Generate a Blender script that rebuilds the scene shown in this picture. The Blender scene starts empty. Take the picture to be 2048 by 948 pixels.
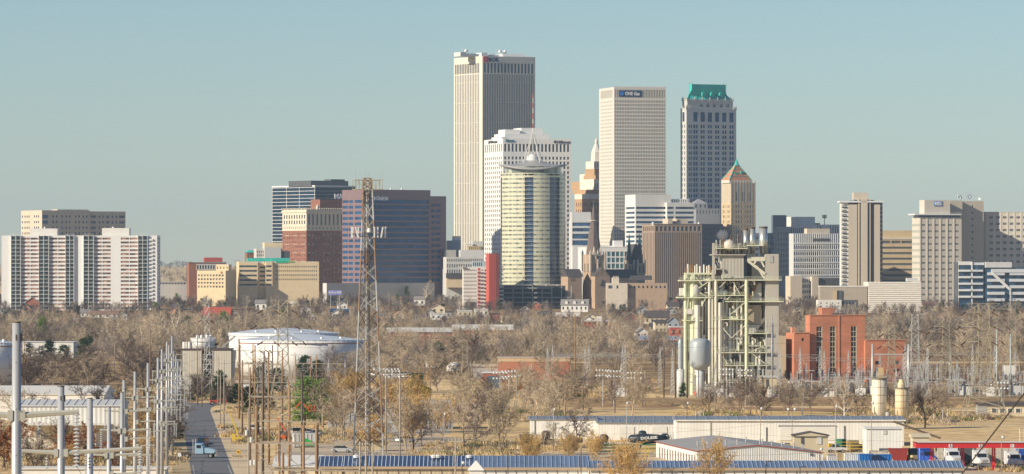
import bpy, bmesh, math, random
from mathutils import Vector, Matrix, noise as mnoise
random.seed(7)
R = math.radians
F = 9600.0; H = 40.0; V0 = 530.0          # focal length in photo pixels, eye height, horizon row
scene = bpy.context.scene
C = bpy.data.collections.new("scene"); scene.collection.children.link(C)
# ---------------- camera
cam = bpy.data.cameras.new("camera"); co = bpy.data.objects.new("camera", cam); C.objects.link(co)
co.location = (0, 0, H); co.rotation_euler = (R(90), 0, 0)
cam.sensor_width = 36; cam.lens = 36*F/2048; cam.shift_y = (V0-474)/2048
cam.clip_start = 5; cam.clip_end = 40000
scene.camera = co
# ---------------- sky, sun, exposure
SUN_AZ = 60.0; SUN_EL = 25.0              # sun to the left of and slightly behind the camera
w = bpy.data.worlds.new("World"); scene.world = w; w.use_nodes = True
nt = w.node_tree; bg = nt.nodes['Background']
sk = nt.nodes.new('ShaderNodeTexSky'); sk.sky_type = 'NISHITA'; sk.sun_disc = False
sk.sun_elevation = R(SUN_EL); sk.sun_rotation = R(180+SUN_AZ)
sk.altitude = 200; sk.air_density = 1.0; sk.dust_density = 0.0; sk.ozone_density = 5.3
nt.links.new(sk.outputs[0], bg.inputs[0]); bg.inputs[1].default_value = 0.080
sun = bpy.data.lights.new("sun", 'SUN'); sun.energy = 5.0; sun.angle = R(0.5); sun.color = (1, 0.875, 0.69)
so = bpy.data.objects.new("sun", sun); C.objects.link(so)
sd = Vector((math.sin(R(SUN_AZ))*math.cos(R(SUN_EL)), math.cos(R(SUN_AZ))*math.cos(R(SUN_EL)), -math.sin(R(SUN_EL))))
so.rotation_euler = sd.to_track_quat('-Z', 'Y').to_euler(); so.location = (-300, 0, 300)
scene.view_settings.view_transform = 'Standard'; scene.view_settings.look = 'None'
scene.view_settings.exposure = 0.30; scene.view_settings.gamma = 1.0
scene.cycles.max_bounces = 6; scene.cycles.volume_bounces = 0; scene.cycles.transparent_max_bounces = 8
scene.cycles.use_denoising = True
HAZE = 4.2e-5

# ---------------- placing
def X(u, Y): return (u-1024)*Y/F
def Z(v, Y): return H-(v-V0)*Y/F
def sm(t): t = max(0., min(1., t)); return t*t*(3-2*t)
def G(Y):
    if Y < 700: return 38.3*(1-min(1, max(0, Y)/700.))**2.0
    if Y < 2000: return 0.0
    if Y < 4000: return 10*sm((Y-2000)/2000)
    if Y < 6000: return 10+3*sm((Y-4000)/2000)
    return 13+23*sm((Y-6000)/3500)
def YV(v):                               # distance at which the ground lies on photo row v
    lo, hi = 700., 9000.
    for _ in range(40):
        m = (lo+hi)/2
        if V0+(H-G(m))*F/m > v: lo = m
        else: hi = m
    return lo

# ---------------- materials
MATS = {}
def mat(name, col, rough=0.7, metal=0.0, var=0.12, scale=0.35, bump=0.0, rnd=0.0, streak=False, spec=0.3, col2=None, stretch=None):
    if name in MATS: return MATS[name]
    m = bpy.data.materials.new(name); m.use_nodes = True; t = m.node_tree; b = t.nodes['Principled BSDF']
    b.inputs['Roughness'].default_value = rough; b.inputs['Metallic'].default_value = metal
    b.inputs['Specular IOR Level'].default_value = spec
    tc = t.nodes.new('ShaderNodeTexCoord'); src = tc.outputs['Object']
    if streak or stretch:
        mp = t.nodes.new('ShaderNodeMapping'); mp.inputs['Scale'].default_value = stretch or (1, 1, 0.12)
        t.links.new(src, mp.inputs[0]); src = mp.outputs[0]
    n = t.nodes.new('ShaderNodeTexNoise'); n.inputs['Scale'].default_value = scale; n.inputs['Detail'].default_value = 5
    n.inputs['Roughness'].default_value = 0.65
    t.links.new(src, n.inputs['Vector'])
    r = t.nodes.new('ShaderNodeValToRGB'); e = r.color_ramp.elements
    e[0].position = 0.30; e[1].position = 0.70
    c2 = col2 or tuple(min(1, c*(1+var)) for c in col)
    c1 = tuple(c*(1-var) for c in col)
    e[0].color = (*c1, 1); e[1].color = (*c2, 1)
    t.links.new(n.outputs['Fac'], r.inputs[0]); out = r.outputs[0]
    if rnd:
        oi = t.nodes.new('ShaderNodeObjectInfo'); hs = t.nodes.new('ShaderNodeHueSaturation')
        mr = t.nodes.new('ShaderNodeMapRange'); mr.inputs[3].default_value = 1-rnd; mr.inputs[4].default_value = 1+rnd
        t.links.new(oi.outputs['Random'], mr.inputs[0]); t.links.new(mr.outputs[0], hs.inputs['Value'])
        t.links.new(out, hs.inputs['Color']); out = hs.outputs[0]
    t.links.new(out, b.inputs['Base Color'])
    if bump:
        bp = t.nodes.new('ShaderNodeBump'); bp.inputs['Strength'].default_value = bump; bp.inputs['Distance'].default_value = 0.3
        t.links.new(n.outputs['Fac'], bp.inputs['Height']); t.links.new(bp.outputs[0], b.inputs['Normal'])
    MATS[name] = m; return m
def glass(name, col, rough=0.12, var=0.5, cell=(0.3, 0.3, 0.3), spec=0.6, metal=0.0):
    """opaque window glass; every pane of the grid gets its own tone (blinds, lights, tint)"""
    if name in MATS: return MATS[name]
    m = bpy.data.materials.new(name); m.use_nodes = True; t = m.node_tree; b = t.nodes['Principled BSDF']
    b.inputs['Roughness'].default_value = rough; b.inputs['Specular IOR Level'].default_value = spec; b.inputs['Metallic'].default_value = metal
    g = t.nodes.new('ShaderNodeNewGeometry'); mp = t.nodes.new('ShaderNodeMapping'); mp.inputs['Scale'].default_value = cell
    t.links.new(g.outputs['Position'], mp.inputs[0])
    vf = t.nodes.new('ShaderNodeVectorMath'); vf.operation = 'FLOOR'; t.links.new(mp.outputs[0], vf.inputs[0])
    wn = t.nodes.new('ShaderNodeTexWhiteNoise'); t.links.new(vf.outputs[0], wn.inputs['Vector'])
    r = t.nodes.new('ShaderNodeValToRGB'); e = r.color_ramp.elements
    e[0].position = 0.0; e[1].position = 1.0
    e[0].color = (*[c*(1-var) for c in col], 1); e[1].color = (*[min(1, c*(1+var*1.6)) for c in col], 1)
    t.links.new(wn.outputs['Value'], r.inputs[0]); t.links.new(r.outputs[0], b.inputs['Base Color'])
    MATS[name] = m; return m
def ribbed(name, col, period=0.9, depth=0.25, axis='X', rough=0.5, metal=0.0, contrast=0.12, rnd=0.0):
    """ribbed metal sheet: real bump ribs"""
    if name in MATS: return MATS[name]
    m = mat(name, col, rough, metal, var=0.10, scale=0.4, streak=True)
    t = m.node_tree; b = t.nodes['Principled BSDF']
    tc = t.nodes.new('ShaderNodeTexCoord'); wv = t.nodes.new('ShaderNodeTexWave'); wv.wave_type = 'BANDS'; wv.bands_direction = axis
    wv.inputs['Scale'].default_value = 0.314/period
    t.links.new(tc.outputs['Object'], wv.inputs['Vector'])
    bp = t.nodes.new('ShaderNodeBump'); bp.inputs['Strength'].default_value = 1.0; bp.inputs['Distance'].default_value = depth
    t.links.new(wv.outputs['Fac'], bp.inputs['Height']); t.links.new(bp.outputs[0], b.inputs['Normal'])
    return m

# ---------------- mesh building
class MB:
    def __init__(s): s.v = []; s.f = []
    def quad(s, a, b, c, d):
        n = len(s.v); s.v += [tuple(a), tuple(b), tuple(c), tuple(d)]; s.f.append((n, n+1, n+2, n+3))
    def tri(s, a, b, c):
        n = len(s.v); s.v += [tuple(a), tuple(b), tuple(c)]; s.f.append((n, n+1, n+2))
    def box(s, x0, x1, y0, y1, z0, z1):
        if x0 > x1: x0, x1 = x1, x0
        if y0 > y1: y0, y1 = y1, y0
        if z0 > z1: z0, z1 = z1, z0
        n = len(s.v)
        s.v += [(x0,y0,z0),(x1,y0,z0),(x1,y1,z0),(x0,y1,z0),(x0,y0,z1),(x1,y0,z1),(x1,y1,z1),(x0,y1,z1)]
        s.f += [(n,n+3,n+2,n+1),(n+4,n+5,n+6,n+7),(n,n+1,n+5,n+4),(n+1,n+2,n+6,n+5),(n+2,n+3,n+7,n+6),(n+3,n,n+4,n+7)]
        return s
    def tube(s, p, q, r0, r1=None, n=6, cap=True):
        r1 = r0 if r1 is None else r1
        p = Vector(p); q = Vector(q); d = q-p
        if d.length < 1e-6: return s
        d.normalize(); a = d.orthogonal().normalized(); b = d.cross(a); k = len(s.v)
        for P, r in ((p, r0), (q, r1)):
            for i in range(n):
                t = 2*math.pi*i/n; s.v.append(tuple(P+a*(r*math.cos(t))+b*(r*math.sin(t))))
        for i in range(n):
            j = (i+1) % n; s.f.append((k+i, k+j, k+n+j, k+n+i))
        if cap: s.f.append(tuple(k+i for i in reversed(range(n)))); s.f.append(tuple(k+n+i for i in range(n)))
        return s
    def beam(s, p, q, wd=0.15): return s.tube(p, q, wd*0.7, wd*0.7, 4)
    def lathe(s, prof, n=24, cx=0, cy=0, z=0):
        k = len(s.v)
        for (r, h) in prof:
            for i in range(n):
                t = 2*math.pi*i/n; s.v.append((cx+r*math.cos(t), cy+r*math.sin(t), z+h))
        for a in range(len(prof)-1):
            for i in range(n):
                j = (i+1) % n; s.f.append((k+a*n+i, k+a*n+j, k+(a+1)*n+j, k+(a+1)*n+i))
        s.f.append(tuple(k+i for i in reversed(range(n)))); m = k+(len(prof)-1)*n; s.f.append(tuple(m+i for i in range(n)))
        return s
    def prism(s, poly, z0, z1):
        n = len(poly); k = len(s.v)
        s.v += [(x, y, z0) for x, y in poly]+[(x, y, z1) for x, y in poly]
        s.f.append(tuple(k+i for i in reversed(range(n)))); s.f.append(tuple(k+n+i for i in range(n)))
        for i in range(n): j = (i+1) % n; s.f.append((k+i, k+j, k+n+j, k+n+i))
        return s
    def frus(s, p0, z0, p1, z1):          # polygon p0 at z0 joined to polygon p1 at z1
        n = len(p0); k = len(s.v)
        s.v += [(x, y, z0) for x, y in p0]+[(x, y, z1) for x, y in p1]
        s.f.append(tuple(k+i for i in reversed(range(n)))); s.f.append(tuple(k+n+i for i in range(n)))
        for i in range(n): j = (i+1) % n; s.f.append((k+i, k+j, k+n+j, k+n+i))
        return s
    def profx(s, prof, x0, x1):           # profile of (y,z) swept along x
        n = len(prof); k = len(s.v)
        s.v += [(x0, y, z) for y, z in prof]+[(x1, y, z) for y, z in prof]
        s.f.append(tuple(k+i for i in range(n))); s.f.append(tuple(k+n+i for i in reversed(range(n))))
        for i in range(n): j = (i+1) % n; s.f.append((k+j, k+i, k+n+i, k+n+j))
        return s
    def profy(s, prof, y0, y1):           # profile of (x,z) swept along y
        n = len(prof); k = len(s.v)
        s.v += [(x, y0, z) for x, z in prof]+[(x, y1, z) for x, z in prof]
        s.f.append(tuple(k+i for i in reversed(range(n)))); s.f.append(tuple(k+n+i for i in range(n)))
        for i in range(n): j = (i+1) % n; s.f.append((k+i, k+j, k+n+j, k+n+i))
        return s
    def grille(s, p, q, r0, n): pass
    def mesh(s, name, m, smooth=False):
        me = bpy.data.meshes.new(name); me.from_pydata(s.v, [], s.f); me.update()
        if m: me.materials.append(m)
        if smooth: me.shade_smooth()
        return me
    def build(s, name, m, parent=None, smooth=False, label=None):
        me = s.mesh(name, m, smooth); o = bpy.data.objects.new(name, me); C.objects.link(o)
        if parent: o.parent = parent
        if label: o['label'] = label
        return o
def tag(o, label=None, cat=None, group=None, kind=None):
    if label: o['label'] = label
    if cat: o['category'] = cat
    if group: o['group'] = group
    if kind: o['kind'] = kind
    return o
def thing(name, label, cat, loc, rz=0, group=None):
    o = bpy.data.objects.new(name, None); C.objects.link(o); o.location = loc; o.rotation_euler = (0, 0, rz)
    o.empty_display_size = 1
    return tag(o, label, cat, group)
def inst(name, me, parent, loc=(0,0,0), rot=(0,0,0), sc=(1,1,1)):
    o = bpy.data.objects.new(name, me); C.objects.link(o); o.parent = parent
    o.location = loc; o.rotation_euler = rot; o.scale = sc; return o
def kids(o): return [c for c in list(C.objects) if c.parent == o]
def copy_thing(parts, root, loc, rz=0, sc=1.0, label=None, group=None):
    """parts: list of (object, index of parent in list or -1 for root)"""
    r = root.copy(); C.objects.link(r); r.location = loc; r.rotation_euler = (0, 0, rz); r.scale = (sc, sc, sc)
    if label: r['label'] = label
    if group: r['group'] = group
    new = []
    for o, pi in parts:
        c = o.copy(); C.objects.link(c); c.parent = r if pi < 0 else new[pi]; new.append(c)
    return r
_tc = {}
def text(s, name, m, parent, loc, rot, height, width=None, depth=0.05, bold=False):
    cu = bpy.data.curves.new(name, 'FONT'); cu.body = s; cu.size = 1; cu.extrude = depth; cu.align_x = 'LEFT'
    if bold: cu.offset = 0.03
    cu.resolution_u = 2
    tmp = bpy.data.objects.new(name, cu); C.objects.link(tmp)
    bpy.context.view_layer.update()
    me = bpy.data.meshes.new_from_object(tmp.evaluated_get(bpy.context.evaluated_depsgraph_get()))
    bpy.data.objects.remove(tmp); me.name = name
    xs = [v.co.x for v in me.vertices]; ys = [v.co.y for v in me.vertices]
    x0, x1, y0, y1 = min(xs), max(xs), min(ys), max(ys); k = height/(y1-y0); kx = (width/(x1-x0)) if width else k
    for v in me.vertices: v.co.x = (v.co.x-x0)*kx; v.co.y = (v.co.y-y0)*k
    me.materials.clear(); me.materials.append(m)
    return inst(name, me, parent, loc, rot)

# ---------------- facades
def facade(wall, panes, o, d, W, z0, z1, bands, depth=0.5):
    """wall from point o along unit d, outward normal (d.y,-d.x); bands = [(za,zb,[(xa,xb)..],[(wa,wb)..])]"""
    n = (d[1], -d[0])
    def P(x, z, dp=0): return (o[0]+d[0]*x-n[0]*dp, o[1]+d[1]*x-n[1]*dp, z)
    def q(xa, xb, za, zb): wall.quad(P(xa, za), P(xb, za), P(xb, zb), P(xa, zb))
    cur = z0
    for (za, zb, xs, zs) in sorted(bands, key=lambda b: b[0]):
        za = max(za, cur); zb = min(zb, z1)
        if zb-za < 0.05: continue
        if za > cur+1e-4: q(0, W, cur, za)
        xs = [(max(0, a), min(W, b)) for a, b in xs]; zs = sorted(zs)
        c2 = za
        for (wa, wb) in zs:
            wa = max(wa, za); wb = min(wb, zb)
            if wb-wa < 0.03: continue
            if wa > c2+1e-4: q(0, W, c2, wa)
            cx = 0
            for (xa, xb) in xs:
                if xa > cx+1e-4: q(cx, xa, wa, wb)
                for A, B in (((xa, wa), (xb, wa)), ((xb, wa), (xb, wb)), ((xb, wb), (xa, wb)), ((xa, wb), (xa, wa))):
                    wall.quad(P(A[0], A[1]), P(A[0], A[1], depth), P(B[0], B[1], depth), P(B[0], B[1]))
                panes.append((P(xa, wa, depth), (d[0], d[1]), xb-xa, wb-wa)); cx = xb
            if cx < W-1e-4: q(cx, W, wa, wb)
            c2 = wb
        if c2 < zb-1e-4: q(0, W, c2, zb)
        cur = zb
    if cur < z1-1e-4: q(0, W, cur, z1)
_pm = {}
NPART = [0]
def put_panes(panes, m, parent, name='window', limit=90):
    """the largest panes each as a part of its own, the rest as one"""
    panes = sorted(panes, key=lambda p: (-round(p[2]*p[3], 1), -p[0][2]))
    for (p, d, w_, h_) in panes[:limit]:
        key = (round(w_, 2), round(h_, 2), m.name, name)
        if key not in _pm:
            b = MB(); b.quad((-.02, 0, -.02), (w_+.02, 0, -.02), (w_+.02, 0, h_+.02), (-.02, 0, h_+.02)); _pm[key] = b.mesh(name, m)
        inst(name, _pm[key], parent, p, (0, 0, math.atan2(d[1], d[0]))); NPART[0] += 1
    rest = panes[limit:]
    if rest:
        b = MB()
        for (p, d, w_, h_) in rest:
            a = (p[0], p[1], p[2]); c = (p[0]+d[0]*w_, p[1]+d[1]*w_, p[2])
            b.quad(a, c, (c[0], c[1], c[2]+h_), (a[0], a[1], a[2]+h_))
        o = b.build(name+'s', m, parent); tag(o, kind='stuff')
class Bld:
    """a building: corner (photo column uC) between its front and its side; theta = turn of the front away from the camera"""
    def __init__(s, name, label, uC, Y, th, cat='building', group=None, base=None):
        s.Y = Y; s.s = F/Y; s.uC = uC; al = math.atan((uC-1024)/F)
        s.base = G(Y)-0.6 if base is None else base
        s.cs = math.cos(R(th)); s.sn = math.sin(R(th)) if abs(th) > 0.5 else 0.02
        s.t = thing(name, label, cat, (X(uC, Y), Y, s.base), R(th)-al, group)
        s.panes = {}
    def z(s, v): return Z(v, s.Y)-s.base
    def L(s, px): return px/s.s/s.cs          # px along the front -> metres
    def D(s, px): return px/s.s/abs(s.sn)
    def ivs(s, W, unit, n, frac, mL=0, mR=0):
        a = mL*unit; b = W-mR*unit; p = (b-a)/n
        return [(a+p*(i+.5-frac/2), a+p*(i+.5+frac/2)) for i in range(n)]
    def bands(s, spec, W, unit):
        out = []
        for b in spec or []:
            vt, vb, nr, hf, n, fr = b[:6]; mL = b[6] if len(b) > 6 else 0; mR = b[7] if len(b) > 7 else 0
            za, zb = s.z(vb), s.z(vt); p = (zb-za)/nr
            zs = [(za+p*(i+.5-hf/2), za+p*(i+.5+hf/2)) for i in range(nr)]
            if isinstance(n, list): xs = [(x0*unit, x1*unit) for x0, x1 in n]
            else: xs = s.ivs(W, unit, n, fr, mL, mR)
            out.append((za, zb, xs, zs))
        return out
    def blk(s, wm, uC, uR, vt, vb=None, dep=None, uL=None, y0=0.0, front=None, side=None, gm=None, name='wall', wname='window',
            depth=0.5, limit=90, cope=0.0, copem=None, rside=None, back=None, label=None, parent=None):
        z0 = 0 if vb is None else s.z(vb); z1 = s.z(vt)
        W = s.L(uR-uC); x0 = ((uC-s.uC)/s.s + y0*s.sn)/s.cs
        D = dep if dep is not None else s.D(uC-uL)
        b = MB(); pn = []
        fb = s.bands(front, W, 1/s.s/s.cs)
        facade(b, pn, (x0, y0), (1, 0), W, z0, z1, fb, depth)
        us = 1/s.s/abs(s.sn) if dep is None else D/max(1e-3, (uC-uL) if uL is not None else D)
        if s.sn >= 0:
            facade(b, pn, (x0, y0+D), (0, -1), D, z0, z1, s.bands(side, D, us), depth)
            facade(b, pn, (x0+W, y0), (0, 1), D, z0, z1, s.bands(rside, D, us), depth)
        else:
            facade(b, pn, (x0+W, y0), (0, 1), D, z0, z1, s.bands(side, D, us), depth)
            facade(b, pn, (x0, y0+D), (0, -1), D, z0, z1, s.bands(rside, D, us), depth)
        facade(b, pn, (x0+W, y0+D), (-1, 0), W, z0, z1, s.bands(back, W, 1/s.s/s.cs), depth)
        e = 0.35
        if z1-z0 > 6 and W > 6 and D > 6:   # parapet with a sunken roof
            rz = z1-0.9
            I = [(x0+e, y0+e), (x0+W-e, y0+e), (x0+W-e, y0+D-e), (x0+e, y0+D-e)]; O = [(x0, y0), (x0+W, y0), (x0+W, y0+D), (x0, y0+D)]
            for i in range(4):
                j = (i+1) % 4; b.quad((*O[i], z1), (*O[j], z1), (*I[j], z1), (*I[i], z1)); b.quad((*I[i], z1), (*I[j], z1), (*I[j], rz), (*I[i], rz))
            b.quad((*I[0], rz), (*I[1], rz), (*I[2], rz), (*I[3], rz))
        else: b.quad((x0, y0, z1), (x0+W, y0, z1), (x0+W, y0+D, z1), (x0, y0+D, z1))
        if vb is not None: b.quad((x0, y0+D, z0), (x0+W, y0+D, z0), (x0+W, y0, z0), (x0, y0, z0))
        o = b.build(name, wm, parent or s.t, label=label)
        if pn: put_panes(pn, gm, parent or s.t, wname, limit)
        if cope:
            c = MB(); k = 0.25; c.box(x0-k, x0+W+k, y0-k, y0+D+k, z1+.004, z1+cope)
            c.build('roof_edge', copem or wm, parent or s.t)
        s.last = (x0, y0, W, D, z0, z1); return o
    def box(s, m, u0, u1, vt, vb, y0, y1, name, label=None):
        x0 = ((u0-s.uC)/s.s + y0*s.sn)/s.cs; x1 = x0+s.L(u1-u0)
        return MB().box(x0, x1, y0, y1, s.z(vb), s.z(vt)).build(name, m, s.t, label=label)
    def mast(s, m, u, vt, vb, y0=5, r=0.12, name='antenna'):
        x0 = ((u-s.uC)/s.s + y0*s.sn)/s.cs
        return MB().tube((x0, y0, s.z(vb)), (x0, y0, s.z(vt)), r, r*.5, 5).build(name, m, s.t)
    def pt(s, u, v, y0=0): return (((u-s.uC)/s.s + y0*s.sn)/s.cs, y0, s.z(v))
# ================= ground, far hills, haze
M_dry = mat('dry_grass', (0.66, 0.455, 0.22), 0.95, var=0.20, scale=0.02, col2=(0.86, 0.64, 0.345), spec=0.05)
def fine(m, sc, amt):                     # a second, finer layer of mottling
    t = m.node_tree; b = t.nodes['Principled BSDF']; l = b.inputs['Base Color'].links[0].from_socket
    n = t.nodes.new('ShaderNodeTexNoise'); n.inputs['Scale'].default_value = sc; n.inputs['Detail'].default_value = 6
    tc = t.nodes.new('ShaderNodeTexCoord'); t.links.new(tc.outputs['Object'], n.inputs['Vector'])
    mr = t.nodes.new('ShaderNodeMapRange'); mr.inputs[1].default_value = 0.3; mr.inputs[2].default_value = 0.7
    mr.inputs[3].default_value = 1-amt; mr.inputs[4].default_value = 1+amt; t.links.new(n.outputs['Fac'], mr.inputs[0])
    hs = t.nodes.new('ShaderNodeHueSaturation'); t.links.new(mr.outputs[0], hs.inputs['Value']); t.links.new(l, hs.inputs['Color'])
    t.links.new(hs.outputs[0], b.inputs['Base Color'])
fine(M_dry, 0.25, 0.35)
M_earth = mat('leaf_litter', (0.36, 0.245, 0.13), 0.95, var=0.35, scale=0.05, spec=0.05); fine(M_earth, 0.6, 0.4)
b = MB(); ys = [-200, -60, 0]+[i*35 for i in range(1, 21)]+[900, 1400, 2000]+[2000+i*125 for i in range(1, 17)]+[4250+i*250 for i in range(24)]+[11000, 14000]
xsg = [-4000, -900, -300, 0, 300, 900, 4000]
for Yy in ys:
    for xx in xsg: b.v.append((xx, Yy, G(Yy)))
nx = len(xsg)
for j in range(len(ys)-1):
    for i in range(nx-1): k = j*nx+i; b.f.append((k, k+1, k+nx+1, k+nx))
tag(b.build('ground', M_dry), kind='structure')
def sheet(name, pts, m, dz, kind='structure'):
    """flat patch on the level ground; pts are photo (u, v) or world (x, y) when v < 0"""
    b = MB(); w_ = [(X(u, YV(v)), YV(v)) for u, v in pts]
    n = len(w_); b.v = [(x, y, 0) for x, y in w_]; b.f = [tuple(range(n))]
    o = b.build(name, m); o.location.z = dz; return tag(o, kind=kind)
sheet('woodland_floor', [(-200, 812), (340, 812), (480, 790), (640, 770), (900, 758), (1130, 762), (1330, 790), (1560, 790), (2300, 800), (2300, 726), (-200, 726)], M_earth, 0.012)
b = MB()
yy = [1990+i*50 for i in range(46)]
for Yy in yy:
    for xx in (-2000, -400, 0, 400, 2000): b.v.append((xx, Yy, G(Yy)+0.06))
for j in range(len(yy)-1):
    for i in range(4): k = j*5+i; b.f.append((k, k+1, k+6, k+5))
tag(b.build('hillside_floor', M_earth), kind='structure')
hz = MB().box(-4300, 4300, -260, 14300, -1.5, 226)
m = bpy.data.materials.new('haze'); m.use_nodes = True; t = m.node_tree; t.nodes.remove(t.nodes['Principled BSDF'])
pv = t.nodes.new('ShaderNodeVolumePrincipled'); pv.inputs['Color'].default_value = (0.62, 0.82, 1.0, 1); pv.inputs['Density'].default_value = HAZE
pv.inputs['Anisotropy'].default_value = 0.1
t.links.new(pv.outputs[0], t.nodes['Material Output'].inputs['Volume'])
tag(hz.build('haze', m), 'thin blue haze in the air between the near fields and downtown', None, kind='stuff')

# ================= downtown materials
cream = mat('cream_stone', (0.66, 0.62, 0.52), 0.8, var=0.06, scale=0.15, streak=True)
warmwhite = mat('white_concrete', (0.72, 0.695, 0.63), 0.75, var=0.05, scale=0.15, streak=True)
white = mat('white_panel', (0.74, 0.735, 0.71), 0.6, var=0.05, scale=0.2, streak=True)
limest = mat('limestone', (0.56, 0.55, 0.51), 0.8, var=0.08, scale=0.12, streak=True)
beige = mat('beige_concrete', (0.60, 0.52, 0.40), 0.8, var=0.07, scale=0.12, streak=True)
tan = mat('tan_brick', (0.52, 0.40, 0.23), 0.85, var=0.09, scale=0.2)
yellow = mat('yellow_brick', (0.74, 0.60, 0.38), 0.85, var=0.07, scale=0.2)
redbrick = mat('dark_red_brick', (0.30, 0.13, 0.085), 0.85, var=0.15, scale=0.3)
orangebrick = mat('orange_brick', (0.50, 0.185, 0.095), 0.85, var=0.10, scale=0.3)
redpaint = mat('red_panel', (0.50, 0.10, 0.07), 0.6, var=0.08, scale=0.3)
pinkgran = mat('pink_granite', (0.225, 0.15, 0.155), 0.45, var=0.08, scale=0.2)
grey = mat('grey_concrete', (0.42, 0.41, 0.38), 0.8, var=0.10, scale=0.2, streak=True)
lgrey = mat('light_grey_panel', (0.60, 0.60, 0.58), 0.6, var=0.06, scale=0.2, streak=True)
dgrey = mat('dark_grey_panel', (0.10, 0.105, 0.11), 0.5, var=0.10, scale=0.2)
bluegl = glass('dark_blue_glass', (0.022, 0.06, 0.13), spec=.8)
winL = glass('office_glass', (0.045, 0.060, 0.080), var=0.6)
winW = glass('curtained_glass', (0.16, 0.15, 0.13), rough=0.3, var=0.8, cell=(.25, .25, .34))
tealgl = glass('teal_glass', (0.05, 0.13, 0.15), var=0.5)
navyg = glass('navy_glass', (.016, .07, .17), spec=.35, rough=.2, var=.35)
deepg = glass('deep_glass', (.010, .028, .055), spec=.3, rough=.2, var=.3)
copper = mat('green_copper', (0.05, 0.50, 0.42), 0.6, var=0.18, scale=0.3, streak=True)
slate = mat('dark_slate', (0.085, 0.075, 0.075), 0.75, var=0.2, scale=0.4)
steelw = mat('painted_steel', (0.62, 0.63, 0.62), 0.5, var=0.05)
black = mat('black_sign', (0.02, 0.02, 0.025), 0.5, var=0.0)
Pm = {}
# ================= BOK: the tallest tower
B = Bld('office_tower', 'tallest tower, cream concrete with fine vertical ribs, dark crown windows and a round red sign', 965, 4050, 28)
sp_f = lambda nf: [(125.5, 145.5, 1, 1.0, nf, .62, 1.5, 2.5), (147.5, 640, 1, 1.0, nf*2, .56, 1.5, 2.5)]
B.blk(cream, 965, 1071, 112, uL=907, front=sp_f(15), side=[(125.5, 145.5, 1, 1, 15, .62, 2, 6), (147.5, 640, 1, 1, 15, .40, 2, 6)], gm=bluegl, wname='window_strip', depth=1.0)
x0, y0, W, D, z0, z1 = B.last
b = MB()                                   # floor joints of the rib panels: thin proud courses
for i in range(10): zz = z1-22-i*17; b.box(-.06, W+.06, -.06, 0, zz, zz+.25); b.box(-.06, 0, 0, D, zz, zz+.25)
b.build('panel_joint', cream, B.t)
B.box(lgrey, 921, 932, 103.5, 112, 12, 24, 'penthouse'); B.box(lgrey, 932, 962, 106, 112, 14, 26, 'screen_wall')
B.box(white, 963, 975, 104, 112, 10, 20, 'penthouse'); B.box(lgrey, 978, 1008, 107, 112, 14, 26, 'screen_wall')
p = B.pt(1006, 105.5, 8)
b = MB(); xa, xb, zt, zb_ = p[0], p[0]+B.L(52), B.z(105), B.z(112)
b.frus([(xa-2, 3), (xb, 3), (xb, 25), (xa-2, 25)], zb_, [(xa+1, 12), (xb-4, 12), (xb-4, 22), (xa+1, 22)], zt); b.build('sloped_roof', lgrey, B.t)
for u, vt in ((924, 94), (944, 96), (967, 93), (992, 92), (1000, 98), (936, 97), (1013, 101)): B.mast(steelw, u, vt, 112, 14, .18)
for u in (932, 1000, 1010):
    q = B.pt(u, 101, 14); MB().lathe([(.3, -1.6), (1.5, -.6), (1.7, .4), (.8, 1.4), (.1, 1.7)], 10, q[0], q[1], q[2]).build('radome', white, B.t, True)
logored = mat('sign_red', (0.62, 0.03, 0.07), 0.5, var=0.0); signblue = mat('sign_navy', (0.015, 0.05, 0.14), 0.5, var=0.0)
q = B.pt(971.5, 118.5, 0); b = MB()
for i in range(24):
    a0, a1 = 2*math.pi*i/24, 2*math.pi*(i+1)/24
    for r0, r1 in ((1.0, 2.5),):
        P = [(q[0]+r*math.cos(a), -0.5, q[2]+r*math.sin(a)) for r, a in ((r0, a0), (r1, a0), (r1, a1), (r0, a1))]
        Q = [(x, -.05, z) for x, y, z in P]; b.quad(P[3], P[2], P[1], P[0]); b.quad(P[1], P[2], Q[2], Q[1]); b.quad(P[0], Q[0], Q[3], P[3])
b.build('round_emblem', logored, B.t)
q = B.pt(977.5, 123, 0); text('BOK', 'sign_letters', signblue, B.t, (q[0], -.3, q[2]), (R(90), 0, 0), 3.6, B.L(21), .15, True)
# ================= JP Morgan
B = Bld('office_tower', 'white square gridded office tower with stepped penthouse standing behind the round glass tower', 1006, 3920, 16)
fr = [(287.5, 303, 1, 1.0, 18, .60, 1, 2.5), (311, 560, 26, .60, 18, .55, 1, 2.5)]
sd_ = [(287.5, 303, 1, 1.0, 9, .5, 1, 1), (311, 560, 26, .58, 9, .52, 1, 1)]
B.blk(white, 1006, 1143, 277, uL=967.5, front=fr, side=sd_, gm=winL, depth=.9, limit=90)
B.blk(white, 1003, 1010, 273, 277, dep=30, y0=6, name='penthouse'); B.blk(white, 1010, 1100, 266.5, 277, dep=32, y0=8, name='penthouse')
B.blk(white, 1010, 1040, 258, 266.5, dep=20, y0=12, name='penthouse'); B.blk(white, 1043, 1086, 254.5, 266.5, dep=24, y0=14, name='penthouse')
B.mast(steelw, 1078, 240, 255, 18, .1); B.mast(steelw, 1071, 243, 255, 18, .1); B.mast(steelw, 1100, 260, 276, 18, .1)
q = B.pt(1010, 285.5, 0); text('Airgas', 'sign_letters', mat('sign_teal', (0.0, 0.13, 0.2), .5, var=0), B.t, (q[0], -.35, q[2]), (R(90), 0, 0), 3.0, B.L(19), .12, True)
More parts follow.
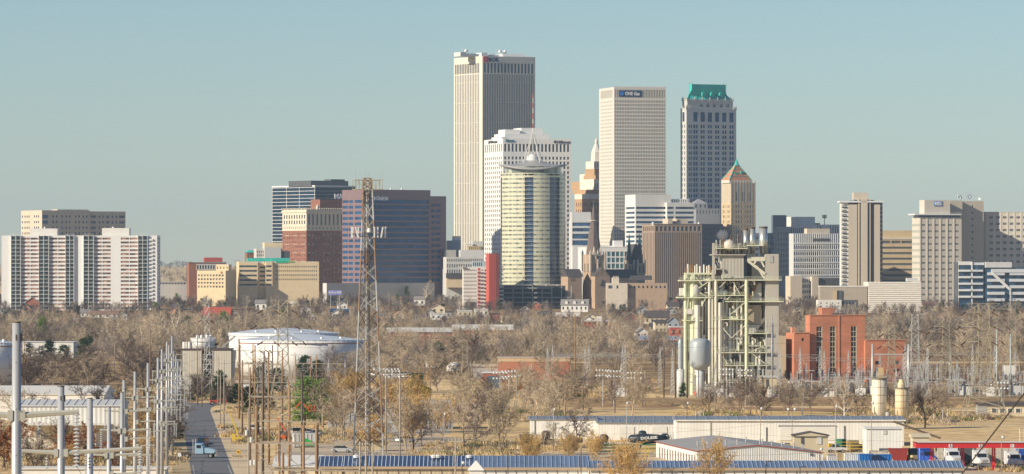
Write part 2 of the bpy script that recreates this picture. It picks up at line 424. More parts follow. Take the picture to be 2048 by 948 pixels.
q = B.pt(1110.5, 283, 0); MB().tube((q[0], -.35, q[2]), (q[0], -.05, q[2]), 1.2, 1.2, 14).build('round_emblem', mat('sign_grey', (0.05, 0.06, 0.09), .5, var=0), B.t)
q = B.pt(1115, 286, 0); text('Hillcrest', 'sign_letters', mat('sign_grey', (0.05, 0.06, 0.09), .5, var=0), B.t, (q[0], -.35, q[2]), (R(90), 0, 0), 2.3, B.L(27), .12, True)
text('J.P.Morgan', 'sign_letters', black, B.t, (-.35, B.D(29), B.z(286)), (R(90), 0, R(-90)), 2.7, B.D(18), .12, True)
# ================= One Gas
B = Bld('office_tower', 'pale concrete tower with close vertical piers and a dark sign band below its flat roof', 1228, 3880, 16)
B.blk(mat('pale_precast', (.64, .60, .52), .75, var=.05, scale=.15, streak=True), 1228, 1332.5, 174, uL=1198, front=[(179, 195, 1, 1.0, 31, .55, 2, 2), (199, 560, 50, .62, 31, .52, 2, 2)],
      side=[(179, 195, 1, 1, 14, .5, 3, 3), (199, 560, 50, .45, 14, .35, 3, 3)], gm=winL, depth=.9)
q = B.pt(1240, 179.5, 0)
B.box(mat('sign_slate', (0.03, 0.07, 0.14), .4, var=0), 1239, 1283, 180.5, 193, -.35, -.05, 'sign_board')
q = B.pt(1250, 190.5, 0); text('ONE Gas', 'sign_letters', white, B.t, (q[0], -.5, q[2]), (R(90), 0, 0), 2.9, B.L(29), .1, True)
q = B.pt(1243.5, 187, 0); MB().tube((q[0], -.75, q[2]), (q[0], -.36, q[2]), 1.7, 1.7, 16).build('round_emblem', mat('sign_blue', (0.02, .16, .5), .4, var=0), B.t)
B.box(steelw, 1198+32, 1332, 171.5, 173.6, 6, 6.3, 'roof_rail')
for u, vt in ((1264, 162), (1291, 158), (1250, 167)): B.mast(steelw, u, vt, 174, 12, .12)
# ================= Mid-Continent
B = Bld('office_tower', 'tall ornate terracotta tower with a flared green copper roof', 1373, 3893, 31)
gr = [(224, 243, 1, 1, 6, .58, 11, 2)]
n2 = []
p_ = (100-2-11)/6.
for i in range(6):
    a = 11+p_*i; n2 += [(a+p_*.20, a+p_*.47), (a+p_*.53, a+p_*.80)]
midc = [(224, 243, 1, 1.0, 6, .62, 11, 2), (247, 450, 19, .62, n2, 0)]
B.blk(limest, 1373, 1473, 215.5, uL=1361, front=midc, side=[(224, 243, 1, 1, 1, .5, 2, 2), (247, 450, 19, .6, 2, .3, 1, 1)], gm=navyg, depth=.7, dep=None)
x0, y0, W, D, z0, z1 = B.last
# chamfer bay: three recessed window columns at the left end of the front
b = MB()
for i in range(2):
    for j in range(19):
        zz = B.z(247+(j+.8)*203/19.); b.box(2.0+i*1.9, 3.0+i*1.9, -.15, -.01, zz, zz+2.6)
b.build('bay_window', winL, B.t)
B.blk(limest, 1374, 1466.5, 198, 215.6, dep=D*.8, y0=2.5, front=[(206, 213, 1, 1, 5, .5, 22, 4)], gm=bluegl, name='upper_wall')
ux0, uy0, uW, uD, uz0, uz1 = B.last
cr = MB()
def fin(cx, cy, z, h, w_=.5): cr.frus([(cx-w_, cy-w_), (cx+w_, cy-w_), (cx+w_, cy+w_), (cx-w_, cy+w_)], z-1, [(cx-.1, cy-.1), (cx+.1, cy-.1), (cx+.1, cy+.1), (cx-.1, cy+.1)], z+h)
for i in range(7): fin(ux0+uW*i/6, uy0, uz1, 2.4)
for i in range(1, 5): fin(ux0, uy0+uD*i/4, uz1, 2.4); fin(ux0+uW, uy0+uD*i/4, uz1, 2.4)
for i in range(3): fin(x0+i*1.6, 0, z1, 2.2); fin(x0+W-i*1.3, 0, z1, 2.2); fin(x0, D*i/3., z1, 2.2)
for i in range(30): xx = ux0+uW*(i+.5)/30; cr.box(xx-.28, xx+.28, uy0-.3, uy0-.004, uz1-5, uz1+.3)
cr.build('crown_finial', limest, B.t)
e0, e1 = 1.2, uW*.13
P0 = [(ux0+e0, uy0+e0), (ux0+uW-e0, uy0+e0), (ux0+uW-e0, uy0+uD-e0), (ux0+e0, uy0+uD-e0)]
P1 = [(ux0+e1, uy0+e1), (ux0+uW-e1, uy0+e1), (ux0+uW-e1, uy0+uD-e1), (ux0+e1, uy0+uD-e1)]
P05 = [((a[0]*.36+c[0]*.64), (a[1]*.36+c[1]*.64)) for a, c in zip(P0, P1)]
zt = B.z(178); zm = uz1+(zt-uz1)*.5
rb = MB(); rb.frus(P0, uz1+.01, P05, zm); rb.frus(P05, zm, P1, zt); rb.prism(P1, zt, B.z(167.5))
ro = rb.build('copper_roof', copper, B.t)
r2 = MB()
for i in range(6):
    t_ = i/5.; a = Vector((P0[0][0]*(1-t_)+P0[1][0]*t_, P0[0][1]-.2, uz1)); m_ = Vector((P05[0][0]*(1-t_)+P05[1][0]*t_, P05[0][1]-.2, zm)); c = Vector((P1[0][0]*(1-t_)+P1[1][0]*t_, P1[0][1]-.2, zt)); r2.beam(a, m_, .5); r2.beam(m_, c, .5)
for i in range(22):
    t_ = i/21.; xx = P1[0][0]*(1-t_)+P1[1][0]*t_; r2.beam((xx, P1[0][1]-.2, zt), (xx, P1[0][1]-.2, B.z(166.5)), .22)
for P in (P1[0], P1[1], P1[2], P1[3]): r2.beam((*P, zt), (*P, B.z(164.5)), .4)
r2.build('roof_rib', copper, ro)
for i in range(3):
    xx = P0[0][0]+(P0[1][0]-P0[0][0])*(.37+.16*i*1.25)
    MB().tube((xx, uy0+.2, uz1+4.2), (xx, uy0+5, uz1+4.2), 2.0, 2.0, 14).build('dormer', copper, ro)
# ================= Philtower
B = Bld('office_tower', 'slender terracotta tower with a steep red tiled pyramid roof and green lantern', 1463, 3845, 28)
tile = mat('red_roof_tile', (0.52, 0.23, 0.13), .7, var=.25, scale=.5)
terr = mat('terracotta_cream', (0.64, 0.51, 0.33), .8, var=.12, scale=.3)
ctop = mat('carved_top', (0.62, 0.58, 0.49), .8, var=.16, scale=.6)
B.blk(terr, 1463, 1511, 405, uL=1443, front=[(408, 560, 15, .6, 9, .4, 3, 3)], side=[(408, 560, 15, .6, 5, .4, 2, 2)], gm=winL, limit=60)
B.blk(ctop, 1463, 1510, 366, 405, dep=B.last[3]-.6, y0=.3, front=[(384, 402, 1, 1, 3, .4, 5, 5)], side=[], gm=bluegl, name='upper_wall', limit=30)
x0, y0, W, D, z0, z1 = B.last
b = MB()
for i in range(9):
    for (cx, cy) in ((x0+W*i/8, y0), (x0, y0+D*i/8)):
        b.box(cx-.35, cx+.35, cy-.35, cy+.35, 40, z1+.3); b.frus([(cx-.4, cy-.4), (cx+.4, cy-.4), (cx+.4, cy+.4), (cx-.4, cy+.4)], z1+.3, [(cx-.1, cy-.1), (cx+.1, cy-.1), (cx+.1, cy+.1), (cx-.1, cy+.1)], z1+2.6)
b.build('carved_pier', terr, B.t)
B.blk(ctop, 1459, 1504, 360, 366, dep=D*.85, y0=1.5, name='parapet_stage')
x0, y0, W, D, z0, z1 = B.last
cx, cy = x0+W/2, y0+D/2
rb = MB(); sq = lambda k: [(cx-W/2*k, cy-D/2*k), (cx+W/2*k, cy-D/2*k), (cx+W/2*k, cy+D/2*k), (cx-W/2*k, cy+D/2*k)]
rb.frus(sq(1), z1, sq(.16), B.z(330)); ro = rb.build('pyramid_roof', tile, B.t)
b = MB()
for j in range(4):
    for f0, f1 in ((0, 1), (0, 3)): pass
    a, c = sq(1)[j], sq(.16)[j]; b.beam((*a, z1), (*c, B.z(330)), .5)
for k in (0.25, .5, .75):
    s_ = 1-(1-.16)*k; zz = z1+(B.z(330)-z1)*k; q = sq(s_+.01)
    for j in range(4): b.beam((*q[j], zz), (*q[(j+1) % 4], zz), .28)
b.build('copper_band', copper, ro)
MB().lathe([(1.8, 0), (1.8, 1.8), (1.3, 2.2), (1.3, 3.0), (.5, 4.4), (.08, 6)], 8, cx, cy, B.z(331)).build('lantern', copper, ro)
for k, (dx, dz) in enumerate(((-3.2, 4.5), (2.0, 6.0))):
    MB().box(cx+dx-1, cx+dx+1, y0+2, y0+6, z1+dz-1, z1+dz+1.1).build('dormer', copper, ro)
# ================= 320 S Boston
B = Bld('stepped_tower', 'stepped tan brick and white terracotta tower with a pointed lantern behind the pale ribbed tower', 1192, 4015, 30)
br = mat('buff_brick', (0.47, 0.30, 0.17), .85, var=.08, scale=.3); wt = mat('white_terracotta', (0.72, 0.67, 0.57), .75, var=.08, scale=.3)
B.blk(br, 1178, 1226, 398, uL=1149, front=[(402, 470, 5, .55, 7, .45, 2, 2)], side=[(402, 470, 5, .55, 6, .3, 2, 2)], gm=winL, limit=40)
B.blk(wt, 1178, 1226, 388, 398, uL=1149, name='terracotta_band'); B.blk(br, 1181, 1222, 379, 388, dep=30, y0=2, name='wall')
B.blk(br, 1182, 1200, 362, 379, dep=34, y0=16, name='wall'); B.blk(wt, 1188, 1222, 358, 379, dep=24, y0=6, front=[(366, 377, 1, 1, 7, .4)], gm=winL, name='terracotta_stage')
B.blk(br, 1191, 1220, 350, 358, dep=20, y0=8, name='wall'); B.blk(wt, 1178, 1192, 347, 362, dep=16, y0=25, name='terracotta_stage')
B.blk(br, 1189, 1207, 337, 350, dep=16, y0=10, name='wall'); B.blk(wt, 1188, 1203, 322, 337, dep=14, y0=11, front=[(326, 335, 1, 1, 3, .3)], gm=winL, name='terracotta_stage')
q = B.pt(1193, 322, 17); MB().lathe([(5, 0), (4.6, 7), (4.9, 7.4), (4.5, 8), (2.0, 14), (1.5, 14.2), (1.5, 17), (.7, 19), (.1, 20)], 8, q[0], q[1], q[2]).build('lantern', wt, B.t)
# ================= ONEOK
B = Bld('office_building', 'broad dark pink granite and blue glass office block with a diamond sign near its roof', 728, 3850, 32)
B.blk(pinkgran, 728, 862, 379, uL=684, dep=None, front=[(397, 566, 15, .68, 1, .96, 1, 1)], side=[(397, 566, 15, .50, [(1, 12), (13.5, 22), (26, 43)], 0)], gm=navyg, wname='window_band', depth=.35)
x0, y0, W, D, z0, z1 = B.last
B.blk(pinkgran, 862.3, 894, 391, dep=D*.75, y0=0, front=[(403, 566, 14, .5, [(1.5, 8), (10, 20)], 0)], rside=[(403, 566, 14, .5, 1, .9)], gm=navyg, wname='window_band', depth=.35, name='wing_wall')
sgm = mat('sign_white', (.95, .95, .95), .5, var=0)
q = B.pt(752, 400.5, 0); text('O', 'sign_letters', sgm, B.t, (q[0], -.4, q[2]), (R(90), 0, 0), 3.6, B.L(5.4), .12, True)
q = B.pt(757.8, 400.5, 0); text('NEOK', 'sign_letters', sgm, B.t, (q[0], -.4, q[2]), (R(90), 0, 0), 3.0, B.L(19), .12, True)
q = B.pt(747.5, 396.5, 0); b = MB()
for sx, m_ in ((-1, mat('emblem_blue', (.25, .45, .8), .4, var=0)), (1, sgm)):
    b = MB(); b.profy([(q[0]+(.12 if sx > 0 else -.12), q[2]-1.9), (q[0]+sx*1.9, q[2]), (q[0]+(.12 if sx > 0 else -.12), q[2]+1.9)][::sx], -.45, -.05); b.build('diamond_emblem', m_, B.t)
for u in (782, 804):
    q = B.pt(u, 377, 8); MB().lathe([(.6, -1), (.9, 0), (.5, .8), (.1, 1)], 10, q[0], q[1], q[2]).build('radome', white, B.t, True)
B.box(limest, 684-30, 900-30, 566, 610, -8, -2, 'podium')
# ================= dark glass office
B = Bld('office_building', 'dark blue glass office block with thin white floor lines and a flat black penthouse', 630, 4200, 36)
whl = mat('white_trim', (.8, .8, .78), .5, var=0.02)
B.blk(deepg, 630, 712, 373, uL=544, name='glass_wall')
x0, y0, W, D, z0, z1 = B.last
b = MB()
for i in range(20):
    zz = B.z(374.5+i*7.2); b.box(-.35, 0, -.3, D, zz-.17, zz+.17)
    if i % 1 == 0: b.box(0, W, -.12, 0, zz-.08, zz+.08)
for k in (1, .66, .36, .0): b.box(-.33, -.01, D*k-.16, D*k+.16, 20, z1)
b.box(-.5, W+.5, -.5, D+.5, z1+.01, z1+1.0); b.build('floor_line', whl, B.t)
B.blk(dgrey, 622, 697, 361, 373, uL=577, y0=4, name='penthouse'); B.box(dgrey, 662, 690, 357.5, 361, 10, 20, 'cooling_unit')
# ================= Mayo hotel
B = Bld('hotel', 'dark red brick hotel with a tall cream terracotta top and rooftop sign reading MAYO', 613, 4000, 33)
mt = mat('cream_terracotta', (0.68, 0.62, 0.48), .8, var=.08, scale=.3)
B.blk(redbrick, 613, 689, 461, uL=564.5, front=[(463, 575, 13, .5, 10, .42, 1, 1)], side=[(463, 575, 13, .5, 12, .42, 1, 1)], gm=winW, depth=.3)
D_ = B.last[3]
B.blk(mt, 613, 689, 419.5, 461, dep=D_, front=[(428, 450, 1, 1, 9, .45, 1, 1), (453, 459, 1, .7, 10, .3, 1, 1)], side=[(428, 450, 2, .7, 9, .45, 1, 1), (453, 459, 1, .7, 12, .3, 1, 1)], gm=winL, name='terracotta_wall', depth=.6)
x0, y0, W, D, z0, z1 = B.last
b = MB(); b.box(-.7, W+.7, -.7, D+.7, z1-2.2, z1-.9)
for k in (451.5, 460.5): zz = B.z(k); b.box(-.4, W+.4, -.4, 0, zz-.3, zz+.5); b.box(-.4, -.0, 0, D, zz-.3, zz+.5)
for i in range(18): b.box(W*i/17-.4, W*i/17+.4, -.6, .2, z1+.01, z1+1.6); b.box(-.6, .2, D*i/17-.4, D*i/17+.4, z1+.01, z1+1.6)
b.build('cornice', mt, B.t)
b = MB()
for i in range(13):                       # balconettes with stone trim on the brick shaft
    for j in (0, 1, 4, 5, 8, 9):
        if i % 2: continue
        zz = B.z(463+(i+.9)*112/13.); xx = W*(j+.7)/10.; b.box(xx-.9, xx+.9, -.35, -.01, zz-.4, zz+.15); yy_ = D*(j+1.)/12; b.box(-.35, -.01, yy_-.8, yy_+.8, zz-.4, zz+.15)
b.build('stone_trim', mt, B.t)
B.blk(redbrick, 640, 690, 398, 419, dep=14, y0=12, front=[(401, 412, 2, .4, 6, .4)], gm=winW, name='penthouse'); B.blk(redbrick, 634, 686, 414, 419, dep=10, y0=4, name='penthouse')
q = B.pt(636, 415, 2); MB().frus([(q[0]-2, 1), (q[0]+2, 1), (q[0]+2, 4), (q[0]-2, 4)], z1, [(q[0]-.2, 2), (q[0]+.2, 2), (q[0]+.2, 3), (q[0]-.2, 3)], z1+4.4).build('pediment', mt, B.t)
q = B.pt(669, 396.8, 13); text('MAYO', 'sign_letters', sgm, B.t, (q[0], 12.6, q[2]), (R(90), 0, 0), 4.4, B.L(34), .2, True)
b = MB(); [b.beam((q[0]+k*2.2, 12.9, q[2]-1), (q[0]+k*2.2, 12.9, q[2]+3.8), .12) for k in range(6)]; b.build('sign_frame', dgrey, B.t)
# ================= round glass tower
t = thing('round_apartment_tower', 'round pale yellow glass apartment tower with curved grey roof canopy and a tripod mast', 'building', (X(1066, 3500), 3500, G(3500)-.6))
base = G(3500)-.6; s_ = F/3500; zz = lambda v: Z(v, 3500)-base
Rr = 64.5/s_; z0, z1 = zz(569), zz(347); NS = 48
cur = mat('yellow_panel', (0.68, 0.65, 0.46), .2, .08, var=.05, scale=.3, spec=.8)
curw = glass('curtain_wall_window', (0.26, 0.28, 0.23), rough=.12, var=.6, cell=(.4, .4, .334), spec=1.0, metal=.2)
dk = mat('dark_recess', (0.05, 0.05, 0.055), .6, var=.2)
fl = 26; b = MB(); pn = MB(); pn2 = MB(); pn3 = MB(); bal = MB(); mul = MB()
def cp(a, r, z): return (r*math.sin(a), -r*math.cos(a), z)
bay1 = (-.30, -.02); bay2 = (.52, .95)       # angles of the two recessed balcony bays
N = 72
for i in range(N):
    a0 = -math.pi+2*math.pi*i/N; a1 = a0+2*math.pi/N; am = (a0+a1)/2
    inb = bay1[0] < am < bay1[1] or bay2[0] < am < bay2[1] or -1.55 < am < -1.32
    r = Rr-1.6 if inb else Rr
    for j in range(fl):
        za = z0+(z1-z0)*j/fl; zb = z0+(z1-z0)*(j+1)/fl; h = zb-za
        if j >= fl-1: inb2 = False; r = Rr
        else: inb2 = inb
        if inb2:
            (pn if am > 0 else pn2 if am > -1 else pn3).quad(cp(a0, r, za), cp(a1, r, za), cp(a1, r, zb), cp(a0, r, zb))
        else:
            b.quad(cp(a0, r, za), cp(a1, r, za), cp(a1, r, za+h*.42), cp(a0, r, za+h*.42))
            b.quad(cp(a0, r, za+h*.80), cp(a1, r, za+h*.80), cp(a1, r, zb), cp(a0, r, zb))
            if i % 2 == 0 and (i % 6):
                b.quad(cp(a0, r, za+h*.42), cp(a0+.02, r, za+h*.42), cp(a0+.02, r, za+h*.8), cp(a0, r, za+h*.8))
for i in range(N):
    a0 = -math.pi+2*math.pi*i/N; a1 = a0+2*math.pi/N; am = (a0+a1)/2
    if i % 3 == 0: p_, q_ = cp(a0, Rr+.05, z0), cp(a0, Rr+.05, z1); mul.beam(p_, q_, .12)
b.build('glass_wall', cur, t)
W_ = MB()
for i in range(N):
    a0 = -math.pi+2*math.pi*i/N; a1 = a0+2*math.pi/N; am = (a0+a1)/2
    if bay1[0] < am < bay1[1] or bay2[0] < am < bay2[1] or -1.55 < am < -1.32: continue
    for j in range(fl):
        za = z0+(z1-z0)*j/fl; h = (z1-z0)/fl; W_.quad(cp(a0, Rr-.06, za+h*.42), cp(a1, Rr-.06, za+h*.42), cp(a1, Rr-.06, za+h*.8), cp(a0, Rr-.06, za+h*.8))
tag(W_.build('windows', curw, t), kind='stuff'); [q_.build('recessed_glass', bluegl, t) for q_ in (pn, pn2, pn3)]; mul.build('mullion', grey, t)
for bay in (bay1, bay2):
    for j in range(fl-1):
        za = z0+(z1-z0)*j/fl; k = MB(); n = 6
        for i in range(n):
            a0 = bay[0]+(bay[1]-bay[0])*i/n; a1 = bay[0]+(bay[1]-bay[0])*(i+1)/n
            k.frus([cp(a0, Rr-1.6, 0)[:2], cp(a0, Rr+.1, 0)[:2], cp(a1, Rr+.1, 0)[:2], cp(a1, Rr-1.6, 0)[:2]], za, [cp(a0, Rr-1.6, 0)[:2], cp(a0, Rr+.1, 0)[:2], cp(a1, Rr+.1, 0)[:2], cp(a1, Rr-1.6, 0)[:2]], za+.25)
            for h in (.7, 1.15): k.tube(cp(a0, Rr, za+h), cp(a1, Rr, za+h), .05, .05, 3)
        k.build('balcony', lgrey, t)
MB().lathe([(Rr-.3, 0), (Rr-.3, .1)], 48, 0, 0, z1).build('roof_deck', grey, t)
MB().lathe([(Rr-3, z1), (Rr-3, zz(333))], 40).build('penthouse_glass', glass('penthouse_glass', (.25, .27, .22), var=.6), t)
b = MB()                                   # curved canopy: rises towards the middle, dips and peaks round its rim
nn = 48; rings = [(0.01, 7.2), (5, 6.0), (12, 3.4), (19, 1.9), (25, 1.3)]
for r, h in rings:
    for i in range(nn):
        a = 2*math.pi*i/nn; rr = r*(1+.0*math.cos(3*a)); b.v.append((rr*math.sin(a), -rr*math.cos(a), zz(337.5)+h+(-1.9*math.cos(2*a)*(r/25)**2)))
for j in range(len(rings)-1):
    for i in range(nn): k = (i+1) % nn; b.f.append((j*nn+i, (j+1)*nn+i, (j+1)*nn+k, j*nn+k))
n0 = len(b.v)
for i in range(nn): a = b.v[4*nn+i]; b.v.append((a[0], a[1], a[2]-.7))
for i in range(nn): k = (i+1) % nn; b.f.append((4*nn+i, n0+i, n0+k, 4*nn+k))
b.f.append(tuple(n0+i for i in reversed(range(nn)))); b.build('roof_canopy', mat('zinc_roof', (.36, .35, .33), .45, var=.08, scale=.2), t, True)
MB().lathe([(4.6, zz(333)), (4.6, zz(313)), (3.0, zz(312)), (3.0, zz(309))], 20, 0, 0).build('roof_drum', white, t)
wst = mat('white_steel', (.72, .68, .60), .5, var=.03)
for k in range(4):
    a = .6+k*math.pi/2; MB().tube((9*math.sin(a), -9*math.cos(a), zz(328)), (.5*math.sin(a), -.5*math.cos(a), zz(266)), .32, .18, 6).tube((9*math.sin(a)*.55, -9*math.cos(a)*.55, zz(322)), (.5*math.sin(a), -.5*math.cos(a), zz(300)), .2, .2, 5).build('mast_leg', wst, t)
mast = MB().tube((0, 0, zz(312)), (0, 0, zz(188)), .45, .18, 6).build('mast', wst, t)
rdp = mat('mast_red', (.45, .09, .05), .5, var=0)
for va, vb in ((188, 196), (206, 216), (226, 238), (247, 256)): MB().tube((0, 0, zz(vb)), (0, 0, zz(va)), .42, .34, 6).build('red_band', rdp, mast)
# parking podium in front and under
b = MB(); x0, x1 = -79/s_, 76/s_
for j in range(6):
    za = zz(624-j*9.3); b.box(x0, x1-14*(j > 3), -30, 30, za, za+.5); b.box(x0, x1-14*(j > 3), -30, -29.8, za+.5, za+1.2)
b.build('parking_deck', mat('deck_concrete', (.22, .22, .21), .8, var=.15), t)
for i in range(9): MB().box(x0+i*7.0, x0+i*7.0+.6, -29.7, -29.2, 0, zz(572)).build('column', grey, t)
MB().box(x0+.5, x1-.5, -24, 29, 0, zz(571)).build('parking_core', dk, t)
for u in (1066, 1091, 1113, 1040): MB().box((u-1066)/s_-.6, (u-1066)/s_+.6, -Rr+1.5, -Rr+2.7, 0, z0).build('column', wst, t)
# ================= white and red apartment block to its left
B = Bld('apartment_block', 'small white and grey apartment block beside the red stair tower below downtown', 927, 3450, 3)
B.blk(warmwhite, 927, 977, 534, dep=16, front=[(537, 625, 12, .42, [(1, 4), (7, 10), (14, 17), (21, 24), (36, 39), (42, 47)], 0)], gm=winW)
x0, y0, W, D, z0, z1 = B.last
b = MB()
for i in range(12): zz_ = B.z(537+i*7.35+2.2); b.box(-.08, W*.52, -.12, -.01, zz_-.9, zz_+.1)
b.build('grey_panel_band', grey, B.t)
B.box(redpaint, 955.5, 960, 536, 618, -.2, -.01, 'red_panel')
for i in range(12):
    zz_ = B.z(537+(i+1)*7.35); xx = B.L(26); MB().box(xx, xx+B.L(13), -1.5, -.21, zz_, zz_+.18).box(xx, xx+B.L(13), -1.5, -1.42, zz_+.6, zz_+1.1).build('balcony', lgrey, B.t)
B.blk(mat('pale_blue_metal', (.42, .52, .56), .5, var=.05), 945, 978, 522, 534, dep=9, y0=3, front=[(525, 532, 1, 1, [(1, 3), (5, 7), (9, 11), (13, 15), (17, 19)], 0)], gm=winL, name='penthouse')
B.box(lgrey, 919, 930, 533, 534.4, -2, 10, 'roof_edge')
B = Bld('stair_tower', 'tall plain red tower between the white apartments and the glass tower podium', 978, 3440, 14)
B.blk(redpaint, 978, 992, 507, dep=9, name='wall'); B.blk(mat('dark_red_panel', (.28, .07, .055), .6, var=.08), 992.2, 998, 507, dep=9, name='side_wall')  # right side is a darker copy of the red, shade put into its colour
for i in range(10): MB().box(B.L(20), B.L(20)+3.5, 1, 6, B.z(535+i*8), B.z(535+i*8)+.9).build('balcony', lgrey, B.t)
# ================= low buildings between ONEOK and BOK
def simple(name, label, uC, uR, vt, Y, wm, th=8, uL=None, dep=18, gm=winL, front=None, side=None, cope=0, cat='building', **k):
    B = Bld(name, label, uC, Y, th, cat); B.blk(wm, uC, uR, vt, uL=uL, dep=None if uL is not None else dep, front=front, side=side, gm=gm, cope=cope, **k); return B
B = simple('office_building', 'long low grey stone building with rows of square windows left of the white apartment block', 893, 968, 514, 3750, limest, 5, dep=30,
       front=[(517, 524, 1, .75, 20, .5), (526, 570, 4, .6, 16, .5)])
B.box(slate, 893, 930, 546, 556, -6, -.5, 'porch_roof'); B.box(terr, 893, 930, 556, 575, -5, -.8, 'porch_wall')
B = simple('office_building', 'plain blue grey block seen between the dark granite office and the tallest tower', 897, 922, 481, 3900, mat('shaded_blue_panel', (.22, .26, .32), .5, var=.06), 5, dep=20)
B.blk(warmwhite, 907, 922, 472, 481, dep=12, y0=3, name='penthouse'); B.blk(grey, 889, 912, 500, dep=10, y0=-12, name='annex_wall')
B = simple('parking_building', 'small tan block with a rusty penthouse at the foot of the tallest tower', 921, 967, 500, 3850, lgrey, 5, dep=16)
B.blk(limest, 946, 966, 482, 500, dep=10, y0=6, name='penthouse'); B.blk(tan, 937, 962, 492, 500, dep=8, y0=1, front=[(494, 499, 1, 1, 6, .3)], gm=winL, name='penthouse')
B.box(steelw, 932, 947, 487, 490, 2, 8, 'roof_tank')
# ================= left group: yellow and red buildings
B = simple('school_building', 'long yellow brick building with ribbon windows and a bright green patch on its roof edge', 545, 638, 523, 3620, yellow, 4, uL=None, dep=22,
       front=[(529, 563, 4, .42, 22, .45, 5, 3)], gm=winL)
B.blk(yellow, 478, 516, 523, dep=30, y0=-2.5, front=[(528, 574, 5, .40, [(1, 36)], 0)], gm=winL, name='wing_wall', wname='window_band')
B.blk(yellow, 516.5, 531, 525, dep=30, y0=2, front=[(530, 574, 5, .40, [(3, 13)], 0)], gm=winL, name='wing_wall', wname='window_band')
B.blk(yellow, 531.5, 545, 523, dep=30, y0=-2, front=[(528, 574, 5, .40, [(1, 12)], 0)], gm=winL, name='wing_wall', wname='window_band')
B.box(mat('green_tarp', (.05, .40, .24), .6, var=.1), 552, 576, 522, 526, -.4, -.05, 'green_banner'); B.box(mat('lime_tarp', (.28, .45, .12), .6, var=.1), 576, 588, 522, 525, -.4, -.05, 'green_banner')
B.box(copper, 495, 580, 516, 522.9, 5, 16, 'glazed_roof')
B = simple('office_building', 'cream stone block with dark finned roof behind the long yellow brick building', 513, 565, 497, 3700, limest, 6, dep=20, front=[(500, 514, 2, .6, [(1, 3), (5, 7), (9, 11), (13, 15)], 0)])
B.blk(lgrey, 529, 562, 494.5, 523, dep=12, y0=-5, name='grey_box'); B.blk(yellow, 529, 565, 485, 497, dep=14, y0=9, name='penthouse'); B.box(dgrey, 562, 580, 502, 520, -4, 4, 'cooling_unit')
B.mast(steelw, 538, 477, 485, 11, .1)
B = simple('brick_tower', 'short red brick tower with a green hipped cap behind the yellow building', 494, 511, 505, 3720, redbrick, 12, dep=8, front=[(507, 518, 2, .6, 3, .4)])
x0, y0, W, D, z0, z1 = B.last
MB().frus([(-.5, -.5), (W+.5, -.5), (W+.5, D+.5), (-.5, D+.5)], z1, [(2, 2), (W-2, 2), (W-2, D-2), (2, D-2)], z1+1.8).build('roof', copper, B.t)
B = simple('apartment_block', 'square yellow brick block with a windowless brown side in front of the red brick hall', 394, 451, 541, 3600, yellow, -22, dep=None, uL=372, front=[(547, 577, 4, .5, 9, .6, 1, 3)], gm=winW)
B.blk(yellow, 432, 457, 529, 541, dep=6, y0=4, front=[(533, 538, 1, 1, 4, .3)], gm=winL, name='penthouse'); B.box(redpaint, 441, 444, 543, 547, -.3, -.02, 'red_sign')
B = simple('red_brick_hall', 'red brick hall with flat overhanging roof and bright red penthouse at the left of downtown', 378, 452, 526, 3680, redbrick, 6, dep=16, front=[(530, 538, 1, .7, 12, .6, 16, 2)], gm=winL, cope=.5, copem=dgrey)
B.blk(limest, 393, 452, 528, 540, dep=1, y0=-.6, name='window_storey', front=[(530.5, 538, 1, 1, 11, .6)], gm=winL); B.blk(redpaint, 409, 445, 515, 524, dep=7, y0=4, name='penthouse')
B = simple('low_building', 'long low pale building with a row of openings at the far left of downtown', 312, 384, 563, 3700, limest, 3, dep=12, front=[(564, 569, 1, .8, 12, .7)], gm=dgrey)
# ================= beige building behind left slab
B = Bld('office_building', 'beige faceted office building rising behind the long white apartment slab', 84, 3900, 24)
B.blk(beige, 84, 180, 420.5, uL=42, front=[(427, 472, 4, .42, [(21, 24), (28, 31), (39, 42), (47, 50), (54, 57), (66, 69), (73, 76), (81, 84), (88, 91)], 0)], side=[(427, 472, 4, .38, [(2, 4), (7, 9), (11, 13), (15, 17), (26, 28), (30, 32), (34, 36)], 0)], gm=bluegl)
B.blk(beige, 179, 252, 422, dep=28, y0=5, front=[(427, 472, 4, .42, [(3, 13), (19, 22), (26, 29), (34, 40), (45, 48), (53, 56), (60, 71)], 0)], gm=bluegl, name='wing_wall')
B.blk(beige, 115, 177, 418.5, 421, dep=12, y0=3, name='penthouse'); B.box(bluegl, 85, 96, 430, 436.5, -.3, -.02, 'corner_window'); B.box(bluegl, 85, 96, 441, 447.5, -.3, -.02, 'corner_window')
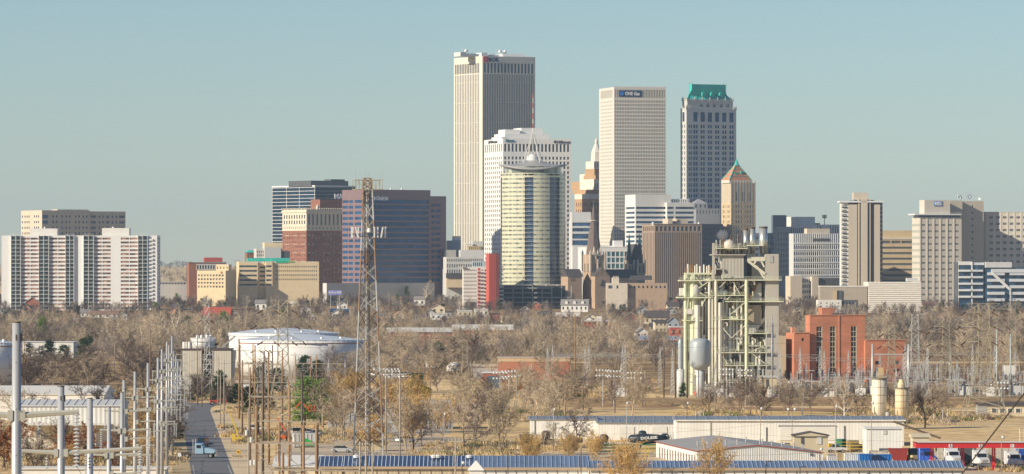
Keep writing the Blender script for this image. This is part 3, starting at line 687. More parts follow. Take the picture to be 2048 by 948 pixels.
# ================= white apartment slab
Y_ = 3400
B = Bld('apartment_slab', 'long white apartment slab with stacked dark balconies between solid white panels', 3, Y_, -9)
Wl = B.L(309); fh = 7.75
solid = [(0, 20), (144, 164), (219, 236), (300, 309)]
bands_ = [(38, 75, 57), (94, 128, 112), (183, 218, 200), (236, 272, 254)]
bal_ = [(20, 38), (75, 94), (128, 144), (164, 183), (272, 290)]
rb_ = glass('curtained_band', (0.24, 0.14, 0.10), rough=.4, var=.7, cell=(.3, .3, .364))
fr = []; zsx = []
for a, c, m_ in bands_: zsx += [(a+1, m_-.6), (m_+.6, c-1)]
B.blk(white, 3, 312, 471, dep=18, front=[(473.5, 628, 20, .52, zsx, 0)], side=[(473.5, 628, 20, .5, 2, .4)], gm=rb_, wname='window_band', limit=100, depth=.5)
x0, y0, W, D, z0, z1 = B.last
for (a, c) in bal_:                         # dark glazed balcony stacks with floor slabs, rails and fins
    xa, xb = B.L(a), B.L(c)
    MB().box(xa, xb, -.25, -.02, 0, z1-.4).build('balcony_glass', glass('balcony_glass', (.035, .06, .065), var=.7, cell=(.4, .4, .364)), B.t)
    for i in range(20):
        zz_ = B.z(473.5+7.72*(i+1)); b = MB(); b.box(xa, xb, -1.6, -.26, zz_, zz_+.28)
        b.box(xa, xb, -1.6, -1.55, zz_+.75, zz_+.82)
        b.build('balcony', lgrey, B.t)
    for x_ in (xa-.15, (xa+xb)/2, xb+.15): MB().box(x_-.13, x_+.13, -1.75, -.02, 0, z1).build('fin', white, B.t)
    k = MB(); k.beam((xa, -1.6, z1+1), (xb, -1.6, z1+1), .15); k.beam((xa, -1.6, z1), (xa, -1.6, z1+1), .15); k.beam((xb, -1.6, z1), (xb, -1.6, z1+1), .15); k.build('roof_rail', white, B.t)
for a, c in ((290, 301),):
    for i in range(20): zz_ = B.z(473.5+7.72*(i+1)); MB().box(B.L(a), B.L(c), -1.1, -.02, zz_, zz_+1.2).build('balcony', white, B.t)
B.blk(warmwhite, 60, 114, 457, 471, dep=8, y0=5, name='penthouse'); B.blk(warmwhite, 203, 257, 456, 471, dep=8, y0=5, name='penthouse')
for u in (89, 225): q = B.pt(u, 455, 7); MB().lathe([(.6, -.8), (.7, 0), (.3, .6)], 8, q[0], q[1], q[2]).build('roof_vent', white, B.t)
# ================= centre right: low ribbon building
B = Bld('office_building', 'white ribbon windowed office block with blank upper wall, before the pale ribbed tower', 1271, 3800, 16)
rib = lambda v0, n: (v0, v0+9.55*n, n, .46, 1, .97, 1, 1)
B.blk(warmwhite, 1271, 1342, 389, uL=1250, front=[(411, 411+9.55*17, 17, .48, 1, .97, .4, .4)], side=[(411, 411+9.55*17, 17, .48, 1, .84)], gm=bluegl, wname='window_band')
B.blk(warmwhite, 1334, 1388, 405, dep=40, y0=-6, front=[(411, 411+9.55*17, 17, .48, [(1, 14), (17, 58)], 0)], side=[(411, 411+9.55*17, 17, .48, 1, .8)], gm=bluegl, wname='window_band', name='wing_wall')
B.blk(white, 1338, 1379, 397.5, 405, dep=18, y0=2, front=[(399, 404, 1, 1, 9, .5)], gm=winL, name='penthouse')
for u, vt in ((1278, 382), (1298, 379), (1341, 391)): B.mast(steelw, u, vt, 390, 10, .12)
# ================= brown ribbed federal building
B = Bld('office_building', 'brown ribbed office block with a dark colonnade of windows under its flat roof', 1309, 3700, 17)
fb_ = mat('brown_concrete', (0.36, 0.27, 0.20), .8, var=.06, scale=.2)
B.blk(fb_, 1309, 1404, 449, uL=1284, front=[(452.5, 462, 1, 1, 11, .66, 1, 1), (465, 600, 1, 1, 22, .5, 1, 1)], side=[(452.5, 462, 1, 1, 6, .6, 1, 1), (465, 600, 1, 1, 8, .42, 1, 1)], gm=bluegl, wname='window_strip', depth=.9, cope=.6, copem=mat('brown_coping', (.25, .19, .15), .8, var=.05))
B.blk(beige, 1353, 1376, 437, 449, dep=10, y0=6, name='penthouse'); B.blk(beige, 1336, 1345, 437, 449, dep=14, y0=4, name='penthouse'); B.box(dgrey, 1355, 1359, 439.5, 443.5, 5.7, 5.95, 'louvre')
for u in (1306, 1398): q = B.pt(u, 447, 4); MB().lathe([(.3, -2), (1.1, -.6), (.9, .8), (.2, 1.2)], 8, q[0], q[1], q[2]).build('dish', white, B.t)
# ================= blocks behind the power plant; the shade materials hold shade in their colour
B = simple('office_building', 'stone block painted in bluish shade with a columned temple-like top behind the brown ribbed block', 1392, 1440, 417, 3865, mat('shade_stone', (.30, .31, .33), .8, var=.06), 14, uL=1381, front=[(420, 428, 1, .8, 8, .3), (455, 560, 8, .5, 12, .5)])
x0, y0, W, D, z0, z1 = B.last
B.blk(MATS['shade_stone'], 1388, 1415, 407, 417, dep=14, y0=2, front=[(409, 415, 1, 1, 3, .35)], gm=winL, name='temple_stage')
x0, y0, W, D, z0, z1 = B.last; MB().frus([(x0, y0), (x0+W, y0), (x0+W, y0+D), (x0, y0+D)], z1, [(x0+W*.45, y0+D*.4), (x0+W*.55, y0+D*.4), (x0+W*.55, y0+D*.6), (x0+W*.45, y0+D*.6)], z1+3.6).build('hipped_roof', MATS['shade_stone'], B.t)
B = simple('office_building', 'dark brown office block with rows of small windows behind the plant, shade painted into it', 1403, 1446, 448, 3835, mat('shade_brown', (.17, .15, .17), .8, var=.08), 10, dep=30, front=[(452, 580, 12, .5, 10, .55)])
B = simple('office_building', 'block in painted slate shade directly left of the red tiled pyramid tower base', 1437, 1560, 466, 4250, mat('shade_slate', (.15, .17, .21), .8, var=.08), 6, dep=30, front=[(470, 560, 8, .4, 12, .6)])
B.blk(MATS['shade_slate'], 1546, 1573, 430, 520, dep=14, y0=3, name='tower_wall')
B = simple('office_building', 'grey stone block with a sunlit tan left edge directly right of the tall silver stacks', 1555, 1581, 456, 3950, grey, 22, uL=1547, front=[(462, 560, 9, .5, 5, .4)], side=[])
B.blk(limest, 1569, 1625, 453, dep=20, y0=4, front=[(456, 470, 1, 1, 14, .5)], gm=winL, name='wing_wall')
# ================= white plain block with cell mast
B = simple('office_building', 'plain white windowless upper block beside a rooftop antenna mast', 1596, 1630, 433.5, 4000, warmwhite, 20, uL=1573)
B.blk(warmwhite, 1600, 1684, 449, dep=30, y0=-4, front=[(451, 468, 1, 1, [(34, 36), (40, 42), (60, 62), (65, 67), (70, 72), (75, 77)], 0)], gm=bluegl, name='wing_wall'); B.blk(dgrey, 1630, 1640, 446, 450, dep=8, y0=0, name='cooling_unit')
b = MB(); q = B.pt(1649, 449, 2)
b.tube(q, (q[0], q[1], q[2]+8), .3, .25, 6)
for k in range(6): a = k*math.pi/3; b.box(q[0]+1.5*math.cos(a)-.3, q[0]+1.5*math.cos(a)+.3, q[1]+1.5*math.sin(a)-.2, q[1]+1.5*math.sin(a)+.2, q[2]+5.2, q[2]+8.2)
b.lathe([(.2, 5.6), (1.6, 5.8), (1.6, 6), (.2, 6.2)], 10, q[0], q[1], q[2]); b.build('antenna_mast', mat('rust_steel', (.33, .20, .13), .6, var=.2), B.t)
# ================= white gridded office
B = Bld('office_building', 'white panelled office block with rows of blue grey windows left of the beige shafted apartments', 1587, 3700, 16)
B.blk(lgrey, 1587, 1684, 467, uL=1578, front=[(489, 489+12.7*5, 5, .60, 23, .62, 1, 1)], side=[], gm=winL, limit=100)
x0, y0, W, D, z0, z1 = B.last; b = MB()
for i in range(24): xx = W*i/23.; b.box(xx-.12, xx+.12, -.35, -.01, B.z(553), z1)
for i in range(6): zz_ = B.z(486.5+12.7*i); b.box(0, W, -.5, -.36, zz_-.5, zz_+.4)
b.build('white_frame', white, B.t)
B.blk(lgrey, 1604, 1625, 553, None, dep=12, y0=-.8, front=[(556, 600, 4, .55, 5, .7)], gm=winL, name='base_wall'); B.blk(beige, 1581, 1604, 552, dep=14, y0=-6, name='shaft'); B.blk(beige, 1624, 1637, 553, dep=14, y0=-6, name='shaft'); B.box(dgrey, 1637, 1680, 556, 568, -4, -1, 'dark_storey')
B.box(dgrey, 1625, 1660, 477, 482, -.45, -.02, 'louvre'); B.blk(beige, 1614, 1660, 457, 467, dep=8, y0=4, name='penthouse')
# ================= beige twin shaft apartments
B = Bld('apartment_tower', 'tall beige apartment tower with blank vertical shafts and a wide flat white roof slab', 1682, 3650, 6)
ap = mat('beige_panel', (.56, .49, .385), .8, var=.05, scale=.2, streak=True)
B.blk(dgrey, 1684, 1764, 405, dep=18, y0=1.5, name='core_wall')
B.blk(ap, 1697, 1714, 409, dep=14, y0=0, name='shaft'); B.blk(ap, 1722, 1735, 398, dep=14, y0=-1.5, name='shaft'); B.blk(ap, 1748.5, 1760, 409, dep=14, y0=0, name='shaft')
B.blk(ap, 1716, 1719, 398, dep=10, y0=-.6, name='shaft'); B.blk(ap, 1738, 1741, 398, dep=10, y0=-.6, name='shaft'); B.blk(ap, 1707, 1736, 385, 399, dep=10, y0=2, name='penthouse')
B.blk(warmwhite, 1682.5, 1696.5, 405, dep=12, y0=1, front=[(409, 600, 22, .62, 1, .7)], gm=winL, name='balcony_wall')
for i in range(22):
    zz_ = B.z(405+8.7*(i+1)); q = B.pt(1683, 500, 0)
    MB().box(q[0]-.6, q[0]+B.L(11), -.6, .95, zz_, zz_+.3).box(q[0]-.6, q[0]+B.L(11), -.6, -.5, zz_+.9, zz_+1.05).build('balcony', white, B.t)
    q = B.pt(1760.5, 500, 1); MB().box(q[0], q[0]+1.5, 1, 8, zz_, zz_+1.1).build('balcony', ap, B.t)
q = B.pt(1679, 404, 0); q2 = B.pt(1767, 404, 0); MB().box(q[0], q2[0], -1.5, 17, B.z(405)+.01, B.z(402)).build('roof_slab', white, B.t)
for (x_, y_) in ((1700, 401), (1742, 400), (1708, 400)): B.box(dgrey, x_, x_+6, y_, 402, 3, 6, 'roof_fan')
B.box(bluegl, 1760, 1765, 404, 600, 2, 10, 'side_glass')
# ================= tan office w/ ribbons
B = simple('parking_building', 'tan ribbon banded block between the beige shaft tower and the tall white and grey hospital', 1763, 1826, 479, 3750, tan, 4, dep=30, front=[(481, 487.5, 1, .8, [(1, 18), (20, 38), (40, 61)], 0), (490, 600, 10, .38, 1, 1.0)], gm=dgrey, wname='window_band')
B.blk(tan, 1763, 1826, 461, 475, dep=18, y0=2, name='penthouse'); B.box(beige, 1763, 1826, 475, 479, -.5, 20, 'roof_edge')
# ================= hospital with HP sign
B = Bld('hospital_building', 'tall pale banded building with a blue framed sign on its roof block', 1840, 3560, 16)
hb = mat('pale_concrete', (.60, .55, .46), .8, var=.04, scale=.2, streak=True); gband = mat('greenish_band', (.40, .41, .34), .8, var=.05)
w2 = []
for i in range(6): a = 3+i*13.4; w2 += [(a, a+2.2), (a+2.6, a+4.8), (a+5.2, a+7.2)]
B.blk(hb, 1840, 1923, 435, uL=1824, front=[(443.5, 443.5+12.65*13, 13, .30, w2, 0)], side=[], gm=winL, limit=100, depth=.35)
x0, y0, W, D, z0, z1 = B.last; b = MB()
for i in range(13):
    zz_ = B.z(443.5+12.65*(i+.5)); b.box(-.08, -.01, 0, D, zz_-.9, zz_+.9)
b.build('greenish_band', gband, B.t)
b = MB()
for i in range(6): xx = B.L(1.2+i*13.4); b.box(xx-.7, xx+.3, -.3, -.01, 0, z1)
b.build('pilaster', mat('pale_pilaster', (.66, .61, .51), .8, var=.04), B.t)
B.box(bluegl, 1836, 1920, 430, 434.7, 2, 14, 'clerestory'); q = B.pt(1829, 426, -1); q2 = B.pt(1922, 426, -1)
MB().box(q[0], q2[0], -2, 16, B.z(430), B.z(427.5)).build('roof_slab', white, B.t); b = MB(); b.beam((q[0], -1.8, B.z(425)), (q2[0], -1.8, B.z(425)), .1); b.beam((q[0], -1.8, B.z(426)), (q2[0], -1.8, B.z(426)), .08); b.build('rail', steelw, B.t)
B.blk(hb, 1849, 1900, 400, 428, dep=14, y0=1, name='penthouse')
x0, y0, W, D, z0, z1 = B.last; qa = B.pt(1868, 412, .8); qb = B.pt(1884, 402, .8)
MB().box(qa[0], qb[0], .6, .95, qa[2], qb[2]).build('sign_frame', mat('sign_frame_blue', (.10, .22, .5), .4, var=0), B.t); MB().box(qa[0]+.5, qb[0]-.5, .5, .59, qa[2]+.5, qb[2]-.5).build('sign_board', mat('sign_pale_blue', (.5, .6, .75), .4, var=0), B.t)
text('HP.', 'sign_letters', white, B.t, (qa[0]+.8, .42, qa[2]+.9), (R(90), 0, 0), 2.1, qb[0]-qa[0]-1.5, .08, True)
B.blk(ap, 1925, 1968, 401, dep=18, y0=22, front=[(405, 600, 15, .32, [(19, 22)], 0)], gm=winL, name='service_tower'); B.blk(ap, 1900.5, 1925, 400, 435, dep=14, y0=16, name='link_wall')
for u, v, m_ in ((1919, 394, white), (1939, 393, mat('dish_grey', (.25, .28, .34), .4, var=0)), (1960, 397, white)):
    q = B.pt(u, v, 26); rr = 1.9 if u < 1950 else 1.0; k = MB()
    k.lathe([(.05, 0), (rr*.6, .25), (rr, .8), (rr*1.02, .84), (rr*.55, .4), (.05, .12)], 16)
    o = k.build('satellite_dish', m_, B.t, True); o.location = q; o.rotation_euler = (R(55), R(20 if u < 1930 else -50), 0)
    MB().tube((q[0], q[1], q[2]-2.8), (q[0], q[1], q[2]), .2, .2, 5).build('dish_mast', steelw, B.t)
w3 = []
for i in range(6): a = 10+i*13.4; w3 += [(a, a+2.2), (a+2.6, a+4.8), (a+5.2, a+7.4)]
B2 = Bld('hospital_wing', 'pale wing of the hospital running off the right edge with groups of three windows', 1969, 3600, 3)
B2.blk(hb, 1969, 2075, 425, dep=20, front=[(428.5, 428.5+12.65*13, 13, .36, w3, 0)], gm=winL, limit=100, depth=.35, cope=.5)
b = MB()
for i in range(6): xx = B2.L(6+i*13.4); b.box(xx-.9, xx+.4, -.25, -.01, 0, B2.last[5])
b.build('pilaster', MATS['pale_pilaster'], B2.t)
# ================= blue glass low building at right
B = Bld('clinic_building', 'blue glass clinic with projecting white sunshades and a sloping white diagonal brace', 1915, 3400, 8)
bl2 = glass('clinic_glass', (.025, .06, .11), var=.5)
B.blk(bl2, 1915, 1968, 524, dep=20, name='glass_wall'); B.blk(bl2, 1971, 2075, 535, dep=20, y0=-3, name='glass_wall')
sh = mat('sunshade', (.62, .64, .66), .5, var=.04)
q = B.pt(1916, 524, 0); MB().box(q[0], q[0]+B.L(27), -.8, 2, B.z(530), B.z(523)).build('white_fascia', white, B.t); MB().box(q[0]+B.L(27), q[0]+B.L(52), -.5, 2, B.z(530), B.z(525)).build('white_fascia', sh, B.t)
MB().box(q[0]+B.L(26), q[0]+B.L(28.5), -1.2, -.6, 0, B.z(524)).build('white_fin', white, B.t); MB().box(q[0], q[0]+B.L(1.5), -.5, -.02, 0, B.z(524)).build('grey_pier', grey, B.t)
for i in range(5):
    zz_ = B.z(543+i*13)
    for a, c in ((2, 26), (29, 50)): MB().box(B.L(a), B.L(c), -2.2, -.02, zz_-.1, zz_+1.3).build('sunshade', sh if a > 20 else white, B.t)
    for a, c in ((58, 92), (102, 150)): MB().box(B.L(a), B.L(c), -5, -3.02, zz_-2.6, zz_-.6).build('sunshade', sh, B.t)
q = B.pt(1971, 530, -4); MB().box(q[0], q[0]+B.L(52), -4.5, 10, B.z(535), B.z(524)).build('roof_box', lgrey, B.t); MB().box(q[0]+4, q[0]+B.L(110), -5.4, -3.1, B.z(545), B.z(538)).build('white_fascia', sh, B.t)
k = MB(); k.profy([(B.L(62), B.z(545)), (B.L(70), B.z(545)), (B.L(103), B.z(576)), (B.L(103), B.z(583))], -5.6, -5.1); k.build('diagonal_brace', white, B.t)
MB().box(B.L(102), B.L(104.5), -5.6, -5.1, 0, B.z(576)).build('white_fin', sh, B.t)
# ================= white patterned box, beige low blocks
B = Bld('windowless_block', 'white windowless box patterned all over with small diamond blocks near the right edge', 1736, 3300, 6)
pt = mat('pattern_white', (.74, .68, .58), .8, var=.04); B.blk(pt, 1736, 1843, 564, dep=30)
x0, y0, W, D, z0, z1 = B.last; k = MB()
for i in range(54):
    for j in range(17):
        xx = W*(i+.5+(j % 2)*.5)/54.6; z_ = z1-.8-j*1.45
        if z_ < 1: continue
        k.tri((xx-.42, -.02, z_), (xx, -.5, z_-.1), (xx, -.02, z_+.66)); k.tri((xx, -.5, z_-.1), (xx+.42, -.02, z_), (xx, -.02, z_+.66)); k.tri((xx-.42, -.02, z_), (xx, -.02, z_-.66), (xx, -.5, z_-.1)); k.tri((xx, -.5, z_-.1), (xx, -.02, z_-.66), (xx+.42, -.02, z_))
k.build('patterned_facing', mat('pattern_relief', (.80, .76, .68), .8, var=.03), B.t); B.box(lgrey, 1814, 1836, 556, 563, 4, 12, 'penthouse')
B = simple('low_building', 'low beige building with a pale roof edge left of the white patterned box', 1640, 1734, 574, 3300, mat('fawn_panel', (.42, .36, .28), .8, var=.08), 4, dep=16, cope=.8, copem=warmwhite)
B.box(tan, 1668, 1674, 581, 600, -1.5, -.02, 'chimney'); B.box(dgrey, 1675, 1684, 581, 600, -.8, -.02, 'doorway')
B = simple('apartment_block', 'small white block with a shade-painted dark side just above the brick power house chimney', 1636, 1683, 600, 3200, warmwhite, 6, dep=12, front=[(603, 616, 2, .35, 4, .25)], gm=winL)
B.blk(dgrey, 1684, 1716, 600, dep=12, y0=1, name='shaded_wing', front=[(603, 625, 3, .5, 5, .5)], gm=bluegl)  # shaded side of the white block, its shade put into dark grey
# ================= left of brown block: teal building, ribbon block
B = simple('bank_building', 'long low building of teal glass bays under a flat white roof behind the stone church', 1180, 1258, 495, 3720, white, 8, uL=1143, front=[(502, 538, 3, .82, 8, .8, 8, 1)], gm=tealgl, cope=.6)
B.blk(white, 1145, 1156, 492, 570, dep=8, y0=-10, name='white_wall'); B.blk(white, 1228, 1246, 481, 495, dep=8, y0=6, name='penthouse'); B.blk(lgrey, 1185, 1250, 491, 494, dep=8, y0=10, name='penthouse')
B = simple('office_building', 'grey banded office block with a blank grey top behind the church spire', 1144, 1182, 441, 3850, lgrey, 6, dep=24, front=[(445, 452, 1, 1, 1, .95), (456, 463, 1, 1, 1, .95), (466, 492, 2, .75, 1, .95)], gm=bluegl, wname='window_band')
B.blk(lgrey, 1144, 1182, 424, 441, dep=16, y0=4, name='blank_wall')
# ================= stone churches
cs = mat('church_stone', (.44, .32, .22), .85, var=.12, scale=.4); cst = mat('church_trim', (.66, .58, .47), .8, var=.08)
def pyr(b, cx, cy, w_, z0, z1, tw=.08): b.frus([(cx-w_, cy-w_), (cx+w_, cy-w_), (cx+w_, cy+w_), (cx-w_, cy+w_)], z0, [(cx-tw, cy-tw), (cx+tw, cy-tw), (cx+tw, cy+tw), (cx-tw, cy+tw)], z1)
def roofbox(B, m, u0, u1, v_e, v_r, y0, y1, name='roof', along='x'):
    a = B.pt(u0, v_e, y0); c = B.pt(u1, v_e, y0); k = MB(); zr = B.z(v_r)
    if along == 'x': k.profx([(y0-.4, a[2]), (y1+.4, a[2]), ((y0+y1)/2, zr)], a[0]-.3, c[0]+.3)
    else: k.profy([(a[0]-.4, a[2]), (c[0]+.4, a[2]), ((a[0]+c[0])/2, zr)], y0-.3, y1+.3)
    return k.build(name, m, B.t)
B = Bld('spired_church', 'tan stone church with a tall dark pointed spire and a round window in its tower', 1181, 3480, 22, 'church')
B.blk(cs, 1181, 1210, 509, uL=1165, front=[(527, 545, 1, 1, 2, .35, 6, 8)], side=[(527, 545, 1, 1, 2, .35, 2, 2)], gm=dgrey, name='tower_wall')
x0, y0, W, D, z0, z1 = B.last
sp = MB(); oct_ = lambda r: [(W/2+r*math.cos(R(22.5+45*k)), D/2+r*math.sin(R(22.5+45*k))) for k in range(8)]
sp.frus(oct_(W*.5), z1, oct_(W*.27), B.z(455)); sp.frus(oct_(W*.27), B.z(455), oct_(.1), B.z(405)); so_ = sp.build('spire', mat('spire_slate', (.17, .13, .115), .8, var=.2), B.t)
k = MB(); k.lathe([(W*.285, 0), (W*.285, .5)], 8, W/2, D/2, B.z(441.5)); k.beam((W/2, D/2, B.z(405)), (W/2, D/2, B.z(400)), .12); k.beam((W/2-.7, D/2, B.z(401.8)), (W/2+.7, D/2, B.z(401.8)), .12); k.build('spire_band', cst, so_)
k = MB()
for (px_, py_) in ((0, 0), (W, 0), (W, D), (0, D), (W/2, 0), (0, D/2)):
    k = MB(); k.box(px_-.5, px_+.5, py_-.5, py_+.5, z1-12, z1+.6); pyr(k, px_, py_, .7, z1+.6, z1+3.6); k.build('pinnacle', cst, B.t)
for sx in (.28, .72): MB().frus([(W*sx-1, -.6), (W*sx+1, -.6), (W*sx+1, 2), (W*sx-1, 2)], z1-.5, [(W*sx-.1, .8), (W*sx+.1, .8), (W*sx+.1, 1), (W*sx-.1, 1)], z1+6).build('gable', cst, B.t)
k = MB(); k.tube((W/2, -.5, B.z(514)), (W/2, -.02, B.z(514)), 1.9, 1.9, 16); o = k.build('round_window', cst, B.t); MB().tube((W/2, -.62, B.z(514)), (W/2, -.51, B.z(514)), 1.3, 1.3, 14).build('tracery', dgrey, o)
B.blk(cs, 1136, 1164, 553, dep=14, y0=-2, name='hall_wall', front=[(557, 563, 1, 1, [(7, 9), (10, 12), (13, 15)], 0)], gm=winL); roofbox(B, slate, 1136, 1166, 553, 538, -2, 12)
q = B.pt(1190, 572, -8); c = B.pt(1220, 572, -8)
MB().profy([(q[0], 0), (c[0], 0), (c[0], B.z(553)), ((q[0]+c[0])/2, B.z(536)), (q[0], B.z(553))], -8, 6).build('gable_wall', cs, B.t); roofbox(B, slate, 1190, 1220, 552.5, 535, -7.7, 6, along='y')
MB().frus([((q[0]+c[0])/2-2, -8.3), ((q[0]+c[0])/2+2, -8.3), ((q[0]+c[0])/2+2, -8.02), ((q[0]+c[0])/2-2, -8.02)], B.z(572), [((q[0]+c[0])/2-.3, -8.3), ((q[0]+c[0])/2+.3, -8.3), ((q[0]+c[0])/2+.3, -8.02), ((q[0]+c[0])/2-.3, -8.02)], B.z(559)).build('pointed_window', dgrey, B.t)
B.blk(cs, 1211, 1275, 556, dep=14, y0=8, name='nave_wall'); roofbox(B, slate, 1208, 1276, 556, 538.5, 8, 22, 'nave_roof')
B = Bld('twin_spired_church', 'tan stone church with two slim dark spires tipped with green copper', 1260, 3560, 20, 'church')
for u0, u1, vt_, vs in ((1256, 1268, 528, 466), (1276, 1290, 526, 466)):
    B.blk(cs, u0, u1, vt_, dep=8, y0=0 if u0 < 1270 else -4, name='tower_wall', front=[(532, 545, 1, 1, 2, .4)], gm=dgrey); x0, y0, W, D, z0, z1 = B.last
    k = MB(); oc = lambda r: [(x0+W/2+r*math.cos(R(22.5+45*i)), y0+D/2+r*math.sin(R(22.5+45*i))) for i in range(8)]
    zc = B.z(487); k.frus(oc(W*.46), z1, oc(W*.2), zc); k.build('spire', slate, B.t); k = MB(); k.frus(oc(W*.205), zc+.01, oc(.08), B.z(vs)); k.build('spire_tip', copper, B.t)
    k = MB(); [(k.box(a-.4, a+.4, e-.4, e+.4, z1-8, z1+.5), pyr(k, a, e, .55, z1+.5, z1+3.2), k.build('pinnacle', cst, B.t), k.v.clear(), k.f.clear()) for a in (x0, x0+W) for e in (y0, y0+D)]
roofbox(B, slate, 1262, 1284, 520, 488, 6, 20, 'steep_roof', 'y'); B.blk(cs, 1262, 1284, 520, dep=14, y0=6, name='nave_wall')
B = simple('parish_building', 'long tan stone building with a battlemented porch beneath the churches', 1213, 1334, 566, 3400, cs, 3, dep=12, front=[(570, 578, 1, .6, 14, .4)], gm=winL)
B.blk(cst, 1225, 1238, 555, dep=10, y0=-2, name='porch_tower'); B.blk(cst, 1213, 1255, 566, dep=3, y0=-3.2, front=[(571, 577, 1, 1, [(4, 12), (20, 24)], 0)], gm=winL, name='front_wall'); roofbox(B, slate, 1262, 1304, 560, 551, 2, 14)
k = MB(); [k.box(B.pt(1226+i*3, 555, 0)[0], B.pt(1227.6+i*3, 555, 0)[0], -2, -1.4, B.z(555)+.003, B.z(552)) for i in range(4)]; k.build('battlement', cst, B.t)
# ================= lattice helpers
galv = mat('galvanised_steel', (.50, .50, .48), .45, .3, var=.12, scale=.5)
pylm = mat('weathered_lattice_steel', (.38, .335, .24), .6, .1, var=.18, scale=.3)
darkst = mat('dark_steel', (.12, .09, .07), .6, .2, var=.2)
rust = mat('rusty_steel', (.30, .19, .115), .8, .1, var=.3, scale=.5)
insm = mat('insulator', (.16, .085, .06), .35, 0, var=.1); insg = mat('grey_insulator', (.5, .52, .54), .35, 0, var=.1)
wood = mat('wood_pole', (.30, .19, .11), .9, 0, var=.28, scale=.8, streak=True); woodg = mat('grey_wood', (.38, .33, .26), .9, 0, var=.2, scale=.8, streak=True)
wirem = mat('wire', (.25, .25, .25), .5, .3, var=0); black_m = mat('black_cable', (.03, .03, .03), .6, 0, var=0)
def lat(b, w0, w1, z0, z1, n, r, cx=0, cy=0, horiz=True, legr=None):
    """square lattice column: legs, X braces on all four faces"""
    lr = legr or r*1.6; P = lambda k, i: (cx+(w0+(w1-w0)*k)/2*(1, 1, -1, -1)[i], cy+(w0+(w1-w0)*k)/2*(1, -1, -1, 1)[i], z0+(z1-z0)*k)
    # panel heights shrink with the width
    ks = [0.]; h = w0
    while len(ks) < n: ks.append(ks[-1]+1./n)
    ks.append(1.)
    for i in range(4): b.tube(P(0, i), P(1, i), lr, lr*.8, 4)
    for a, c in zip(ks[:-1], ks[1:]):
        for i in range(4):
            j = (i+1) % 4; b.tube(P(a, i), P(c, j), r, r, 3, False); b.tube(P(a, j), P(c, i), r, r, 3, False)
            if horiz: b.tube(P(c, i), P(c, j), r, r, 3, False)
def strain(parent, x, z, dx, n=6):        # strain insulator pulled out along the line from an arm end
    b = MB().tube((x, 0, z), (x+dx, -3.2, z-.9), .10, .10, 5); k = MB()
    for i in range(n): t_ = (i+.5)/n; p = (x+dx*t_, -3.2*t_, z-.9*t_); k.tube((p[0]-.02, p[1]+.04, p[2]), (p[0]+.02, p[1]-.04, p[2]), .2, .2, 6)
    b.v_off = len(b.v); b.f += [tuple(i+b.v_off for i in f) for f in k.f]; b.v += k.v
    return b.build('insulator_string', insm, parent)
def pylon(label, u, vb, vt, wpx, arms, m=None, lr=.11, group='lattice power pylons', spread=.9):
    Y = YV(vb); s = F/Y; h = (vb-vt)/s; w_ = wpx/s; m = m or pylm
    t = thing('lattice_pylon', label, 'pylon', (X(u, Y), Y, 0), random.uniform(-.12, .12), group)
    kn = h*.47; wn = w_*.22+.8
    b = MB(); lat(b, w_, wn, 0, kn, 5, lr*.55, legr=lr); lat(b, wn, wn*.78, kn, h, 7, lr*.5, legr=lr*.9); b.build('lattice_mast', m, t)
    for (v, half) in arms:
        z = (vb-v)/s; hw = half/s
        for sx in (-1, 1):
            a = MB(); e = (sx*hw, 0, z)
            for cy in (-.45*wn, .45*wn): a.tube((sx*wn*.4, cy, z), e, lr*.6, lr*.5, 4); a.tube((sx*wn*.4, cy, z+1.9*(h/30)), e, lr*.6, lr*.5, 4)
            for k in (.3, .6): a.tube((sx*(wn*.4+(hw-wn*.4)*k), 0, z), (sx*(wn*.4+(hw-wn*.4)*k), 0, z+1.9*(h/30)*(1-k)), lr*.4, lr*.4, 3)
            a.build('cross_arm', m, t)
            strain(t, sx*hw, z, sx*1.1-.6)
            strain(t, sx*hw*.45, z-.1, 1.2)
    a = MB(); hw = w_*.38; a.tube((-hw, 0, h), (hw, 0, h), lr*.6, lr*.6, 4)
    for sx in (-1, 1): a.tube((sx*wn*.4, 0, h-2.2), (sx*hw, 0, h), lr*.5, lr*.5, 4)
    a.build('earth_wire_arm', m, t); return t, Y
def wire(name, label, p, q, sag, r=.03, n=14, cat='power line', m=None, group='overhead power lines'):
    b = MB(); pts = []
    for i in range(n+1):
        k = i/n; pts.append((p[0]+(q[0]-p[0])*k, p[1]+(q[1]-p[1])*k, p[2]+(q[2]-p[2])*k-sag*4*k*(1-k)))
    for a, c in zip(pts[:-1], pts[1:]): b.tube(a, c, r, r, 3, False)
    return tag(b.build(name, m or wirem), label, cat, group)
# ================= communications tower
Yt = YV(926); st = F/Yt; base = (X(735, Yt), Yt, 0); hh = (926-379)/st
t = thing('radio_tower', 'tall three legged rusty lattice radio tower with white panel antennas and square top platform', 'tower', base, R(8))
rs = lambda k: (3.55*(1-k)+1.05*k)     # radius of the leg circle
def leg(i, k): a = R(90+120*i)+R(0); return (rs(k)*math.cos(a), rs(k)*math.sin(a), hh*k)
for i in range(3):
    for j in range(9): MB().tube(leg(i, j/9), leg(i, (j+1)/9), .17, .15, 6).build('leg', rust if (j+i) % 3 == 0 or j in (2, 6) else galv, t)
for j in range(18):
    k0 = 1-(1-j/18)**1.0; k1 = 1-(1-(j+1)/18)**1.0; b = MB()
    for i in range(3):
        b.tube(leg(i, k0), leg((i+1) % 3, k1), .085, .085, 4); b.tube(leg((i+1) % 3, k0), leg(i, k1), .085, .085, 4)
    b.build('cross_brace', [galv, darkst, galv, pylm][j % 4], t)
for i in range(3):
    b = MB().tube((.25+i*.22, .4, 0), (.1+i*.15, .2, hh*.8), .09, .09, 4); b.build('cable_run', darkst, t)
b = MB()
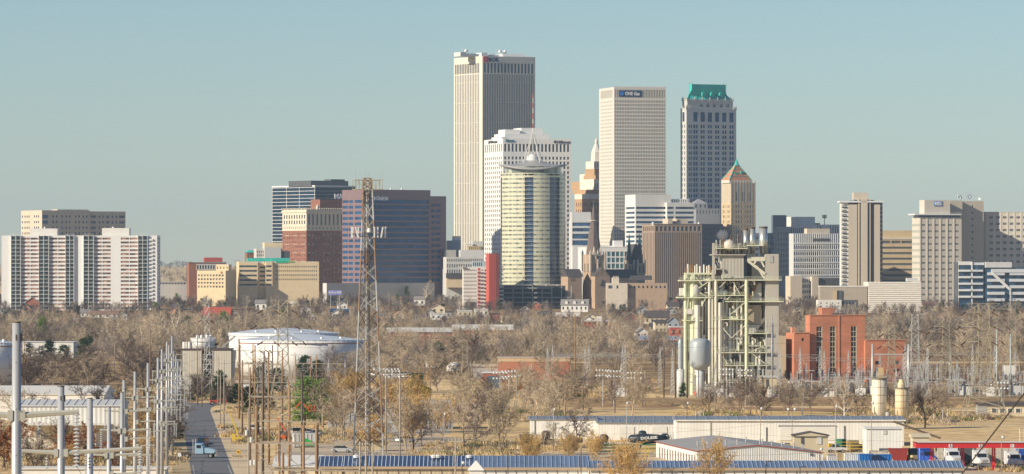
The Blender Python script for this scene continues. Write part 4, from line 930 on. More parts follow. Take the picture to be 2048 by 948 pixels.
for j in range(60): z_ = hh*j/60; b.tube((-.35, -.3, z_), (.15, -.3, z_), .03, .03, 3, False)
b.tube((-.35, -.3, 0), (-.35, -.3, hh), .04, .04, 3); b.tube((.15, -.3, 0), (.15, -.3, hh), .04, .04, 3); b.build('ladder', galv, t)
zt = (926-379)/st; b = MB(); hw = 27/st
for z_ in (zt, zt+1.9): 
    for a, c in (((-hw, -hw), (hw, -hw)), ((hw, -hw), (hw, hw)), ((hw, hw), (-hw, hw)), ((-hw, hw), (-hw, -hw)), ((-hw, 0), (hw, 0))): b.beam((*a, z_), (*c, z_), .13)
for i in range(9):
    x_ = -hw+2*hw*i/8; b.beam((x_, -hw, zt), (x_, -hw, zt+1.9), .08); b.beam((x_, hw, zt), (x_, hw, zt+1.9), .08)
    if i < 8: b.beam((x_, -hw, zt+(1.9 if i % 2 else 0)), (x_+hw/4, -hw, zt+(0 if i % 2 else 1.9)), .07)
b.build('platform_frame', pylm, t)
lat_b = MB(); lat(lat_b, 1.6, 1.4, zt, zt+2.3, 2, .07); lat_b.build('top_mast', rust, t)
for x_, y_, h_ in ((-hw, -hw, 4), (-hw*.78, hw, 2.8), (-.3, 0, 4.2), (.3, .2, 3.4), (hw*.8, -hw, 3), (hw, -hw, 4.2), (-hw*.5, -hw, 2.6), (hw*.4, hw, 2.7)): MB().tube((x_, y_, zt+.5), (x_, y_, zt+h_), .05, .04, 4).build('whip_antenna', galv, t)
zp = (926-468)/st; b = MB()
for sx in (-1, 1):
    b.beam((sx*1.2, -1.2, zp), (sx*3.4, -1.2, zp), .14); b.beam((sx*1.2, 1, zp), (sx*3.4, 1, zp), .14); b.beam((-1.5, sx*1.2, zp-.5), (1.5, sx*1.2, zp-.5), .12)
b.build('antenna_mount', darkst, t)
for x_, y_, ti in ((-3.35, -1.3, 0), (-2.35, -1.6, -.25), (-1.75, 1.2, .02), (1.25, -1.3, 0), (2.2, 1.2, 0), (2.75, -1.6, .16), (3.5, -1.2, .03), (-2.9, 1.1, .05)):
    MB().box(-.14, .14, -.09, .09, -1.05, 1.15).build('panel_antenna', white, t).location = (x_, y_, zp+.3); C.objects[-1].rotation_euler = (0, ti, 0)
MB().lathe([(.3, 0), (.4, .1), (.35, .8), (.05, .9)], 10, .2, -1.2, zp+.3).build('beacon', white, t)
# ================= grey monopoles marching beside the road
mono = mat('grey_steel_pole', (.44, .45, .46), .45, .25, var=.06, scale=.3, streak=True)
PL = [(33, 645, 300), (122, 773, 380), (180, 797, 450), (218, 814, 507), (244, 785, 565), (248, 760, 626), (270, 743, 676), (296, 726, 735), (316, 715, 778), (324, 698, 857), (334, 683, 941), (344, 672, 1010), (338, 690, 1075), (347, 702, 1130), (352, 712, 1190), (356, 722, 1250), (361, 735, 1320)]
plab = ['nearest and thickest grey steel pole with one heavy bolted cross arm', 'second grey steel pole from the left edge, its long arm rising to the right', 'third grey steel pole from the left edge, with a slim plain top']
def disc_string(b, x, y, z, L, r=.15):
    b.tube((x, y, z), (x, y, z-L), .035, .035, 4); n = max(3, int(L/.22))
    for i in range(n): b.lathe([(r*.3, -i*L/n-.02), (r, -i*L/n-.1), (r*.3, -i*L/n-.14)], 7, x, y, z)
for i, (u, v, Y) in enumerate(PL):
    s = F/Y; g = G(Y); ztop = Z(v, Y)-g; r0 = .42 if i < 3 else .36; r1 = .27 if i < 3 else .2
    t = thing('steel_power_pole', plab[i] if i < 3 else 'one of the slim grey steel poles with thin cross arms receding beside the road', 'utility pole', (X(u, Y), Y, g-.5), R(4), 'row of grey steel power poles beside the road')
    if i < 2: t['label'] = plab[i]
    MB().tube((0, 0, 0), (0, 0, ztop+.5), r0, r1, 12).build('shaft', mono, t, True)
    MB().tube((0, 0, ztop+.5), (0, 0, ztop+.56), r1*1.12, r1*1.12, 12).build('cap', darkst, t)
    if i < 2:
        k = MB(); k.box(-.05, .05, -r1-.04, -r1+.02, ztop-.6, ztop-.25); k.box(r1*.9, r1+.08, -.1, .1, ztop-.7, ztop-.2); k.build('bracket', darkst, t)
    if i == 0: arms = [(ztop-5.3, -2.9, 3.9, .17)]
    elif i == 1: arms = [(ztop-4.75, -3.3, 6.4, .16)]
    elif i == 2: arms = [(ztop-3.7, -.0, 0, 0)]
    elif i < 6: arms = [(ztop-[0, 0, 0, 4.6, 4.0, 3.6][i], -2.6, 3.4, .12), (ztop-[0, 0, 0, 6.6, 7.0, 7.2][i], -.2, 3.4, .10)]
    else: arms = [(ztop-3.2-.3*(i % 2), -1.8, 2.9, .09), (ztop-6.6, -1.9 if i % 3 else -.1, 2.9, .09), (ztop-10, -.1, 2.8, .09)] + ([(ztop-13, -1.6, 2.7, .08)] if i > 8 else [])
    for (za, xl, xr, rr) in arms:
        if rr == 0: continue
        for sx, L in ((-1, -xl), (1, xr)):
            if L < .5: continue
            o = MB(); o.tube((sx*r1*.9, -.1, za), (sx*L, -.1, za+.055*L), rr*1.25, rr*.9, 6); o.box(sx*r1*.8, sx*(r1+.28), -.32, .2, za-.32, za+.32); o.build('cross_arm', mat('arm_steel', (.50, .50, .44), .5, .2, var=.08), t)
            k = MB(); disc_string(k, sx*(L-.15), -.1, za+.03*L, 3.4 if i < 2 else 2.3, .26 if i < 2 else .17); k.build('insulator_string', insg, t)
            if i in (0, 1): k = MB(); disc_string(k, sx*(L*.35), 1.2, za-.4, 1.0, .16) ; k.build('insulator_string', insm if i == 0 and sx < 0 else insg, t)
    for k in range(int(6 if i < 4 else 0)): MB().tube((0, -r0, ztop-2-k*2.9), (0, -r0-.08, ztop-2-k*2.9), .04, .04, 5).build('step_bolt', darkst, t)
# wires along the pole row
for (dx, dz, r) in ((3.4, -8.2, .02), (-2.2, -8, .02), (2.9, -12, .02)):
    for a, c in zip(PL[:-1], PL[1:]):
        if a[2] > 1000: break
        wire('conductor', 'thin conductor strung between the grey steel poles beside the road', (X(a[0], a[2])+dx, a[2], Z(a[1], a[2])+dz), (X(c[0], c[2])+dx, c[2], Z(c[1], c[2])+dz), .8, r, 6, group='conductors along the grey poles')
# ================= wooden H-frames marching beside the road
def hframe(u0, u1, v_arm, Y, cols, label, arm2=True, group='wooden multi-pole frames beside the road', topx=None):
    s = F/Y; g = G(Y); zA = Z(v_arm, Y)-g; xm = (u0+u1)/2
    t = thing('wooden_frame', label, 'utility pole', (X(xm, Y), Y, g-.4), R(3), group); L = (u1-u0)/s/2
    for (u, vt) in cols: MB().tube(((u-xm)/s+random.uniform(-.1, .1), 0, 0), ((u-xm)/s, 0, Z(vt, Y)-g+.4), .24, .17, 8).build('pole', wood if random.random() < .8 else darkst, t, True)
    MB().tube((-L, -.28, zA+.2), (L, -.28, zA), .17, .15, 4).build('cross_arm', woodg, t)
    if arm2: MB().tube((-L*.7, -.28, zA-3.3), (L*.9, -.28, zA-3.5), .11, .11, 4).build('cross_arm', woodg, t)
    xs = [(u-xm)/s for u, _ in cols]
    if len(xs) > 1:
        k = MB()
        for a, c in zip(xs[:-1], xs[1:]): k.tube((a, -.2, zA-.8), (c, -.2, zA-5.5), .06, .06, 4); k.tube((c, -.2, zA-.8), (a, -.2, zA-5.5), .06, .06, 4)
        k.build('x_brace', woodg, t)
    for k_ in (-L*.94, (xs[0]+xs[-1])/2+.6, L*.94, -L*.5, L*.5):
        k = MB(); disc_string(k, k_, -.28, zA-.1, 2.4, .14); k.build('insulator_string', rust, t)
    return t
WL = 'one of the brown wooden pole frames with long grey cross arms crowded beside the road'
for i, a in enumerate([(540, 720, 936, 640, [(566, 905), (607, 850), (633, 850)]), (512, 672, 883, 707, [(513, 810), (559, 845), (635, 845)]), (505, 637, 839, 808, [(526, 725), (579, 770), (604, 745)]), (497, 607, 790, 960, [(500, 735), (537, 704), (577, 760)]),
          (480, 590, 762, 1110, [(485, 720), (517, 735), (565, 700)]), (474, 566, 726, 1248, [(478, 677), (510, 690), (528, 703)]), (590, 690, 725, 1330, [(591, 712), (621, 712), (633, 710)]), (470, 560, 700, 1420, [(480, 690), (506, 686), (545, 690)])]): hframe(*a, WL)
for (u, vt, vb, r, nm) in ((448, 720, 860, .16, woodg), (441, 745, 850, .15, woodg), (436, 712, 812, .15, woodg), (424, 715, 800, .14, wood), (420, 748, 806, .14, wood), (395, 640, 812, .16, wood), (404, 640, 815, .16, wood), (300, 660, 800, .17, wood), (49, 683, 780, .16, rust),
                           (229, 685, 755, .14, woodg), (1150, 628, 800, .22, wood), (800, 740, 930, .17, woodg), (772, 735, 905, .17, woodg), (861, 730, 800, .16, wood), (1000, 740, 835, .14, woodg), (1033, 745, 835, .15, woodg), (1328, 692, 798, .2, darkst), (1351, 690, 800, .22, darkst), (1375, 680, 800, .26, darkst), (1405, 690, 795, .2, darkst), (1448, 690, 800, .18, wood), (1500, 750, 835, .14, woodg), (1290, 740, 812, .14, woodg), (1544, 630, 800, .2, galv), (720, 883, 1010, .2, woodg), (732, 880, 1010, .2, woodg), (745, 893, 1010, .2, woodg), (911, 872, 1010, .17, woodg), (1419, 765, 830, .13, wood), (590, 705, 790, .13, wood), (622, 712, 790, .13, wood)):
    if vb > 948: Y = 800
    else: Y = YV(vb)
    s = F/Y; h = Z(vt, Y)-G(Y)
    t = thing('utility_pole', 'plain %s utility pole, one of many scattered over the middle ground' % ('dark' if nm is darkst else 'bare'), 'utility pole', (X(u, Y), Y, G(Y)-.3), random.uniform(-.4, .4), 'scattered utility poles')
    MB().tube((0, 0, 0), (0, 0, h+.3), r, r*.7, 7).build('pole', nm, t, True)
    if h > 6: MB().tube((-1.3, 0, h-.6), (1.3, 0, h-.55), .07, .07, 4).build('cross_arm', woodg, t)
    if random.random() < .5: k = MB(); [k.tube((x_, 0, h-.5), (x_, 0, h-.15), .08, .05, 5) for x_ in (-1.2, -.6, .6, 1.2)]; k.build('insulators', insg, t)
# pole with transformers at the roadside
Y = 830; t = thing('transformer_pole', 'roadside utility pole carrying small grey transformer cans near the yellow road sign', 'utility pole', (X(497, Y), Y, -.2), 0)
MB().tube((0, 0, 0), (0, 0, 15.5), .17, .12, 8).build('pole', woodg, t); MB().tube((-1.2, 0, 14.6), (2.6, 0, 14.9), .08, .08, 4).build('cross_arm', woodg, t)
for x_, z_ in ((.45, 5.6), (1.1, 5.7), (-.3, 10.8), (.5, 9.6)): MB().lathe([(.2, -.1), (.27, 0), (.27, .8), (.1, .9)], 10, x_, -.35, z_).build('transformer_can', lgrey, t)
# ================= pylons
pylon('rusty tan lattice pylon with six drooping arms standing before the white storage tanks', 566, 838, 600, 70, [(620, 40), (651, 52), (683, 40)])
pylon('large tan lattice pylon at the right, tallest in front of the substation', 1967, 836, 607, 88, [(624, 36), (653, 46), (683, 36)], lr=.13)
pylon('dark lattice pylon whose arms overlap behind the large tan pylon', 1892, 790, 640, 50, [(653, 26), (664, 32), (688, 30), (711, 26)], m=pylm)
pylon('pale slim lattice pylon between the brick power house and the dark pylon', 1830, 800, 628, 46, [(660, 14), (700, 16)], m=galv)
pylon('tan lattice pylon beside the brick power house end wall', 1783, 790, 650, 34, [(668, 16), (692, 20)])
pylon('tall pale lattice pylon half cut by the right edge above the grey equipment box', 2024, 780, 606, 50, [(618, 30), (636, 40)], m=pylm)
pylon('thin pale lattice pylon rising at the left among the bare trees above the tan block', 414, 800, 596, 22, [(640, 10)], m=galv, lr=.07)
pylon('small lattice pylon beside the tan roofed shed and low water tank', 930, 775, 680, 26, [(684, 15), (700, 17)], m=pylm, lr=.08)
pylon('small lattice pylon frame among trees left of the tall white tank', 525, 790, 690, 26, [(700, 14), (722, 16)], m=galv, lr=.07)
# ================= storage tanks
tankw = mat('white_tank_paint', (.78, .78, .75), .5, var=.07, scale=.25, streak=True); seam_m = mat('weld_seam', (.60, .60, .57), .6, var=.1); tanktop = mat('tank_roof', (.60, .65, .70), .45, var=.05)
redl = mat('tank_red_line', (.35, .06, .04), .5, var=0)
def tank(label, u0, u1, vt, vb, vr=None, red=False, Y=None):
    Y = Y or YV(vb); s = F/Y; r = (u1-u0)/2/s; g = G(Y); h = Z(vt, Y)-g; t = thing('storage_tank', label, 'tank', (X((u0+u1)/2, Y), Y+r, g), 0)
    b = MB().lathe([(r, 0), (r, h)], 64); b.build('shell', tankw, t, False)
    for p in t.children: 
        for f in p.data.polygons: f.use_smooth = len(f.vertices) == 4
    MB().lathe([(r+.1, h+.003), (r*.6, h+r*.05), (r*.15, h+r*.085), (.1, h+r*.09)], 48).build('cone_roof', tanktop, t)
    if red: MB().lathe([(r+.06, h-1.3), (r+.06, h-1.0)], 64).build('wind_girder', redl, t)
    for q_ in (1, 2, 3, 4): MB().lathe([(r+.012, h*q_/5-.05), (r+.012, h*q_/5+.05)], 64).build('weld_seam', seam_m, t)
    MB().lathe([(r+.5, h-1.0), (r+.5, h-.95)], 64).build('walkway', tankw, t); k = MB()
    for i in range(60):
        a = 2*math.pi*i/60; k.tube(((r+.45)*math.cos(a), (r+.45)*math.sin(a), h-.95), ((r+.45)*math.cos(a), (r+.45)*math.sin(a), h+.25), .035, .035, 3)
    k.build('guard_rail', tankw, t)
    for a in (-2.2, -1.7, -1.1, -.6): MB().lathe([(.5, 0), (.5, .8), (.2, 1)], 8, r*.8*math.cos(a), r*.8*math.sin(a), h+.2).build('roof_vent', tankw, t)
    k = MB(); N_ = 16
    for i in range(N_): a = -2.9+.9*i/N_; a2 = -2.9+.9*(i+1)/N_; k.beam(((r+.7)*math.cos(a), (r+.7)*math.sin(a), h*(1-i/N_)), ((r+.7)*math.cos(a2), (r+.7)*math.sin(a2), h*(1-(i+1)/N_)), .16)
    k.build('stairway', lgrey, t); return t
tank('largest white oil tank with a thin red line below its roof', 470, 722, 681, 752, red=True)
tank('white oil tank standing behind and left of the red lined one', 452, 672, 667, 741, Y=1860)
tank('white and blue tank cut off by the left edge behind the nearest pole', -120, 28, 686, 772, red=True)
_G = G; G = lambda y: Z(697, 1556)
tank('pale cylindrical tank standing on top of the tan frame building', 383, 428, 677, 697, Y=1556); G = _G
# tan block with open steel framework under that tank
Y = 1550; t = thing('process_building', 'tan metal sided block with an open steel frame in its middle carrying a pale tank', 'building', (X(410, Y), Y, 0), 0); s = F/Y
tanm = ribbed('tan_metal', (.56, .52, .43), .8, .03)
MB().box(-45/s, -8/s, 0, 14, 0, Z(700, Y)).build('left_wall', tanm, t); MB().box(15/s, 52/s, 0, 14, 0, Z(701, Y)).build('right_wall', tanm, t)
MB().profy([(52/s, 0), (52/s, Z(701, Y)), (58/s, Z(701, Y)), (52.5/s, 0)], .5, 13).build('sloped_wall', tanm, t)
MB().box(-8/s, 15/s, 6, 14, 0, Z(700, Y)-.5).build('back_wall', darkst, t); k = MB()
for j in range(8): z_ = Z(700, Y)*j/8; k.beam((-8/s, 0, z_), (15/s, 0, z_), .2); k.beam((-8/s+j % 2*22/s, 0, z_), (15/s-j % 2*22/s, 0, z_+3), .15)
k.beam((-8/s, 0, 0), (-8/s, 0, Z(700, Y)), .25); k.beam((3/s, 0, 0), (3/s, 0, Z(700, Y)), .25); k.beam((15/s, 0, 0), (15/s, 0, Z(700, Y)), .25); k.build('steel_frame', galv, t)
MB().box(-47/s, 53/s, -.3, 14.2, Z(700, Y)+.005, Z(697.5, Y)).build('deck', darkst, t); k = MB()
for i in range(24): x_ = -47/s+100/s*i/23; k.beam((x_, -.3, Z(697, Y)), (x_, -.3, Z(693, Y)), .07)
k.beam((-47/s, -.3, Z(693, Y)), (53/s, -.3, Z(693, Y)), .07); k.beam((34/s, 2, Z(694, Y)), (60/s, 2, Z(672, Y)), .5); k.build('guard_rail', galv, t)
for u in (-38, -32, -42): MB().tube((u/s, 3, Z(697, Y)), (u/s, 3, Z(684, Y)), .7, .7, 8).build('cylinder', warmwhite, t)
# sloping sided round water basins
for (lab, u0, u1, vt, vb) in (('round white basin tank wider at the top, among bare trees', 847, 892, 710, 733), ('low pale domed tank beside the flared white basin', 893, 925, 724, 742)):
    Y = YV(vb); s = F/Y; r = (u1-u0)/2/s; t = thing('water_tank', lab, 'tank', (X((u0+u1)/2, Y), Y, 0), 0); h = (vb-vt)/s
    if u0 == 847: MB().lathe([(r*.8, 0), (r*.86, h*.5), (r, h)], 32).build('shell', warmwhite, t, False); MB().lathe([(r*1.03, h-.4), (r*1.03, h+.1)], 32).build('rim', warmwhite, t)
    else: MB().lathe([(r, 0), (r, h*.5)], 32).build('shell', warmwhite, t); MB().lathe([(r, h*.5+.003), (r*.6, h*.85), (r*.15, h)], 32).build('dome', warmwhite, t, True)
# blue channel and pale embankment under the tanks
b = MB(); yv = YV(766); b.box(X(350, yv), X(760, yv), yv, yv+6, 0, .9); tag(b.build('embankment_wall', mat('pale_curb', (.55, .52, .46), .8, var=.1)), 'long low pale concrete curb running in front of the white oil tanks', 'wall')
sheet('channel_water', [(395, 775), (680, 775), (690, 768.5), (395, 768.5)], mat('blue_water', (.03, .09, .17), .12, var=.1), .02)
# ================= brick power house
brk = mat('power_house_brick', (.52, .215, .125), .85, var=.2, scale=.16); brk2 = mat('pale_brick_trim', (.55, .27, .17), .85, var=.06)
B = Bld('power_house', 'big orange red brick power house with three tall narrow window strips and stepped flat roofs', 1588, 1640, 12)
ss = glass('power_house_window', (.05, .055, .05), rough=.25, var=.6, cell=(.7, .7, .6)); yw = mat('tan_wall', (.62, .50, .33), .8, var=.06)
B.blk(brk, 1620, 1730, 631, 793, uL=1611, front=[(653, 755, 1, 1, [(13, 25), (40, 52), (82, 94)], 0)], gm=ss, wname='tall_window', depth=.5, y0=0)
B.blk(brk, 1588, 1619.5, 666, 793, uL=1572, y0=-1.5, front=[(676, 682, 1, 1, [(15, 20)], 0)], gm=dgrey, name='low_wing_wall'); B.blk(brk, 1730.5, 1812, 681, 793, dep=20, y0=-2, front=[(722, 729, 1, 1, [(20, 31), (57, 68)], 0), (738, 744, 1, 1, [(20, 31), (57, 68)], 0)], gm=ss, name='low_wing_wall')
B.blk(brk, 1644, 1669, 616, 632, dep=6, y0=6, name='rooftop_block'); B.blk(yw, 1555, 1572, 672, 793, dep=18, y0=1, name='tan_annex')
k = MB()
for a, c in ((45, 57), (72, 84), (114, 126)):
    xa, xb = B.L(a), B.L(c)
    for j in range(11): z_ = B.z(755)+(B.z(653)-B.z(755))*j/10.; k.box(xa, xb, .12, .38, z_-.12, z_+.12)
    k.box(xb-.32, xb-.05, .05, .4, B.z(755), B.z(653)); k.box(xa+.9, xa+.98, .2, .4, B.z(755), B.z(653))
k.build('window_bars', mat('window_frame_tan', (.55, .48, .36), .6, var=.05), B.t); k = MB()
for (a, c, v, y) in ((32, 142, 631, 0), (0, 31.5, 666, -1.5), (142.5, 224, 681, -2)): k.box(B.L(a)-.2, B.L(c)+.2, y-.25, y+1, B.z(v)+.004, B.z(v)+.3)
k.build('coping', brk2, B.t); MB().box(B.L(90)-.2, B.L(90)+.2, -.2, -.02, 0, B.z(631)).build('downpipe', brk2, B.t)
B.box(dgrey, 1665, 1690, 627, 631, 3, 6, 'roof_vent'); B.box(dgrey, 1600, 1606, 662, 666, 3, 5, 'roof_vent'); B.box(brk2, 1584, 1592, 655, 666, 4, 7, 'chimney')
# ================= POWER PLANT
Yp = 1478; sp_ = F/Yp
t = thing('power_plant', 'towering open framed power plant of pale green steel, grey cladding, pipes and three silver stacks', 'power plant', (X(1470, Yp), Yp, 0), R(2))
px = lambda u: (u-1470)/sp_
pz = lambda v: Z(v, Yp)
grn = mat('pale_green_steel', (.68, .70, .50), .55, .05, var=.14, scale=.5); grn2 = mat('faded_green_steel', (.66, .63, .50), .6, .05, var=.14, scale=.5)
clad = ribbed('grey_cladding', (.44, .42, .365), 1.0, .04); clads = ribbed('silver_cladding', (.54, .52, .46), .9, .05, rough=.35, metal=.3)
silver = mat('silver_stack', (.62, .61, .56), .3, .6, var=.08, scale=.3, streak=True); pipe = mat('pale_pipe', (.70, .67, .58), .45, .1, var=.12, scale=.5, streak=True)
conc = mat('plant_concrete', (.47, .44, .38), .8, var=.07, scale=.2, streak=True); rcl = mat('rust_streaked_panel', (.44, .37, .26), .7, .1, var=.28, scale=.5, streak=True)
def pb(u0, u1, vt, vb, y0, y1, m, name): return MB().box(px(u0), px(u1), y0, y1, pz(vb), pz(vt)).build(name, m, t)
for u0, u1, vt, y in ((1491, 1501, 460, 8), (1503, 1515, 457, 8.5), (1521.5, 1538, 456, 5)):
    r = (u1-u0)/2/sp_; st_ = MB().tube((px((u0+u1)/2), y, pz(508)), (px((u0+u1)/2), y, pz(vt)), r, r, 20).build('stack', silver, t, False)
    for f in st_.data.polygons: f.use_smooth = len(f.vertices) == 4
    MB().tube((px((u0+u1)/2), y, pz(vt)+.01), (px((u0+u1)/2), y, pz(vt)+.5), r*1.06, r*1.06, 20).build('stack_rim', darkst, st_)
pb(1530.5, 1557, 508, 800, -1, 3.5, conc, 'concrete_shaft'); pb(1538, 1546, 511, 525, -1.15, -1.01, galv, 'shaft_door')
pb(1444.5, 1487, 509, 556, -1, 10, clad, 'clad_house'); pb(1424, 1429, 486, 590, -1.2, -.4, conc, 'corner_column'); MB().box(px(1424), px(1490), -2, 11, pz(510.5), pz(508.7)).build('roof_slab', conc, t)
pb(1427, 1444, 540, 556, 2, 8, galv, 'equipment_box'); pb(1487.3, 1494, 510, 556, 0, 9, mat('shade_blue_grey', (.11, .14, .18), .6, var=.1), 'shaded_panel')  # right side of the clad house as a panel, shade put into its colour
pb(1494, 1530, 514, 522, -1, 1, grn2, 'box_girder'); pb(1507, 1530, 524, 558, 6, 7, clads, 'wall_panel'); pb(1494, 1507, 524, 558, 6.1, 7, dgrey, 'wall_panel')
for (a, b_, c, d_, w_) in ((1496, 522, 1530, 548, .8), (1513, 532, 1528, 557, .5), (1522, 522, 1528, 534, .5), (1511, 522, 1505, 532, .5)): MB().beam((px(a), -.8, pz(b_)), (px(c), -.8, pz(d_)), w_).build('diagonal_brace', grn2, t)
# boiler casing
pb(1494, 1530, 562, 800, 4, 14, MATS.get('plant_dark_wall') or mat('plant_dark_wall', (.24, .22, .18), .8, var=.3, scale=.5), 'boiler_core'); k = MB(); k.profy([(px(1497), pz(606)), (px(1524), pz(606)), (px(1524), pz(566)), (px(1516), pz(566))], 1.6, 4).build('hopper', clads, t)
pb(1494.5, 1523, 610, 648, 0, 4, rcl, 'rusty_casing'); k = MB(); k.profy([(px(1494.5), pz(649)), (px(1523), pz(649)), (px(1511), pz(666)), (px(1494.5), pz(669))][::-1], .3, 4); k.build('hopper', clads, t)
k = MB(); k.profy([(px(1523), pz(640)), (px(1537), pz(628)), (px(1537), pz(634)), (px(1530), pz(641)), (px(1523), pz(652))][::-1], 1, 3); k.build('stepped_duct', clads, t)
MB().profy([(px(1494), pz(610)), (px(1499), pz(610)), (px(1518), pz(565)), (px(1511), pz(565))], 1.2, 1.6).build('rusty_slope', rust, t)
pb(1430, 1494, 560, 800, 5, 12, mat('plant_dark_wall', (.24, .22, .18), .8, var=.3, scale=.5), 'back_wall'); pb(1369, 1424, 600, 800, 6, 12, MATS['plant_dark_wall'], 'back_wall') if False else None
# floors / beams
floors = [(1420, 1562, 559, 2.2), (1450, 1566, 602, 2), (1423, 1495, 638, 1.6), (1494, 1536, 666, 1.6), (1430, 1540, 704, 1.9), (1490, 1516, 691, 1.4), (1445, 1537, 730, 1.5), (1418, 1494, 590, 1.6), (1424, 1530, 764, 1.4), (1358, 1424, 560, 2.2), (1354, 1422, 594, 2.2), (1367, 1404, 640, 1.8), (1430, 1494, 496, 1.6), (1495, 1526, 490, 1.8)]
for (u0, u1, v, th_) in floors:
    fl_ = MB().box(px(u0), px(u1), -2.2, 6, pz(v+th_), pz(v)).build('floor_deck', grn if u1 < 1430 or random.random() < .5 else grn2, t); k = MB(); n_ = int((u1-u0)/3)
    for i in range(n_+1): x_ = px(u0+(u1-u0)*i/n_); k.beam((x_, -2.2, pz(v)), (x_, -2.2, pz(v-6)), .05)
    for dv in (3, 6): k.beam((px(u0), -2.2, pz(v-dv)), (px(u1), -2.2, pz(v-dv)), .05)
    k.build('guard_rail', grn, fl_)
# columns
for (u, vt, vb, w_, m_, y) in [(1370, 550, 800, 1.0, grn, -1), (1376, 548, 800, 1.6, grn, 0), (1385, 552, 790, 1.9, grn, -.5), (1391, 552, 770, 1.4, grn, .5), (1399, 560, 745, 1.0, grn2, 1), (1394, 610, 750, 1.8, pipe, -1.5), (1404, 600, 720, .6, pipe, -1), (1411, 575, 800, .5, grn2, 0), (1418, 556, 800, .9, pipe, -1.6), (1424, 590, 800, .7, grn2, -1.6), (1431, 559, 800, 1.0, grn2, -1.8), (1439, 605, 800, 1.5, pipe, -1.5), (1446, 600, 770, .7, pipe, -.5), (1453, 606, 720, .9, pipe, .5), (1460, 640, 760, 1.1, silver, 0), (1467, 606, 700, .8, pipe, .5), (1475, 600, 700, 1.2, silver, 1), (1483, 606, 690, .7, pipe, -.5), (1492, 560, 800, 1.1, grn, -1.9), (1504, 690, 760, .8, pipe, -1), (1512, 690, 730, .5, pipe, -1), (1519, 700, 740, .9, pipe, -1), (1526, 735, 800, .5, galv, -1), (1532, 640, 800, .35, galv, -2), (1480, 705, 800, .5, galv, -1.5), (1500, 730, 800, .5, galv, -1.5), (1452, 720, 800, .45, galv, -1.5), (1465, 740, 800, .45, galv, -1.5)]:
    MB().tube((px(u), y, pz(vb)), (px(u), y, pz(vt)), w_*.5, w_*.5, 8).build('pipe' if m_ in (pipe, silver) else 'column', m_, t)
for (u, vt, vb, w_, y) in [(1436, 606, 745, 1.0, 2.6), (1443, 604, 752, 1.2, 3.0), (1450, 610, 760, .9, 2.4), (1457, 604, 748, 1.3, 3.1), (1465, 608, 756, 1.1, 2.6), (1472, 604, 742, .9, 2.9), (1479, 606, 750, 1.2, 2.5), (1487, 604, 760, 1.0, 3.0), (1434, 562, 598, .8, 3.5), (1447, 563, 598, 1.2, 3.6), (1462, 562, 597, .9, 3.4), (1478, 563, 598, 1.3, 3.5), (1488, 562, 598, .8, 3.6), (1407, 605, 735, .8, 2.4), (1415, 602, 750, 1.0, 2.6), (1498, 672, 760, 1.0, 2.5), (1508, 675, 750, 1.2, 2.8), (1518, 672, 765, 1.0, 2.4), (1527, 674, 755, .9, 2.7), (1378, 600, 780, .9, 2.0), (1387, 600, 780, 1.0, 2.2)]:
    q_ = MB().tube((px(u), y, pz(vb)), (px(u), y, pz(vt)), w_*.52, w_*.52, 10).build('vessel_column', [silver, pipe, warmwhite][u % 3], t, False)
    for j in range(3): z_ = pz(vb)+(pz(vt)-pz(vb))*(.25+.25*j); MB().tube((px(u), y, z_), (px(u), y, z_+.2), w_*.58, w_*.58, 10).build('flange', rust if (u+j) % 4 == 0 else galv, q_)
# top left pipework & sphere
sph = MB(); n_ = 16
for j in range(n_//2+1): pass
cx_, cz_, r_ = px(1459.5), pz(491), 13/sp_
MB().lathe([(r_*math.sin(math.pi*j/12)+.01, -r_*math.cos(math.pi*j/12)) for j in range(13)], 20, cx_, 2, cz_).build('sphere_tank', mat('sphere_white', (.62, .56, .48), .5, var=.25, scale=1.2), t, True)
pb(1446, 1476, 500, 509, 1, 5, grey, 'sphere_cradle'); pb(1481, 1494, 486, 508, 3, 8, clad, 'equipment_box')
for u, vt in ((1426, 488), (1433, 480), (1436, 482), (1441, 480), (1444, 478), (1446, 474), (1452, 480), (1456, 478), (1462, 470), (1468, 473), (1476, 469), (1484, 466), (1540, 488)): MB().tube((px(u), 1, pz(509)), (px(u), 1, pz(vt)), .16 if u % 2 else .28, .14, 5).build('vent_pipe', rust if u % 3 == 0 else (pipe if u % 2 else darkst), t)
for u, vt in ((1373, 535), (1376, 528), (1381, 530), (1385, 529), (1390, 531), (1394, 528), (1400, 532), (1408, 529), (1414, 532), (1418, 530), (1421, 533)): MB().tube((px(u), .5, pz(562)), (px(u), .5, pz(vt)), .3, .25, 6).build('vent_pipe', rust if u % 4 == 1 else pipe, t)
pb(1369, 1424, 545.5, 549, -1, 3, grn, 'top_beam'); pb(1369, 1374, 548, 556, -1.5, 1, grn, 'duct_box'); pb(1381, 1389, 549, 560, -1.5, 1, grn, 'duct_box'); pb(1359, 1368, 576, 591, -1, 2, warmwhite, 'white_cabin'); pb(1360, 1366, 572, 576, -.5, 1, darkst, 'cabin_vent')
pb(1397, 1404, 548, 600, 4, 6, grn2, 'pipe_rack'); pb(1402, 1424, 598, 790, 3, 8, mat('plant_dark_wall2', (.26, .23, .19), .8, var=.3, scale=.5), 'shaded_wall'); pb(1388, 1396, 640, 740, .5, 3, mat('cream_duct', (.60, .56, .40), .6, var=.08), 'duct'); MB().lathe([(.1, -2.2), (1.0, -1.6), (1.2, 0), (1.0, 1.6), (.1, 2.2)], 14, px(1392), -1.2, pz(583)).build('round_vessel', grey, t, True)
pb(1371, 1384, 618, 628, -2, 1, warmwhite, 'white_cabin'); pb(1384, 1392, 618, 636, -1.8, 1, warmwhite, 'white_cabin')
